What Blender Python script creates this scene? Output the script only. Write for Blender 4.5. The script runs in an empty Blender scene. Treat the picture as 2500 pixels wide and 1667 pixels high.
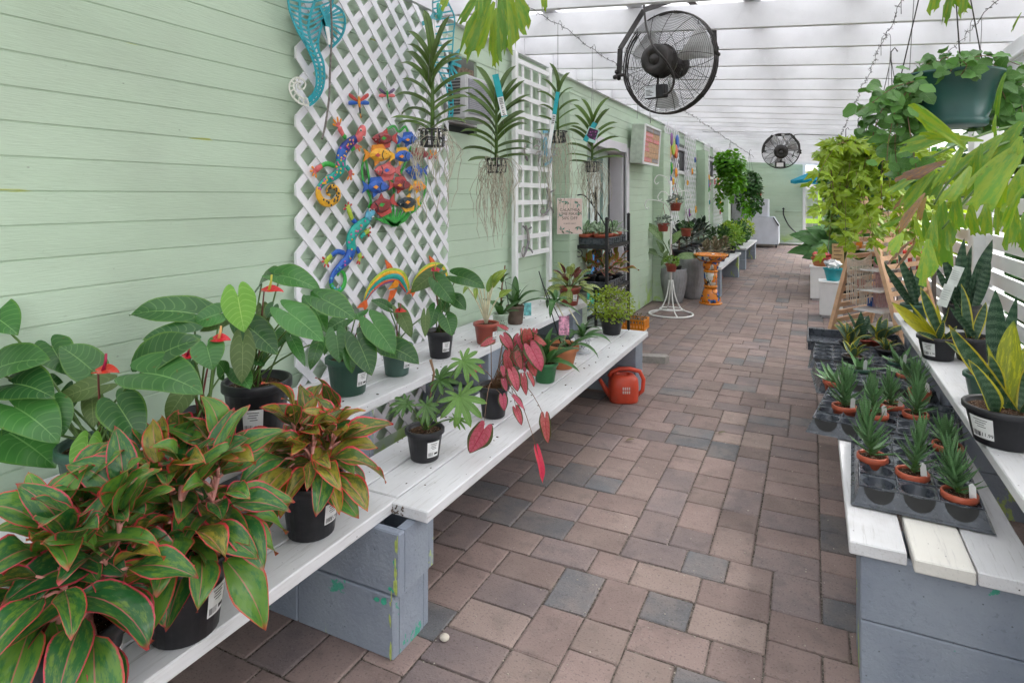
import bpy, bmesh, math, random
from mathutils import Vector, Matrix
random.seed(7)
R = math.radians
SC = bpy.context.scene
COL = SC.collection
# ---------------------------------------------------------------- camera, sky, sun, exposure
F, CX, HY, CH = 1498.7, 1250.0, 480.4, 1.43          # focal length and horizon in photograph pixels, eye height
TH = math.atan(0.49); SN, CS = math.sin(TH), math.cos(TH)
cam = bpy.data.cameras.new('camera'); camo = bpy.data.objects.new('camera', cam); COL.objects.link(camo)
cam.sensor_width = 36; cam.lens = 36 * F / 2500; cam.shift_y = -(833.5 - HY) / 2500
cam.clip_start = 0.02; cam.clip_end = 500
camo.location = (0, 0, CH); camo.rotation_euler = (R(90), 0, TH)
SC.camera = camo
W = bpy.data.worlds.new('World'); SC.world = W; W.use_nodes = True
wn = W.node_tree; bg = wn.nodes['Background']
sky = wn.nodes.new('ShaderNodeTexSky'); sky.sky_type = 'NISHITA'; sky.sun_disc = False
SUN_EL, SUN_AZ = 52, 62                                 # azimuth clockwise from +Y
sky.sun_elevation = R(SUN_EL); sky.sun_rotation = R(SUN_AZ); sky.dust_density = 4; sky.air_density = 1.0; sky.ozone_density = 1
hs = wn.nodes.new('ShaderNodeHueSaturation'); hs.inputs['Saturation'].default_value = 0.22
wn.links.new(sky.outputs[0], hs.inputs['Color']); wn.links.new(hs.outputs[0], bg.inputs['Color'])
bg.inputs['Strength'].default_value = 0.15
sl = bpy.data.lights.new('sun', 'SUN'); sl.energy = 1.2; sl.angle = R(35); sl.color = (1, 0.965, 0.91)
so = bpy.data.objects.new('sun', sl); COL.objects.link(so)
sd = Vector((math.sin(R(SUN_AZ)) * math.cos(R(SUN_EL)), math.cos(R(SUN_AZ)) * math.cos(R(SUN_EL)), math.sin(R(SUN_EL))))
so.rotation_euler = sd.to_track_quat('Z', 'Y').to_euler()
so.location = (8, 6, 12)
SC.view_settings.view_transform = 'Standard'; SC.view_settings.look = 'None'
SC.view_settings.exposure = 2.25; SC.view_settings.gamma = 1
SC.cycles.use_denoising = True
SC.cycles.max_bounces = 10; SC.cycles.diffuse_bounces = 6; SC.cycles.transmission_bounces = 6; SC.cycles.transparent_max_bounces = 12
SC.cycles.sample_clamp_indirect = 6
# ---------------------------------------------------------------- photograph pixel -> point in the place
def ray(px, py):
    u = (px - CX) / F; v = (HY - py) / F
    return Vector((-SN + u * CS, CS + u * SN, v))
def PT(px, py, t): return Vector((0, 0, CH)) + ray(px, py) * t
def GZ(px, py, z=0.0):
    d = ray(px, py); return Vector((0, 0, CH)) + d * ((z - CH) / d.z)
def WX(px, py, X):
    d = ray(px, py); return Vector((0, 0, CH)) + d * (X / d.x)
def DY(px, py, Y):
    d = ray(px, py); return Vector((0, 0, CH)) + d * (Y / d.y)
def depth(p): return -p.x * SN + p.y * CS
REG = dict(a=(0, 600, .3507), b=(0, 1050, .39348), c=(650, 0, .2551), d=(650, 280, .29976), e=(550, 650, .28694), f=(900, 650, .3507),
           g=(1000, 0, .2551), h=(1100, 350, .28703), i=(1450, 0, .26786), j=(1550, 280, .31892), k=(1900, 330, .36342), l=(2050, 0, .2551),
           m=(1950, 700, .38274), n=(1900, 1100, .36166), o=(600, 1150, .31884), p=(1500, 600, .31881), q=(1600, 300, .19139),
           r=(1780, 370, .22321), s=(2300, 300, .31898), t=(2080, 150, .22317), u=(2150, 380, .20408), v=(1380, 420, .22959), w=(1540, 300, .07651), x=(1950, 760, .19136))
def Z(r, x, y):
    a = REG[r]; return a[0] + x * a[2], a[1] + y * a[2]
# ---------------------------------------------------------------- mesh building
class MB:
    def __init__(s): s.v = []; s.f = []; s.m = []; s.uv = []; s.sm = []
    def add(s, vs, fs, mi=0, uvs=None, smooth=False):
        o = len(s.v); s.v += [tuple(v) for v in vs]
        for i, f in enumerate(fs):
            s.f.append([o + k for k in f]); s.m.append(mi); s.sm.append(smooth)
            s.uv.append([uvs[k] for k in f] if uvs else None)
        return s
    def box(s, x0, x1, y0, y1, z0, z1, mi=0, M=None):
        vs = [Vector((x, y, z)) for x in (x0, x1) for y in (y0, y1) for z in (z0, z1)]
        if M: vs = [M @ v for v in vs]
        return s.add(vs, [(0, 1, 3, 2), (4, 6, 7, 5), (0, 4, 5, 1), (2, 3, 7, 6), (0, 2, 6, 4), (1, 5, 7, 3)], mi)
    def bevbox(s, x0, x1, y0, y1, z0, z1, b=.003, mi=0, M=None):
        bm = bmesh.new(); bmesh.ops.create_cube(bm, size=1)
        for v in bm.verts:
            v.co = Vector((x0 + (v.co.x + .5) * (x1 - x0), y0 + (v.co.y + .5) * (y1 - y0), z0 + (v.co.z + .5) * (z1 - z0)))
        bmesh.ops.bevel(bm, geom=list(bm.edges), offset=b, segments=1, affect='EDGES', profile=.5)
        bm.verts.index_update()
        s.add([M @ v.co if M else v.co.copy() for v in bm.verts], [[v.index for v in f.verts] for f in bm.faces], mi); bm.free()
        return s
    def beam(s, a, b, w, h, mi=0, up=Vector((0, 0, 1))):
        a = Vector(a); b = Vector(b); d = (b - a); L = d.length; d.normalize()
        x = d.cross(up)
        if x.length < 1e-4: x = d.cross(Vector((1, 0, 0)))
        x.normalize(); z = x.cross(d)
        M = Matrix(((x.x, d.x, z.x, a.x), (x.y, d.y, z.y, a.y), (x.z, d.z, z.z, a.z), (0, 0, 0, 1)))
        return s.box(-w / 2, w / 2, 0, L, -h / 2, h / 2, mi, M)
    def tube(s, pts, r, n=6, mi=0, cap=True, smooth=True):
        pts = [Vector(p) for p in pts]; m = len(pts)
        rs = r if isinstance(r, (list, tuple)) else [r] * m
        t0 = (pts[1] - pts[0]).normalized()
        nrm = t0.orthogonal().normalized(); vs = []; prev = t0
        for i, p in enumerate(pts):
            t = (pts[min(i + 1, m - 1)] - pts[max(i - 1, 0)])
            t = t.normalized() if t.length > 1e-9 else prev
            nrm = (nrm - t * nrm.dot(t))
            nrm = nrm.normalized() if nrm.length > 1e-6 else t.orthogonal().normalized()
            bn = t.cross(nrm); prev = t
            for k in range(n):
                a = 2 * math.pi * k / n
                vs.append(p + (nrm * math.cos(a) + bn * math.sin(a)) * rs[i])
        fs = [(i * n + k, i * n + (k + 1) % n, (i + 1) * n + (k + 1) % n, (i + 1) * n + k) for i in range(m - 1) for k in range(n)]
        if cap: fs += [list(range(n))[::-1], [(m - 1) * n + k for k in range(n)]]
        return s.add(vs, fs, mi, smooth=smooth)
    def lathe(s, prof, c=(0, 0, 0), n=20, mi=0, smooth=True, squash=None, M=None):
        vs = []; c = Vector(c)
        for j, (r, z) in enumerate(prof):
            for k in range(n):
                a = 2 * math.pi * k / n; q = squash(a, z) if squash else 1
                v = c + Vector((r * q * math.cos(a), r * q * math.sin(a), z)); vs.append(M @ v if M else v)
        m = len(prof)
        fs = [(i * n + k, i * n + (k + 1) % n, (i + 1) * n + (k + 1) % n, (i + 1) * n + k) for i in range(m - 1) for k in range(n)]
        if prof[0][0] > 1e-5: fs.append(list(range(n))[::-1])
        if prof[-1][0] > 1e-5: fs.append([(m - 1) * n + k for k in range(n)])
        return s.add(vs, fs, mi, smooth=smooth)
    def prism(s, poly, d, M, mi=0, bulge=0.0):
        """polygon (x,y list, anticlockwise) extruded from 0 to d along local z, placed by M"""
        n = len(poly); cx = sum(p[0] for p in poly) / n; cy = sum(p[1] for p in poly) / n
        vs = [M @ Vector((p[0], p[1], 0)) for p in poly] + [M @ Vector((p[0], p[1], d)) for p in poly]
        fs = [list(range(n))[::-1]] + [(k, (k + 1) % n, n + (k + 1) % n, n + k) for k in range(n)]
        if bulge:
            sc = .62
            vs += [M @ Vector((cx + (p[0] - cx) * sc, cy + (p[1] - cy) * sc, d + bulge)) for p in poly]
            fs += [(n + k, n + (k + 1) % n, 2 * n + (k + 1) % n, 2 * n + k) for k in range(n)] + [[2 * n + k for k in range(n)]]
        else: fs.append([n + k for k in range(n)])
        return s.add(vs, fs, mi)
    def ball(s, c, r, n=8, mi=0, sc=(1, 1, 1)):
        c = Vector(c); vs = []; m = n // 2 + 1
        for j in range(m):
            ph = math.pi * j / (m - 1)
            for k in range(n):
                a = 2 * math.pi * k / n
                vs.append(c + Vector((r * sc[0] * math.sin(ph) * math.cos(a), r * sc[1] * math.sin(ph) * math.sin(a), r * sc[2] * math.cos(ph))))
        fs = [(i * n + k, (i + 1) * n + k, (i + 1) * n + (k + 1) % n, i * n + (k + 1) % n) for i in range(m - 1) for k in range(n)]
        return s.add(vs, fs, mi, smooth=True)
    def mesh(s, name, mats):
        me = bpy.data.meshes.new(name); me.from_pydata(s.v, [], s.f)
        for m in mats: me.materials.append(m)
        me.polygons.foreach_set('material_index', s.m); me.polygons.foreach_set('use_smooth', s.sm)
        if any(u is not None for u in s.uv):
            L = me.uv_layers.new(name='UVMap'); i = 0
            for u, f in zip(s.uv, s.f):
                for k in range(len(f)):
                    L.data[i].uv = u[k] if u else (0, 0); i += 1
        me.update(); return me
    def build(s, name, mats, parent=None, origin=None):
        if not isinstance(mats, (list, tuple)): mats = [mats]
        if origin is not None: s.v = [tuple(Vector(v) - Vector(origin)) for v in s.v]
        o = bpy.data.objects.new(name, s.mesh(name, mats)); COL.objects.link(o)
        if origin is not None: o.location = origin
        if parent: attach(o, parent)
        return o
def wmat(o):
    m = o.matrix_basis.copy(); p = o.parent
    while p: m = p.matrix_basis @ m; p = p.parent
    return m
def attach(o, parent):
    """o was made in world coordinates"""
    mw = o.matrix_basis.copy(); o.parent = parent; o.matrix_basis = wmat(parent).inverted() @ mw
def tag(o, label, cat, group=None, kind=None):
    if label: o['label'] = label
    if cat: o['category'] = cat
    if group: o['group'] = group
    if kind: o['kind'] = kind
    return o
def thing(name, loc, label, cat, group=None):
    o = bpy.data.objects.new(name, None); COL.objects.link(o); o.location = loc; o.empty_display_size = .05
    return tag(o, label, cat, group)
def inst(name, me, M, parent=None):
    o = bpy.data.objects.new(name, me); COL.objects.link(o); o.matrix_basis = M
    if parent: attach(o, parent)
    return o
def frame(y, z, loc):
    """matrix with local y along y, local z near z"""
    y = Vector(y).normalized(); z = Vector(z); x = y.cross(z)
    if x.length < 1e-5: x = y.orthogonal()
    x.normalize(); z = x.cross(y)
    return Matrix(((x.x, y.x, z.x, loc[0]), (x.y, y.y, z.y, loc[1]), (x.z, y.z, z.z, loc[2]), (0, 0, 0, 1)))
def bez(a, b, c, n=8):
    a, b, c = Vector(a), Vector(b), Vector(c)
    return [a * (1 - t) ** 2 + b * 2 * t * (1 - t) + c * t * t for t in [i / n for i in range(n + 1)]]
def crom(pts, k=6):
    """smooth curve through 2-D or 3-D points"""
    P = [Vector(p) for p in pts]; out = []
    for i in range(len(P) - 1):
        p0, p1, p2, p3 = P[max(i - 1, 0)], P[i], P[i + 1], P[min(i + 2, len(P) - 1)]
        for j in range(k):
            t = j / k
            out.append(.5 * ((2 * p1) + (p2 - p0) * t + (2 * p0 - 5 * p1 + 4 * p2 - p3) * t * t + (3 * p1 - p0 - 3 * p2 + p3) * t ** 3))
    out.append(P[-1]); return out
rnd = random.uniform
# ---------------------------------------------------------------- materials
class NT:
    def __init__(s, name):
        s.mat = bpy.data.materials.new(name); s.mat.use_nodes = True; s.t = s.mat.node_tree
        s.b = s.t.nodes['Principled BSDF']; s.out = s.t.nodes['Material Output']
    def put(s, sock, val):
        if isinstance(val, bpy.types.NodeSocket): s.t.links.new(val, sock)
        elif isinstance(val, (tuple, list)) and len(val) == 3 and sock.type == 'RGBA': sock.default_value = (*val, 1)
        else: sock.default_value = val
    def m(s, op, a, b=0.0, c=0.0):
        n = s.t.nodes.new('ShaderNodeMath'); n.operation = op
        s.put(n.inputs[0], a); s.put(n.inputs[1], b)
        if op in ('MULTIPLY_ADD', 'SMOOTH_MIN', 'COMPARE'): s.put(n.inputs[2], c)
        return n.outputs[0]
    def mr(s, v, a, b, c=0.0, d=1.0):
        n = s.t.nodes.new('ShaderNodeMapRange'); n.interpolation_type = 'SMOOTHSTEP'
        for i, q in enumerate((v, a, b, c, d)): s.put(n.inputs[i], q)
        return n.outputs[0]
    def mix(s, f, a, b):
        n = s.t.nodes.new('ShaderNodeMix'); n.data_type = 'RGBA'
        s.put(n.inputs[0], f); s.put(n.inputs[6], a); s.put(n.inputs[7], b); return n.outputs[2]
    def noise(s, scale, detail=3, co=None, rough=.55):
        n = s.t.nodes.new('ShaderNodeTexNoise'); n.inputs['Scale'].default_value = scale; n.inputs['Detail'].default_value = detail
        n.inputs['Roughness'].default_value = rough
        if co is not None: s.t.links.new(co, n.inputs['Vector'])
        return n.outputs[0]
    def vor(s, scale, co=None):
        n = s.t.nodes.new('ShaderNodeTexVoronoi'); n.inputs['Scale'].default_value = scale
        if co is not None: s.t.links.new(co, n.inputs['Vector'])
        return n.outputs['Distance']
    def co(s, kind='Object', scale=None):
        n = s.t.nodes.new('ShaderNodeTexCoord'); o = n.outputs[kind]
        if scale:
            mp = s.t.nodes.new('ShaderNodeMapping'); mp.inputs['Scale'].default_value = scale
            s.t.links.new(o, mp.inputs['Vector']); o = mp.outputs[0]
        return o
    def geo(s, scale=None):
        n = s.t.nodes.new('ShaderNodeNewGeometry'); o = n.outputs['Position']
        if scale:
            mp = s.t.nodes.new('ShaderNodeMapping'); mp.inputs['Scale'].default_value = scale
            s.t.links.new(o, mp.inputs['Vector']); o = mp.outputs[0]
        return o
    def sep(s, o):
        n = s.t.nodes.new('ShaderNodeSeparateXYZ'); s.t.links.new(o, n.inputs[0]); return n.outputs
    def rand(s): return s.t.nodes.new('ShaderNodeObjectInfo').outputs['Random']
    def hsv(s, col, h=.5, sa=1.0, v=1.0):
        n = s.t.nodes.new('ShaderNodeHueSaturation'); s.put(n.inputs['Color'], col)
        s.put(n.inputs['Hue'], h); s.put(n.inputs['Saturation'], sa); s.put(n.inputs['Value'], v); return n.outputs[0]
    def bump(s, h, strength=.2, dist=.01):
        n = s.t.nodes.new('ShaderNodeBump'); n.inputs['Strength'].default_value = strength; n.inputs['Distance'].default_value = dist
        s.t.links.new(h, n.inputs['Height']); s.t.links.new(n.outputs[0], s.b.inputs['Normal'])
    def fin(s, col, rough=.5, spec=.4, metal=0.0, transl=0.0, tcol=None):
        s.put(s.b.inputs['Base Color'], col); s.put(s.b.inputs['Roughness'], rough)
        s.b.inputs['Specular IOR Level'].default_value = spec; s.b.inputs['Metallic'].default_value = metal
        if transl:
            t = s.t.nodes.new('ShaderNodeBsdfTranslucent'); s.put(t.inputs['Color'], tcol if tcol is not None else col)
            x = s.t.nodes.new('ShaderNodeMixShader'); x.inputs[0].default_value = transl
            s.t.links.new(s.b.outputs[0], x.inputs[1]); s.t.links.new(t.outputs[0], x.inputs[2]); s.t.links.new(x.outputs[0], s.out.inputs['Surface'])
        return s.mat
def plain(name, col, rough=.5, spec=.4, metal=0.0, var=.12, nscale=18, bump=0.0, bscale=60, world=True, dirt=None):
    """paint, plastic or metal with mottling, a little relief and optional dirt"""
    n = NT(name); co = n.geo() if world else n.co('Object')
    c = n.mix(n.mr(n.noise(nscale, 4, co), .3, .7), tuple(x * (1 - var) for x in col), tuple(min(1, x * (1 + var)) for x in col))
    if dirt: c = n.mix(n.m('MULTIPLY', n.mr(n.noise(nscale * .6, 6, co, .7), .55, .75), dirt[1]), c, dirt[0])
    if bump: n.bump(n.noise(bscale, 4, co), bump, .004)
    r = n.mr(n.noise(nscale * 2, 3, co), .3, .7, max(.05, rough - .08), min(1, rough + .1))
    return n.fin(c, r, spec, metal)
MT = {}
def siding():
    n = NT('green_siding_paint'); g = n.geo((1.2, 1.2, 14)); p = n.geo()
    base = n.mix(n.rand(), (.445, .560, .428), (.475, .590, .458))
    base = n.mix(n.m('MULTIPLY', n.mr(n.noise(3.2, 5, p), .4, .72), .5), base, (.42, .50, .40))
    base = n.mix(n.m('MULTIPLY', n.mr(n.noise(34, 3, p), .69, .78), .35), base, (.30, .37, .27))
    z = n.sep(p)[2]
    low = n.m('MULTIPLY', n.mr(z, .42, .05), n.mr(n.noise(5, 5, p), .5, .6))
    base = n.mix(n.m('MULTIPLY', low, .85), base, (.36, .56, .09))
    fr = n.m('FRACT', n.m('DIVIDE', n.m('SUBTRACT', z, .0075), .0957))
    chip = n.m('MULTIPLY', n.mr(fr, .10, .07), n.mr(n.noise(3.1, 3, n.geo((1, 1, 9))), .67, .70))
    base = n.mix(n.m('MULTIPLY', chip, .8), base, (.42, .46, .07))
    base = n.mix(n.m('MULTIPLY', n.mr(n.noise(1.1, 4, n.geo((1, 1, 3)), .6), .5, .72), .35), base, (.355, .44, .33))
    base = n.mix(n.m('MULTIPLY', n.mr(n.vor(7, n.geo((1, 1, 2.2))), .035, .018), .7), base, (.16, .18, .14))
    n.bump(n.m('ADD', n.noise(16, 5, g), n.m('MULTIPLY', n.noise(3, 2, p), 1.2)), .3, .005)
    return n.fin(base, .52, .35)
MT['siding'] = siding()
def whitewood(name, dirt=.5, col=(.74, .74, .75)):
    n = NT(name); p = n.geo(); g = n.geo((22, 1.3, 22))
    c = n.mix(n.mr(n.noise(3, 4, p), .35, .7), col, tuple(x * .87 for x in col))
    c = n.mix(n.m('MULTIPLY', n.mr(n.noise(5, 6, g, .7), .52, .75), dirt * .75), c, (.42, .41, .40))
    c = n.mix(n.m('MULTIPLY', n.mr(n.noise(2.2, 6, p, .7), .55, .75), min(.8, dirt * .6)), c, (.47, .455, .44))
    c = n.mix(n.m('MULTIPLY', n.mr(n.vor(26, p), .07, .03), min(1, dirt)), c, (.05, .045, .04))
    n.bump(n.noise(6, 5, g), .3, .003)
    return n.fin(c, .55, .35)
MT['plank'] = whitewood('white_plank_paint', 1.2, (.68, .68, .695))
MT['plank2'] = whitewood('cream_plank_paint', .75, (.73, .71, .66))
MT['rafter'] = whitewood('white_rafter_paint', .16, (.755, .755, .785))
MT['white'] = plain('white_paint', (.78, .78, .79), .42, .4, var=.04, nscale=6, dirt=((.5, .49, .47), .3))
MT['vinyl'] = plain('white_vinyl', (.76, .75, .79), .38, .4, var=.03, nscale=9, dirt=((.55, .55, .54), .35))
def blockmat():
    n = NT('grey_block_paint'); p = n.geo()
    c = n.mix(n.mr(n.noise(4, 5, p), .3, .7), (.225, .255, .31), (.29, .325, .375))
    c = n.mix(n.m('MULTIPLY', n.mr(n.noise(60, 3, p), .62, .72), .4), c, (.15, .17, .2))
    c = n.mix(n.m('MULTIPLY', n.mr(n.vor(20, p), .06, .03), .7), c, (.07, .08, .09))
    c = n.mix(n.m('MULTIPLY', n.mr(n.noise(2.3, 6, n.geo((1.6, 1.6, .7)), .65), .612, .632), .9), c, (.42, .52, .16))
    c = n.mix(n.m('MULTIPLY', n.mr(n.noise(3.7, 6, n.geo((1, 1.4, 1)), .7), .655, .67), .9), c, (.06, .36, .24))
    n.bump(n.m('ADD', n.noise(75, 5, p), n.m('MULTIPLY', n.mr(n.vor(120, p), .2, .06), -.5)), .7, .005)
    return n.fin(c, .8, .2)
MT['block'] = blockmat()
def paver(name, a, b):
    n = NT(name); p = n.geo()
    c = n.mix(n.mr(n.noise(5, 4, p), .32, .68), a, b); c = n.mix(n.m('MULTIPLY', n.mr(n.noise(11, 4, p), .52, .66), .55), c, tuple(x * .74 + .012 for x in a))
    c = n.mix(n.m('MULTIPLY', n.mr(n.noise(150, 2, p), .62, .7), .35), c, (.34, .31, .29))
    c = n.mix(n.m('MULTIPLY', n.mr(n.noise(120, 2, p), .42, .34), .4), c, (.06, .052, .05))
    c = n.mix(n.m('MULTIPLY', n.mr(n.noise(1.3, 5, p), .52, .7), .22), c, (.10, .088, .085))
    c = n.hsv(c, .5, 1, n.mr(n.rand(), 0, 1, .88, 1.12))
    n.bump(n.m('ADD', n.noise(190, 3, p), n.m('MULTIPLY', n.noise(22, 3, p), 1.3)), .5, .004)
    return n.fin(c, .72, .28)
MT['pav'] = [paver('rose_paver', (.225, .165, .150), (.272, .203, .184)), paver('brown_paver', (.208, .155, .140), (.252, .192, .172)),
             paver('mauve_paver', (.188, .152, .150), (.240, .186, .174)), paver('charcoal_paver', (.122, .124, .132), (.190, .165, .158)), paver('buff_paver', (.250, .192, .170), (.288, .220, .195))]
def joints():
    n = NT('joint_sand'); p = n.geo()
    c = n.mix(n.mr(n.noise(90, 4, p), .35, .7), (.06, .05, .042), (.20, .172, .15))
    c = n.mix(n.mr(n.noise(260, 2, p), .64, .7), c, (.42, .39, .35))
    n.bump(n.noise(160, 4, p), .8, .006); return n.fin(c, .95, .1)
MT['joint'] = joints()
def soilmat():
    n = NT('potting_soil'); p = n.geo()
    c = n.mix(n.mr(n.noise(110, 4, p), .35, .65), (.028, .017, .011), (.115, .065, .040))
    c = n.mix(n.mr(n.vor(170, p), .22, .14), c, (.50, .45, .38))
    n.bump(n.noise(140, 4, p), 1, .012); return n.fin(c, .95, .1)
MT['soil'] = soilmat()
MT['blackpot'] = plain('black_plastic', (.022, .022, .026), .42, .45, var=.25, nscale=12, dirt=((.10, .09, .085), .45))
MT['greenpot'] = plain('green_plastic', (.035, .095, .065), .42, .45, var=.15, nscale=12, dirt=((.12, .14, .11), .35))
MT['fadedgreen'] = plain('faded_green_plastic', (.085, .15, .125), .5, .4, var=.15, nscale=10, dirt=((.16, .2, .14), .5))
MT['tealgreen'] = plain('teal_green_plastic', (.018, .085, .075), .38, .5, var=.1, nscale=9)
MT['terra'] = plain('terracotta_plastic', (.42, .095, .050), .4, .45, var=.1, nscale=14)
MT['terraclay'] = plain('terracotta_clay', (.50, .19, .085), .75, .25, var=.14, nscale=10, bump=.2)
MT['redpot'] = plain('brick_red_plastic', (.30, .062, .040), .42, .45, var=.1, nscale=14)
MT['tray'] = plain('dark_tray_plastic', (.050, .058, .072), .30, .55, var=.25, nscale=22, dirt=((.24, .25, .27), .45))
MT['label'] = plain('paper_label', (.78, .78, .78), .5, .3, var=.03, nscale=30)
MT['ink'] = plain('black_ink', (.03, .03, .03), .6, .2)
MT['iron'] = plain('black_iron', (.018, .018, .02), .45, .4, var=.3, nscale=40)
MT['rust'] = plain('dark_wire', (.05, .045, .04), .6, .4, var=.4, nscale=60)
MT['wire'] = plain('grey_wire', (.22, .22, .22), .45, .5, var=.2, nscale=40)
# ================================================================ THE SETTING
XW = -1.97; PIT = .0957; ZG = 1.443
gm = plain('garden_earth', (.13, .115, .085), .95, .1, var=.35, nscale=6, bump=.5, bscale=30, dirt=((.07, .10, .03), .8))
tag(MB().add([(-80, -60, -.03), (90, -60, -.03), (90, 120, -.03), (-80, 120, -.03)], [(0, 1, 2, 3)]).build('ground', gm), None, None, kind='structure')
pave = tag(MB().add([(-1.99, -1.5, -.006), (1.32, -1.5, -.006), (1.32, 21.5, -.006), (-1.99, 21.5, -.006)], [(0, 1, 2, 3)]).build('pavement', MT['joint']), None, None, kind='structure')
# pavers: 0.16 m squares, 0.24 x 0.16 in both directions, packed at random
U = .0805; NX, NY = 40, 258; PX0, PY0 = -1.985, .62
def tile(nx, ny):
    g = [[0] * (nx + 3) for _ in range(ny + 6)]; out = []
    def fill(y):
        runs = 0
        for tries in range(400):
            sv = [r[:] for r in g[y:y + 4]]; n0 = len(out); ok = True; x = 0
            while x < nx:
                if g[y][x]: x += 1; continue
                w = 0
                while x + w < nx + 1 and not g[y][x + w]: w += 1
                ch = [(3, 2), (3, 2), (3, 2), (2, 2), (2, 2), (2, 3), (2, 3)]
                ch = [c for c in ch if c[0] == w or c[0] <= w - 2 or x + c[0] >= nx]
                if not ch: ok = False; break
                c = random.choice(ch)
                for j in range(c[1]):
                    for i in range(c[0]):
                        if x + i < nx + 3: g[y + j][x + i] = 1
                out.append((x, y, c[0], c[1])); x += c[0]
            # reject rows that leave 1-wide holes on the next row
            if ok:
                row = g[y + 1]; x = 0
                while x < nx and ok:
                    if row[x]: x += 1; continue
                    w = 0
                    while x + w < nx and not row[x + w]: w += 1
                    if w == 1 and x + w < nx: ok = False
                    x += w
                row = g[y + 2]; x = 0; 
                while x < nx and ok:
                    if row[x]: x += 1; continue
                    w = 0
                    while x + w < nx and not row[x + w]: w += 1
                    if w == 1 and x + w < nx: ok = False
                    x += w
            if ok: return True
            for k in range(4): g[y + k] = sv[k]
            del out[n0:]
        return False
    y = 0
    while y < ny:
        if not fill(y):
            return out, y
        y += 1
    return out, y
best = None
for s_ in range(60):
    random.seed(100 + s_); t_ = tile(NX, NY)
    if best is None or t_[1] > best[1]: best = t_
    if t_[1] >= NY: break
tiles = best[0]
random.seed(11)
def paver_mesh(w, h, k):
    b = MB(); g = .0024; bm = bmesh.new(); bmesh.ops.create_cube(bm, size=1)
    for v in bm.verts: v.co = Vector((v.co.x * (w - 2 * g), v.co.y * (h - 2 * g), v.co.z * .05 - .025))
    bmesh.ops.bevel(bm, geom=[e for e in bm.edges if all(v.co.z > -.01 for v in e.verts) or abs(e.verts[0].co.z - e.verts[1].co.z) > .01], offset=.009, segments=3, affect='EDGES', profile=.6)
    rr = random.Random(k)
    for v in bm.verts: v.co += Vector((rr.uniform(-.0018, .0018), rr.uniform(-.0018, .0018), rr.uniform(-.0006, .0006)))
    for f in list(bm.faces):
        if f.normal.z < -.9: bm.faces.remove(f)
    bm.verts.index_update()
    b.add([v.co.copy() for v in bm.verts], [[v.index for v in f.verts] for f in bm.faces], 0, smooth=False); bm.free(); return b
PM = {}
for (w_, h_) in ((2, 2), (3, 2), (2, 3)):
    for ci in range(5):
        for k in range(2): PM[(w_, h_, ci, k)] = paver_mesh(w_ * U, h_ * U, w_ * 10 + h_ + k).mesh('paver', [MT['pav'][ci]])
rest = MB(); near = []
for (x, y, w_, h_) in tiles:
    cx, cy = PX0 + (x + w_ / 2) * U, PY0 + (y + h_ / 2) * U
    ci = random.choices(range(5), (32, 26, 26, 8, 8))[0]
    sx = CX + F * ((cx * CS + cy * SN) / max(.1, depth(Vector((cx, cy, 0)))))
    sy = HY + F * CH / max(.1, depth(Vector((cx, cy, 0))))
    vis = (-60 < sx < 2560 and sy < 1760) and not (cx < -1.22 and cy < 4.6) and cx < .62
    near.append((0 if vis else 1, depth(Vector((cx, cy, 0))), cx, cy, w_, h_, ci))
near.sort()
for q, (vz, dd, cx, cy, w_, h_, ci) in enumerate(near):
    z = rnd(-.0015, .0015); rx, ry = rnd(-.006, .006), rnd(-.006, .006)
    M = Matrix.Translation((cx, cy, z)) @ Matrix.Rotation(rx, 4, 'X') @ Matrix.Rotation(ry, 4, 'Y') @ Matrix.Rotation(rnd(-.008, .008), 4, 'Z')
    me = PM[(w_, h_, ci, random.randint(0, 1))]
    if q < 300: inst('paver', me, M, pave)
    else: rest.add([M @ v.co for v in me.vertices], [list(p.vertices) for p in me.polygons], ci)
tag(rest.build('paver_field', MT['pav'], pave), None, None, kind='stuff')
# small grit and dead leaves on the paving
b = MB()
for _ in range(420):
    x, y = rnd(-1.1, .3), 1.2 + 6 * random.random() ** 1.6; r = rnd(.0015, .0035)
    b.ball((x, y, .001 + r * .4), r, 5, 0, (1, 1, .7))
tag(b.build('paving_grit', plain('pale_grit', (.55, .50, .42), .9, .2)), 'pale grit scattered over the paver joints', 'grit', kind='stuff')
p_ = GZ(*Z('o', 1522, 1296)); tag(MB().ball((0, 0, .011), .017, 10, 0, (1, .9, .62)).build('pebble', plain('cream_stone', (.55, .50, .42), .6), origin=(0, 0, 0)), 'small round cream pebble on the pavers beside the near bench', 'pebble').location = p_

# ---------------------------------------------------------------- house wall of horizontal boards
wall = thing('house_wall', (XW, 3, 0), 'long pale green house wall of horizontal wooden boards with square pilasters', 'wall')
OPEN = [(3.10, 3.50, 1.88, 2.265), (5.30, 7.09, 0, 1.985), (9.25, 11.1, 1.85, 2.26), (12.85, 14.6, 1.85, 2.26), (16.4, 18.0, 1.85, 2.26)]
def board(y0, y1, z0, z1, x=XW, d=.022, parent=wall, name='siding_board'):
    b = MB(); j = rnd(-.0008, .0008)
    # tongue-and-groove profile: flat face with rounded groove at the lower edge
    pr = [(x - d, z0), (x - .003 + j, z0), (x - .003 + j, z0 + .0026), (x + j, z0 + .0056), (x + j, z1 - .0022), (x - .003 + j, z1 - .0004), (x - d, z1 - .0004)]
    vs = [(px, y0, pz) for px, pz in pr] + [(px, y1, pz) for px, pz in pr]; n = len(pr)
    b.add(vs, [(k, (k + 1) % n, n + (k + 1) % n, n + k) for k in range(n)] + [list(range(n))[::-1], [n + k for k in range(n)]])
    return b.build(name, MT['siding'], parent)
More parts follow.
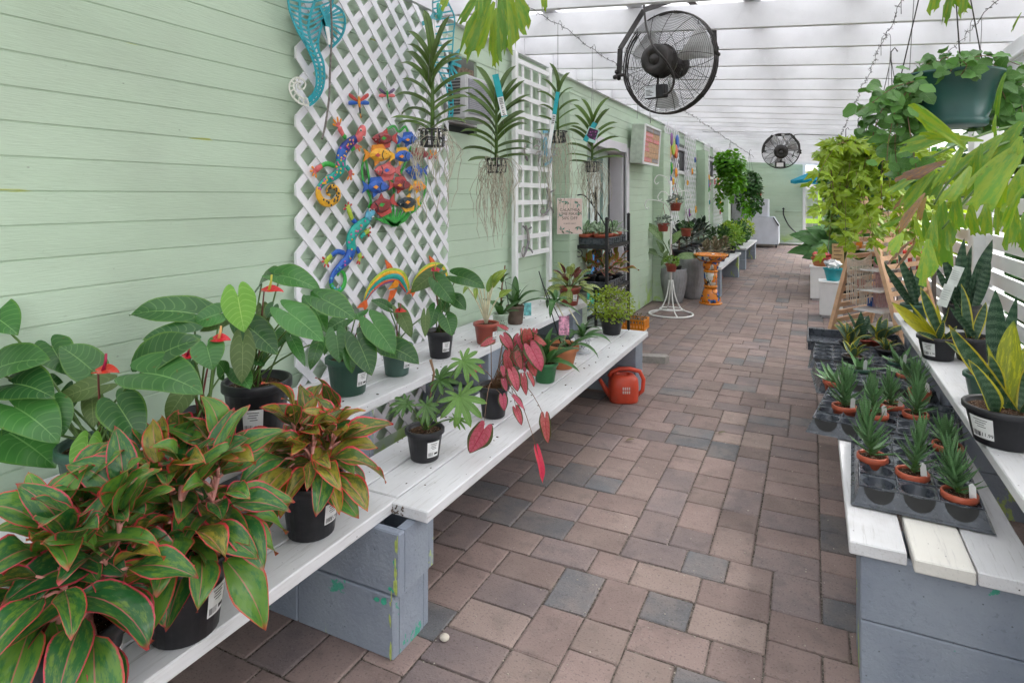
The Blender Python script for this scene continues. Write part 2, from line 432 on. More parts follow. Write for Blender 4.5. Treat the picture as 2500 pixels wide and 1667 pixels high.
for k in range(-15, 11):
    z0 = ZG + k * PIT; z1 = z0 + PIT
    cuts = [(-1.3, 19.95)]
    for (a, b_, c, d) in OPEN:
        if z1 > c + .02 and z0 < d - .02:
            cuts = [s for (p, q) in cuts for s in ((p, min(q, a)), (max(p, b_), q)) if s[1] - s[0] > .02]
    fin = []
    for (p, q) in cuts:
        fin.append((p, q))
    for (p, q) in fin: board(p, q, z0, z1)
tag(MB().box(XW - .24, XW - .19, -1.3, 19.95, 0, 2.9).build('backing_wall', plain('dark_cavity', (.10, .11, .10), .8), wall), None, None)
PIL = [4.81, 8.40, 11.95, 15.5, 18.9]
for py in PIL:
    pil = MB().box(XW - .01, XW + .135, py + .012, py + .43, 0.003, 2.295).build('pilaster', MT['siding'], wall)
    for k in range(-15, 9):
        z0 = ZG + k * PIT; z1 = min(z0 + PIT, 2.30)
        b = MB(); x1 = XW + .15
        for (xa, xb, ya, yb) in ((XW, x1, py, py + .012), (x1 - .014, x1, py + .0125, py + .4295), (XW, x1, py + .43, py + .442)):
            b.bevbox(xa, xb, ya, yb, z0 + .001, z1 - .001, .0025)
        b.build('siding_board', MT['siding'], pil)
    MB().box(XW - .005, XW + .155, py - .004, py + .447, 2.2985, 2.306).build('pilaster_cap', MT['siding'], pil)
# door in its deep white frame
MT['trim'] = plain('grey_white_trim', (.62, .60, .64), .45, .4, var=.05, nscale=5, dirt=((.4, .39, .38), .4))
dr = MB().box(-2.13, -2.095, 5.36, 6.75, .01, 1.95).build('door', plain('pale_green_door', (.42, .52, .46), .4, .4), wall)
MB().box(-2.094, -2.088, 5.55, 6.55, .25, 1.85).build('door_glass', plain('dim_glass', (.10, .17, .15), .12, .6, var=.4, nscale=4), dr)
for k, (ya, yb, za, zb, c) in enumerate([(5.62, 6.05, .95, 1.75, (.62, .66, .64)), (6.1, 6.42, 1.15, 1.7, (.55, .62, .60)), (5.6, 6.4, .3, .85, (.05, .38, .26)), (6.12, 6.4, .55, .85, (.05, .25, .55))]):
    MB().box(-2.0865 + k * .002, -2.085 + k * .002, ya, yb, za, zb).build('door_poster', plain('poster_%d' % k, c, .6, .2, var=.25, nscale=9), dr)
fr = MB().box(-2.15, XW - .0235, 7.0, 7.088, 0, 1.984).build('door_jamb', MT['trim'], wall)
MB().box(-2.15, XW - .0235, 5.302, 5.37, 0, 1.984).build('door_jamb', MT['trim'], wall)
MB().box(-2.15, XW - .0235, 5.371, 6.999, 1.93, 1.984).build('door_head', MT['trim'], wall)
MB().bevbox(XW + .001, XW + .024, 7.03, 7.13, 0, 2.0, .003).build('door_casing', MT['trim'], wall)
MB().bevbox(XW + .001, XW + .024, 5.27, 7.029, 1.94, 2.04, .003).build('door_casing', MT['trim'], wall)
glassm = plain('dark_window_glass', (.06, .065, .07), .15, .6, var=.5, nscale=3)
for (a, b_, c, d) in OPEN[2:]:
    w_ = MB().box(XW - .10, XW - .08, a, b_, c, d).build('window', glassm, wall)
    f = MB()
    f.box(XW - .075, XW - .024, a, a + .05, c, d).box(XW - .075, XW - .024, b_ - .05, b_, c, d).box(XW - .075, XW - .024, a + .0505, b_ - .0505, d - .05, d).box(XW - .075, XW - .024, (a + b_) / 2 - .02, (a + b_) / 2 + .02, c, d - .0505)
    f.build('window_frame', MT['trim'], w_)
    MB().bevbox(XW + .001, XW + .045, a - .04, b_ + .04, c - .05, c, .003).build('window_sill', MT['white'], w_)
# window air conditioner
acm = plain('grey_ac_case', (.52, .52, .54), .5, .4, var=.06, nscale=8, dirt=((.25, .24, .23), .4))
ac = thing('air_conditioner', (-1.9, 3.3, 1.9), 'grey window air conditioner set in the green wall behind the hanging orchids', 'air conditioner')
MB().bevbox(-2.1, -1.835, 3.13, 3.465, 1.895, 2.155, .008).build('case', acm, ac)
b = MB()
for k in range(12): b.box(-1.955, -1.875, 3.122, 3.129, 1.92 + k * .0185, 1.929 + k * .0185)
b.build('louvre_gap_shade', plain('louvre_shadow', (.06, .06, .06), .6), ac)  # dark strips paint the shade between the side louvres
MB().box(-1.8345, -1.829, 3.155, 3.44, 1.925, 2.13).build('front_grille', plain('grille_grey', (.30, .30, .34), .55, .3, var=.12, nscale=60), ac)
b = MB()
for k in range(18): b.box(-1.8285, -1.826, 3.158, 3.437, 1.93 + k * .0112, 1.9335 + k * .0112)
b.build('grille_bars', plain('grille_bar', (.40, .40, .44), .5), ac)
MB().box(-2.05, -1.965, 3.11, 3.49, 1.882, 1.893).build('mounting_shelf', MT['trim'], ac)
MB().box(-2.1, -1.99, 3.3, 3.49, 2.165, 2.25).build('foam_gap_filler', plain('brown_foam', (.16, .12, .09), .95, .1, var=.5, nscale=30, bump=.6), ac)

# ---------------------------------------------------------------- patio roof
ZL, SL = 2.49, .078
roof = thing('patio_roof', (-.5, 9, 2.4), 'white lean-to patio roof of close rafters under pale translucent sheeting', 'roof')
MB().box(XW + .001, XW + .04, -1.3, 19.85, 2.482, 2.665).build('ledger_board', MT['rafter'], roof)
zat = lambda x: ZL - SL * (x - XW)
rme = MB()
x0, x1 = XW + .042, 1.22
vs = [(x0, -.019, zat(x0)), (x1, -.019, zat(x1)), (x1, -.019, zat(x1) + .14), (x0, -.019, zat(x0) + .14)]
rme.add(vs + [(v[0], .019, v[2]) for v in vs], [(0, 1, 2, 3), (7, 6, 5, 4), (0, 4, 5, 1), (1, 5, 6, 2), (2, 6, 7, 3), (3, 7, 4, 0)])
rme = rme.mesh('rafter', [MT['rafter']])
NR = 29
for k in range(-8, NR):
    inst('rafter', rme, Matrix.Translation((0, 4.169 + .555 * k, rnd(-.004, .004))) @ Matrix.Rotation(rnd(-.002, .002), 4, 'Z'), roof)
for px in (-1.5, -.95, -.3, .2, .66, 1.1):
    MB().box(px - .045, px + .045, -1.3, 19.8, zat(px) + .146, zat(px) + .172).build('purlin', MT['rafter'], roof)
n = NT('roof_sheet'); n.fin((.86, .87, .88), .35, .4, transl=.5, tcol=(.66, .67, .69)); MT['sheet'] = n.mat
b = MB(); nx = 40; vs = []
xs = [XW + 3.4 * i / nx for i in range(nx + 1)]
ys = [-1.3, 19.85]
for i, x in enumerate(xs):
    for y in ys: vs.append((x, y, zat(x) + .183 + (.006 if i % 2 else 0)))
b.add(vs, [(2 * i, 2 * i + 2, 2 * i + 3, 2 * i + 1) for i in range(nx)])
b.build('roof_sheet', MT['sheet'], roof)
beam = MB().bevbox(.952, 1.03, -1.3, 19.8, 1.995, zat(1.03) - .004, .004).build('beam', MT['rafter'], roof)
MB().tube([(.935, -1.2, 2.15), (.935, 19.7, 2.15)], .012, 8).build('conduit', MT['rafter'], beam)
for py in (-.42, 2.33, 5.08, 7.83, 10.58, 13.33, 16.08, 18.8):
    MB().bevbox(.955, 1.12, py - .082, py + .082, 0, 1.994, .006).build('post', MT['white'], roof)
# white horizontal board fence between the posts
fence = thing('board_fence', (1.06, 6, 0), 'white fence of horizontal boards with narrow gaps along the open side', 'fence')
for (a, b_) in ((-.33, 2.24), (2.42, 4.99), (5.17, 7.74), (7.92, 10.49), (10.67, 13.24)):
    for k in range(13):
        z0 = .06 + k * .1155
        MB().bevbox(1.02, 1.045, a, b_, z0, z0 + .088, .003).build('fence_board', MT['white'], fence)
    for yy in (a + .02, b_ - .02):
        MB().box(1.0455, 1.085, yy - .02, yy + .02, 0, 1.53).build('fence_batten', MT['white'], fence)
# green end wall
ew = thing('end_wall', (-1.1, 19.97, 0), 'green board wall closing the far end of the covered walk', 'wall')
for k in range(-15, 13):
    z0 = ZG + k * PIT
    MB().bevbox(XW, -.27, 19.9, 19.93, z0 + .001, z0 + PIT - .003, .004).build('siding_board', MT['siding'], ew)
MB().box(-.269, -.19, 19.89, 19.98, 0, 2.55).build('corner_trim', MT['white'], ew)
MB().box(XW, -.27, 19.935, 19.99, 0, 2.75).build('backing_wall', MT['siding'], ew)
MB().tube([(-1.9, 19.87, .05), (-.2, 19.87, .05)], .022, 8).build('base_pipe', plain('grey_pipe', (.4, .4, .4), .5), ew)
MB().tube([(-1.0, 19.88, 1.0), (-.3, 19.88, 1.0)], .012, 6).build('wall_pipe', MT['siding'], ew)
# ================================================================ LEAVES AND POTS
def hw_ell(p=1.0, base=.0, a=.45):
    """half-width profile: 0 at base, widest at a, pointed tip"""
    def f(v):
        if v <= 0: return base
        x = v ** (math.log(.5) / math.log(a)); return max(base * (1 - v), math.sin(math.pi * min(1, x)) ** p)
    return f
def blade(name, mats, w, prof, nv=10, nu=4, fold=.15, droop=.6, wave=0.0, wf=9, lobe=0.0, twist=0.0, seed=0, cup=0.0, side=0.0, dz=1.3):
    """leaf of unit length from the stalk end (origin) to the tip (0,1,0); uv = across, along"""
    rr = random.Random(seed); ph = rr.uniform(0, 6)
    rows = []; y = z = 0.0; lx = 0.0
    for i in range(nv + 1):
        v = i / nv; th = droop * (v ** dz) - droop * .35
        if i: y += math.cos(th) / nv; z -= math.sin(th) / nv; lx += side * v / nv
        rows.append((v, y, z, th, lx))
    vs = []; uvs = []
    for (v, y, z, th, lx) in rows:
        hw = w * prof(v)
        for j in range(-nu, nu + 1):
            u = j / nu; x = hw * u
            dy = -lobe * (1 - v) ** 3 * (math.sin(math.pi * min(1, abs(u) ** .7 * .80)) + .10 * abs(u))
            dzz = fold * abs(x) - cup * x * x / max(w, .01) + wave * w * math.sin(wf * v + ph + (1.7 if u > 0 else 0)) * u * u
            a = twist * v; X = lx + x * math.cos(a) - dzz * math.sin(a); D = dzz * math.cos(a) + x * math.sin(a)
            vs.append(Vector((X, y + dy * math.cos(th) + D * math.sin(th), z - dy * math.sin(th) + D * math.cos(th)))); uvs.append(((u + 1) / 2, v))
    n = 2 * nu + 1
    t = Vector((rows[-1][4], rows[-1][1], rows[-1][2])); L = t.length
    ax = Vector((0, 1, 0)); q = t.rotation_difference(ax)
    vs = [(q @ v) / L for v in vs]
    fs = [(i * n + k, i * n + k + 1, (i + 1) * n + k + 1, (i + 1) * n + k) for i in range(nv) for k in range(n - 1)]
    return MB().add(vs, fs, 0, uvs, True).mesh(name, mats if isinstance(mats, list) else [mats])
def pl_leaf(me, A, T, N, ws, parent, name='leaf'):
    A = Vector(A); T = Vector(T); L = (T - A).length
    M = frame(T - A, N, A) @ Matrix.Diagonal((L * ws, L, L, 1))
    return inst(name, me, M, parent)
def uvs_(n):
    c = n.sep(n.co('UV')); u = n.m('ABSOLUTE', n.m('MULTIPLY_ADD', c[0], 2.0, -1.0)); return u, c[1]
def leafmat(name, dark, light, rib=None, ribw=.06, veins=0, vein_amt=.35, edge=None, edgew=.9, rough=.36, transl=.22, spec=.45, spots=0.0, blotch=None, band=None, vary=.16, back=None):
    n = NT(name); u, v = uvs_(n); r = n.rand(); p = n.geo()
    c = n.mix(r, dark, light)
    c = n.mix(n.m('MULTIPLY', n.mr(n.noise(9, 3, p), .35, .7), .35), c, tuple(x * .72 for x in dark))
    if blotch:       # (colour, amount, scale)
        g = n.noise(blotch[2], 4, n.co('UV', (5, 3.2, 1)), .75)
        c = n.mix(n.m('MULTIPLY', n.mr(n.m('MULTIPLY_ADD', r, .16, g), .50, .66), blotch[1]), c, blotch[0])
    if band:         # (colour, number, amount)
        w = n.m('SINE', n.m('ADD', n.m('MULTIPLY', v, band[1] * 6.283), n.m('MULTIPLY', n.noise(7, 3, n.co('UV', (3, 9, 1))), 13.0)))
        c = n.mix(n.m('MULTIPLY', n.mr(w, -.1, .75), band[2]), c, band[0])
    if veins:
        w = n.m('SINE', n.m('MULTIPLY', n.m('SUBTRACT', v, n.m('MULTIPLY', n.m('POWER', u, 1.3), .16)), veins * 6.283))
        c = n.mix(n.m('MULTIPLY', n.mr(w, .82, 1.0), vein_amt), c, rib or light)
    if rib: c = n.mix(n.m('MULTIPLY', n.mr(u, ribw, ribw * .4), .85), c, rib)
    if edge:
        e = n.m('MULTIPLY_ADD', n.noise(6, 2, n.co('UV', (4, 8, 1))), .14, u)
        tip = n.m('MAXIMUM', n.mr(e, edgew + .02, edgew + .1), n.m('MULTIPLY', n.mr(v, .9, 1.0), .8))
        c = n.mix(tip, c, edge)
    if spots: c = n.mix(n.m('MULTIPLY', n.mr(n.noise(38, 2, p), .72, .77), spots), c, (.16, .085, .02))
    c = n.hsv(c, n.mr(r, 0, 1, .49, .51), 1, n.mr(n.noise(.9, 1, p), .3, .7, 1 - vary, 1 + vary))
    n.bump(n.m('ADD', n.noise(40, 2, p), n.m('MULTIPLY', n.m('SINE', n.m('MULTIPLY', n.m('SUBTRACT', v, n.m('MULTIPLY', u, .2)), 55.0)), .4)), .12, .003)
    return n.fin(c, rough, spec, transl=transl, tcol=n.hsv(c, .49, 1.1, 1.25))
LM = dict(
    anth=leafmat('anthurium_leaf', (.024, .092, .028), (.072, .20, .044), (.17, .33, .10), .035, 9, .3, rough=.26, spots=.5, edge=(.09, .2, .04), edgew=.93),
    anthlime=leafmat('anthurium_young_leaf', (.10, .26, .022), (.15, .33, .035), (.30, .44, .10), .035, 9, .4, rough=.32),
    anthback=leafmat('anthurium_leaf_underside', (.075, .135, .035), (.11, .17, .05), (.20, .27, .10), .04, 8, .4, rough=.5),
    agla=leafmat('aglaonema_leaf', (.020, .105, .034), (.052, .190, .044), (.46, .14, .12), .045, 0, edge=(.56, .06, .065), edgew=.925, blotch=((.20, .32, .03), .55, 1.0), rough=.3, spots=.0),
    aglared=leafmat('aglaonema_bright_leaf', (.050, .115, .026), (.14, .16, .032), (.54, .18, .14), .055, 0, edge=(.62, .06, .06), edgew=.88, blotch=((.38, .30, .04), .7, 1.0), rough=.3),
    cal=leafmat('caladium_leaf', (.52, .10, .13), (.60, .15, .17), (.33, .02, .035), .06, 7, .5, edge=(.055, .075, .02), edgew=.76, rough=.5, blotch=((.25, .06, .04), .5, 1.6), transl=.3),
    calpink=leafmat('caladium_pink_leaf', (.62, .045, .11), (.68, .06, .14), (.45, .02, .05), .06, 7, .4, edge=(.45, .16, .10), edgew=.97, rough=.5, transl=.3),
    phil=leafmat('split_philodendron_leaf', (.055, .15, .035), (.16, .30, .05), (.24, .36, .12), .05, 0, edge=(.40, .32, .08), edgew=1.05, rough=.4),
    green=leafmat('green_leaf', (.028, .085, .022), (.060, .155, .035), (.10, .2, .06), .05, 0, rough=.4),
    dark=leafmat('dark_rubber_leaf', (.010, .022, .014), (.028, .045, .026), (.06, .07, .05), .05, 0, rough=.3),
    strap=leafmat('orchid_strap_leaf', (.060, .115, .025), (.125, .20, .042), (.025, .065, .015), .08, 0, rough=.34),
    lime=leafmat('lime_leaf', (.13, .27, .035), (.25, .40, .06), (.3, .42, .12), .05, 0, rough=.42, transl=.35),
    dumb=leafmat('pale_dumb_cane_leaf', (.23, .34, .05), (.36, .46, .12), (.42, .5, .2), .06, 0, blotch=((.10, .22, .04), .6, 2.4), rough=.4),
    dumbgreen=leafmat('dumb_cane_leaf', (.05, .13, .04), (.09, .18, .05), (.25, .35, .14), .06, 0, blotch=((.30, .40, .17), .7, 5), rough=.42),
    calath=leafmat('calathea_leaf', (.30, .36, .10), (.40, .43, .14), (.45, .5, .2), .05, 9, .0, band=((.045, .12, .03), 8, .85), edge=(.06, .13, .04), edgew=.92, rough=.45),
    calred=leafmat('calathea_underside', (.10, .018, .022), (.14, .03, .03), rough=.5),
    hawo=leafmat('spiky_succulent_leaf', (.055, .165, .045), (.115, .255, .075), None, band=((.26, .36, .25), 12, .5), rough=.42, transl=.08),
    sans=leafmat('dark_snake_plant_leaf', (.018, .062, .034), (.030, .085, .042), None, band=((.14, .23, .14), 10, .75), rough=.4, transl=.08),
    sansy=leafmat('yellow_edged_snake_leaf', (.022, .068, .032), (.034, .09, .042), None, band=((.13, .21, .13), 9, .6), edge=(.50, .45, .04), edgew=.80, rough=.4, transl=.1),
    sansgold=leafmat('golden_snake_leaf', (.42, .42, .02), (.55, .52, .04), None, blotch=((.06, .14, .03), .55, 2.0), edge=(.06, .13, .04), edgew=1.02, rough=.4, transl=.12),
    swede=leafmat('round_trailing_leaf', (.050, .155, .035), (.145, .30, .065), (.13, .25, .08), .05, 6, .35, rough=.42, transl=.25),
    ivy=leafmat('grape_ivy_leaf', (.17, .31, .03), (.38, .47, .05), (.32, .42, .10), .05, 0, rough=.4, transl=.35),
    palm=leafmat('fishtail_palm_leaf', (.085, .23, .026), (.16, .33, .045), (.2, .3, .06), .0, 0, blotch=((.36, .38, .03), .5, .7), spots=.7, rough=.36, transl=.35),
    palmdry=leafmat('dry_palm_leaf', (.15, .10, .075), (.24, .17, .12), None, blotch=((.45, .23, .02), .5, 1.6), rough=.6, transl=.2),
    kal=leafmat('felt_leaf', (.13, .13, .07), (.21, .17, .095), None, edge=(.17, .07, .04), edgew=.9, rough=.65, transl=.05),
    fern=leafmat('fern_leaf', (.28, .42, .05), (.42, .52, .09), None, rough=.5, transl=.35),
    succ=leafmat('silver_leaf', (.20, .25, .21), (.32, .37, .31), None, rough=.5, transl=.05),
    lily=leafmat('broad_dark_leaf', (.035, .115, .032), (.085, .20, .05), (.09, .2, .05), .05, 10, .25, rough=.55, spec=.2),
)
HEART = lambda v: ((.70 + .30 * math.sin(min(1, v / .26) * math.pi / 2)) if v < .26 else max(0, math.cos((v - .26) / .74 * math.pi / 2)) ** .92)
def heart(key, w=.40, n=4, seed=0, **k):
    d = dict(nv=11, nu=5, fold=.12, droop=.55, lobe=.37, wave=.06); d.update(k)
    return [blade('heart_leaf', LM[key], w * (1 + .12 * ((i * 7) % 3 - 1)), HEART, seed=seed + i, **{**d, 'droop': d['droop'] * (.7 + .25 * i), 'fold': d['fold'] * (.5 + .5 * i)}) for i in range(n)]
LV = dict(anth=heart('anth', .40), anthlime=heart('anthlime', .43, 2), anthback=heart('anthback', .40, 2, droop=.7), cal=heart('cal', .37, 4, 5, wave=.14, droop=.55, fold=.12, lobe=.26), calpink=heart('calpink', .22, 1, 9, wave=.2, fold=1.0),
          anthslim=heart('anth', .27, 2, 20, droop=.8, lobe=.2))
def many(key, name, w, prof, n, **k):
    r = []
    for i in range(n):
        kk = dict(k); kk['droop'] = k.get('droop', .6) * (.55 + .9 * i / max(1, n - 1)); kk['twist'] = k.get('twist', 0) * (-1) ** i; kk['side'] = k.get('side', 0) * (-1) ** (i // 2)
        r.append(blade(name, LM[key], w * (.88 + .24 * ((i * 3) % n) / n), prof, seed=i * 5 + 1, **kk))
    return r
OV = hw_ell(.9, .05, .42)
LV['agla'] = many('agla', 'aglaonema_leaf', .205, OV, 5, nv=10, nu=4, fold=.35, droop=1.0, wave=.22, twist=.35)
LV['aglared'] = many('aglared', 'aglaonema_leaf', .195, OV, 4, nv=10, nu=4, fold=.5, droop=.8, wave=.25, twist=.4)
LV['strap'] = many('strap', 'strap_leaf', .06, lambda v: (min(1, .55 + v * 2) * (1 if v < .75 else max(.05, 1 - ((v - .75) / .25) ** 2.2))), 4, nv=8, nu=2, fold=.7, droop=.95)
LM['arrow'] = leafmat('arrowhead_leaf', (.06, .16, .05), (.10, .20, .06), (.4, .5, .36), .1, 0, blotch=((.50, .58, .46), .8, 1.6))
LV['arrow'] = many('arrow', 'arrowhead_leaf', .27, hw_ell(.8, .2, .35), 3, nv=6, nu=3, fold=.3, droop=.7)
LV['grass'] = many('green', 'narrow_leaf', .055, hw_ell(.8, .3, .4), 4, nv=8, nu=2, fold=.4, droop=1.3)
LV['dumb'] = many('dumb', 'pale_leaf', .17, OV, 4, nv=10, nu=3, fold=.35, droop=.9, wave=.15)
LV['dumbgreen'] = many('dumbgreen', 'dumb_cane_leaf', .19, OV, 3, nv=10, nu=3, fold=.3, droop=.9, wave=.1)
LV['green'] = many('green', 'green_leaf', .2, OV, 4, nv=8, nu=3, fold=.25, droop=.8, wave=.1)
LV['dark'] = many('dark', 'rubber_leaf', .24, hw_ell(.7, .05, .5), 3, nv=7, nu=3, fold=.25, droop=.4)
LV['calath'] = many('calath', 'calathea_leaf', .27, hw_ell(.62, .1, .45), 3, nv=8, nu=3, fold=.15, droop=.7)
LV['calred'] = many('calred', 'calathea_leaf', .27, hw_ell(.62, .1, .45), 2, nv=7, nu=3, fold=.15, droop=.5)
SP = lambda v: max(.02, (1 - v ** 1.6)) * (.8 + .4 * math.sin(v * 2.4))
LV['hawo'] = many('hawo', 'spike_leaf', .105, SP, 3, nv=5, nu=2, fold=.75, droop=-.35)
SV = lambda v: (.55 + .45 * math.sin(min(1, v / .5) * math.pi / 2)) if v < .55 else max(0, 1 - ((v - .55) / .45) ** 1.9)
for key in ('sans', 'sansy', 'sansgold'):
    LV[key] = many(key, 'snake_plant_leaf', .115, SV, 4, nv=12, nu=3, fold=.5, droop=-.25, twist=.55, side=.12)
LV['sansshort'] = many('sansy', 'snake_plant_leaf', .21, hw_ell(.75, .4, .4), 3, nv=8, nu=3, fold=.55, droop=.35, wave=.1)
LV['sansbig'] = many('sans', 'snake_plant_leaf', .135, SV, 2, nv=12, nu=3, fold=.5, droop=-.15, twist=.3)
LV['swede'] = many('swede', 'round_leaf', .42, hw_ell(.68, .2, .42), 3, nv=6, nu=3, fold=.12, droop=.6, wave=.12, wf=14)
def lobed(key, n=3):
    out = []
    for i in range(n):
        rr = random.Random(i); ol = []
        for (a, r) in ((-115, .30), (-90, .62), (-70, .40), (-45, .86), (-24, .52), (0, 1.0), (24, .52), (45, .86), (70, .40), (90, .62), (115, .30)):
            a = R(a + rr.uniform(-5, 5)); ol.append(Vector((math.sin(a) * r * .62, .12 + math.cos(a) * r * .88, .10 * math.sin(a * 3 + i) - .12 * r * r)))
        vs = [Vector((0, 0, 0)), Vector((0, .25, .05))] + ol
        b = MB(); m = len(ol); b.add(vs, [(1, 2 + k, 3 + k) for k in range(m - 1)] + [(0, 2, 1), (0, 1, 1 + m)], 0, [((v.x + .62) / 1.24, max(0, min(1, v.y))) for v in vs], False)
        out.append(b.mesh('lobed_leaf', [LM[key]]))
    return out
LV['ivy'] = lobed('ivy')
def fishtail(key, n=4):
    out = []
    for i in range(n):
        rr = random.Random(40 + i); vs = []; uvs = []; nv, nu = 9, 6
        for r in range(nv + 1):
            v = r / nv; hw = .035 + .155 * v ** .8
            for j in range(nu + 1):
                u = j / nu * 2 - 1; rag = (rr.uniform(-.10, .10) if r == nv else 0)
                x = hw * u; y = v * (1 - .22 * u * u * v + .18 * u * (1 if i % 2 else -1)) + rag; z = -.28 * v * v + .035 * math.sin(j * math.pi) + (.03 if j % 2 else -.02) * v + .10 * u * u * v
                vs.append(Vector((x, y, z))); uvs.append(((u + 1) / 2, v))
        n_ = nu + 1
        fs = [(a * n_ + b, a * n_ + b + 1, (a + 1) * n_ + b + 1, (a + 1) * n_ + b) for a in range(nv) for b in range(nu) if not (a >= nv - 2 and (b + i) % 3 == 0 and a == nv - 1)]
        out.append(MB().add(vs, fs, 0, uvs, True).mesh('fishtail_leaflet', [LM[key]]))
    return out
LV['palm'] = fishtail('palm'); LV['palmdry'] = fishtail('palmdry', 2)
LV['lily'] = many('lily', 'broad_leaf', .19, OV, 4, nv=9, nu=3, fold=.25, droop=1.1, wave=.06)
LV['kal'] = many('kal', 'felt_leaf', .3, hw_ell(.7, .1, .5), 3, nv=6, nu=3, fold=.3, droop=.5)
LV['tiny'] = [blade('tiny_leaf', LM['green'], .28, hw_ell(.8), 3, 1, .2, .5, seed=i) for i in range(2)]
def stalkmat(name, c, r=.45): return plain(name, c, r, .4, var=.18, nscale=25)
MT['petiole'] = stalkmat('green_stalk', (.085, .16, .035)); MT['pinkstalk'] = stalkmat('pink_stalk', (.55, .24, .20)); MT['brownstalk'] = stalkmat('brown_stalk', (.20, .11, .06))
MT['redstalk'] = stalkmat('red_brown_stalk', (.17, .05, .04)); MT['palestalk'] = stalkmat('cream_stalk', (.62, .58, .40)); MT['root'] = plain('aerial_root', (.42, .39, .31), .75, .15, var=.3, nscale=30)
def text_mesh(txt, size, mat, name='lettering', align='CENTER', ext=.0004):
    cu = bpy.data.curves.new(name, 'FONT'); cu.body = txt; cu.size = size; cu.align_x = align; cu.align_y = 'CENTER'; cu.extrude = ext; cu.resolution_u = 2
    o = bpy.data.objects.new(name, cu); COL.objects.link(o); bpy.context.view_layer.update()
    me = bpy.data.meshes.new_from_object(o.evaluated_get(bpy.context.evaluated_depsgraph_get())); me.materials.clear(); me.materials.append(mat)
    bpy.data.objects.remove(o); bpy.data.curves.remove(cu); me.name = name; return me
PRICE = {}
def price(s):
    if s not in PRICE: PRICE[s] = text_mesh(s, 1.0, MT['ink'])
    return PRICE[s]
def pot(parent, base, rt, h, mat, rb=None, rim=.16, soil=True, n=26, rim_out=.006, lip=True, name='pot'):
    """tapered nursery pot with a rolled rim and an open top; base = centre of its foot"""
    rb = rb or rt * .76; bx = Vector(base); hr = h * (1 - rim)
    pr = [(rb * .9, .0), (rb, .004), (rb + (rt - rb) * .85, hr - .001)]
    pr += [(rt + rim_out * .2, hr), (rt + rim_out, hr + .003), (rt + rim_out, h - .003), (rt + rim_out - .0025, h), (rt - .003, h), (rt - .006, h - .006), (rt * .93, h * .82), (0, h * .82)] if lip else [(rt, h), (rt - .004, h), (rt * .93, h * .82), (0, h * .82)]
    o = MB().lathe(pr, bx, n).build(name, mat, parent)
    if soil:
        s = MB(); k = 3; vs = []; rr = random.Random(int(bx.x * 1e4) ^ int(bx.y * 1e4)); zs = bx.z + h * .86
        vs = [Vector((bx.x, bx.y, zs + .012))]
        for j in range(1, k + 1):
            for a in range(16):
                an = 2 * math.pi * a / 16; q = rt * .955 * j / k; vs.append(Vector((bx.x + q * math.cos(an), bx.y + q * math.sin(an), zs + rr.uniform(-.006, .010) * (1 if j < k else .3))))
        fs = [(0, 1 + a, 1 + (a + 1) % 16) for a in range(16)] + [(1 + (j - 1) * 16 + a, 1 + j * 16 + a, 1 + j * 16 + (a + 1) % 16, 1 + (j - 1) * 16 + (a + 1) % 16) for j in range(1, k) for a in range(16)]
        s.add(vs, fs, 0, smooth=True).build('soil', MT['soil'], parent)
    return o
def plabel(parent, base, rt, h, rb=None, ang=None, zc=.45, wdeg=38, hh=.36, txt=None, off=0):
    """curved paper price label with a bar code on a pot's flank, facing the walk"""
    rb = rb or rt * .76; bx = Vector(base)
    if ang is None: ang = math.atan2(-bx.y, -bx.x) + R(off)
    def at(a, z, e): 
        q = rb + (rt - rb) * .85 * min(1, z / (h * .84)) + e; return bx + Vector((q * math.cos(a), q * math.sin(a), z))
    z0, z1 = h * (zc - hh / 2), h * (zc + hh / 2); w = R(wdeg) / 2; b = MB(); m = 6
    def patch(a0, a1, za, zb, e, mi):
        k = max(1, int(abs(a1 - a0) / R(6)))
        vs = [at(a0 + (a1 - a0) * i / k, z, e) for i in range(k + 1) for z in (za, zb)]
        b.add(vs, [(2 * i, 2 * i + 2, 2 * i + 3, 2 * i + 1) for i in range(k)], mi)
    patch(ang - w, ang + w, z0, z1, .0016, 0); H = z1 - z0
    rr = random.Random(int(abs(bx.x) * 999))
    for i in range(9):
        a = ang - w * .85 + 2 * w * .42 * i / 9; patch(a, a + w * rr.choice((.03, .055)), z0 + H * .08, z0 + H * .32, .0024, 1)
    for i, (l0, l1) in enumerate(((-.55, .6), (-.4, .5), (-.5, .35), (-.3, .45))): patch(ang + w * l0, ang + w * l1, z0 + H * (.86 - i * .11), z0 + H * (.89 - i * .11), .0024, 1)
    if not txt: patch(ang + w * .15, ang + w * .8, z0 + H * .14, z0 + H * .27, .0024, 1)
    o = b.build('price_label', [MT['label'], MT['ink']], parent)
    if txt:
        c = at(ang + w * .38, z0 + H * .2, .0028); nrm = Vector((math.cos(ang + w * .38), math.sin(ang + w * .38), 0))
        inst('price_lettering', price(txt), frame(Vector((0, 0, 1)), nrm, c) @ Matrix.Scale(H * .24, 4), o)
    return o
def plant(name, base, label, cat='potted plant', group=None): return thing(name, base, label, cat, group)
def stalk(parent, pts, r0, r1, mat, name='stalk', n=5):
    m = len(pts); return MB().tube(pts, [r0 + (r1 - r0) * i / (m - 1) for i in range(m)], n).build(name, mat, parent)
def petiole(parent, S, A, r=.0028, mat=None, sag=.0):
    S, A = Vector(S), Vector(A); mid = (S + A) / 2 + Vector((0, 0, .25 * (A - S).length * (.5 - sag))); mid.x = S.x * .6 + A.x * .4; mid.y = S.y * .6 + A.y * .4
    return stalk(parent, bez(S, mid, A, 6), r * 1.3, r, mat or MT['petiole'])
VCAM = lambda p: (Vector((0, 0, CH)) - Vector(p)).normalized()
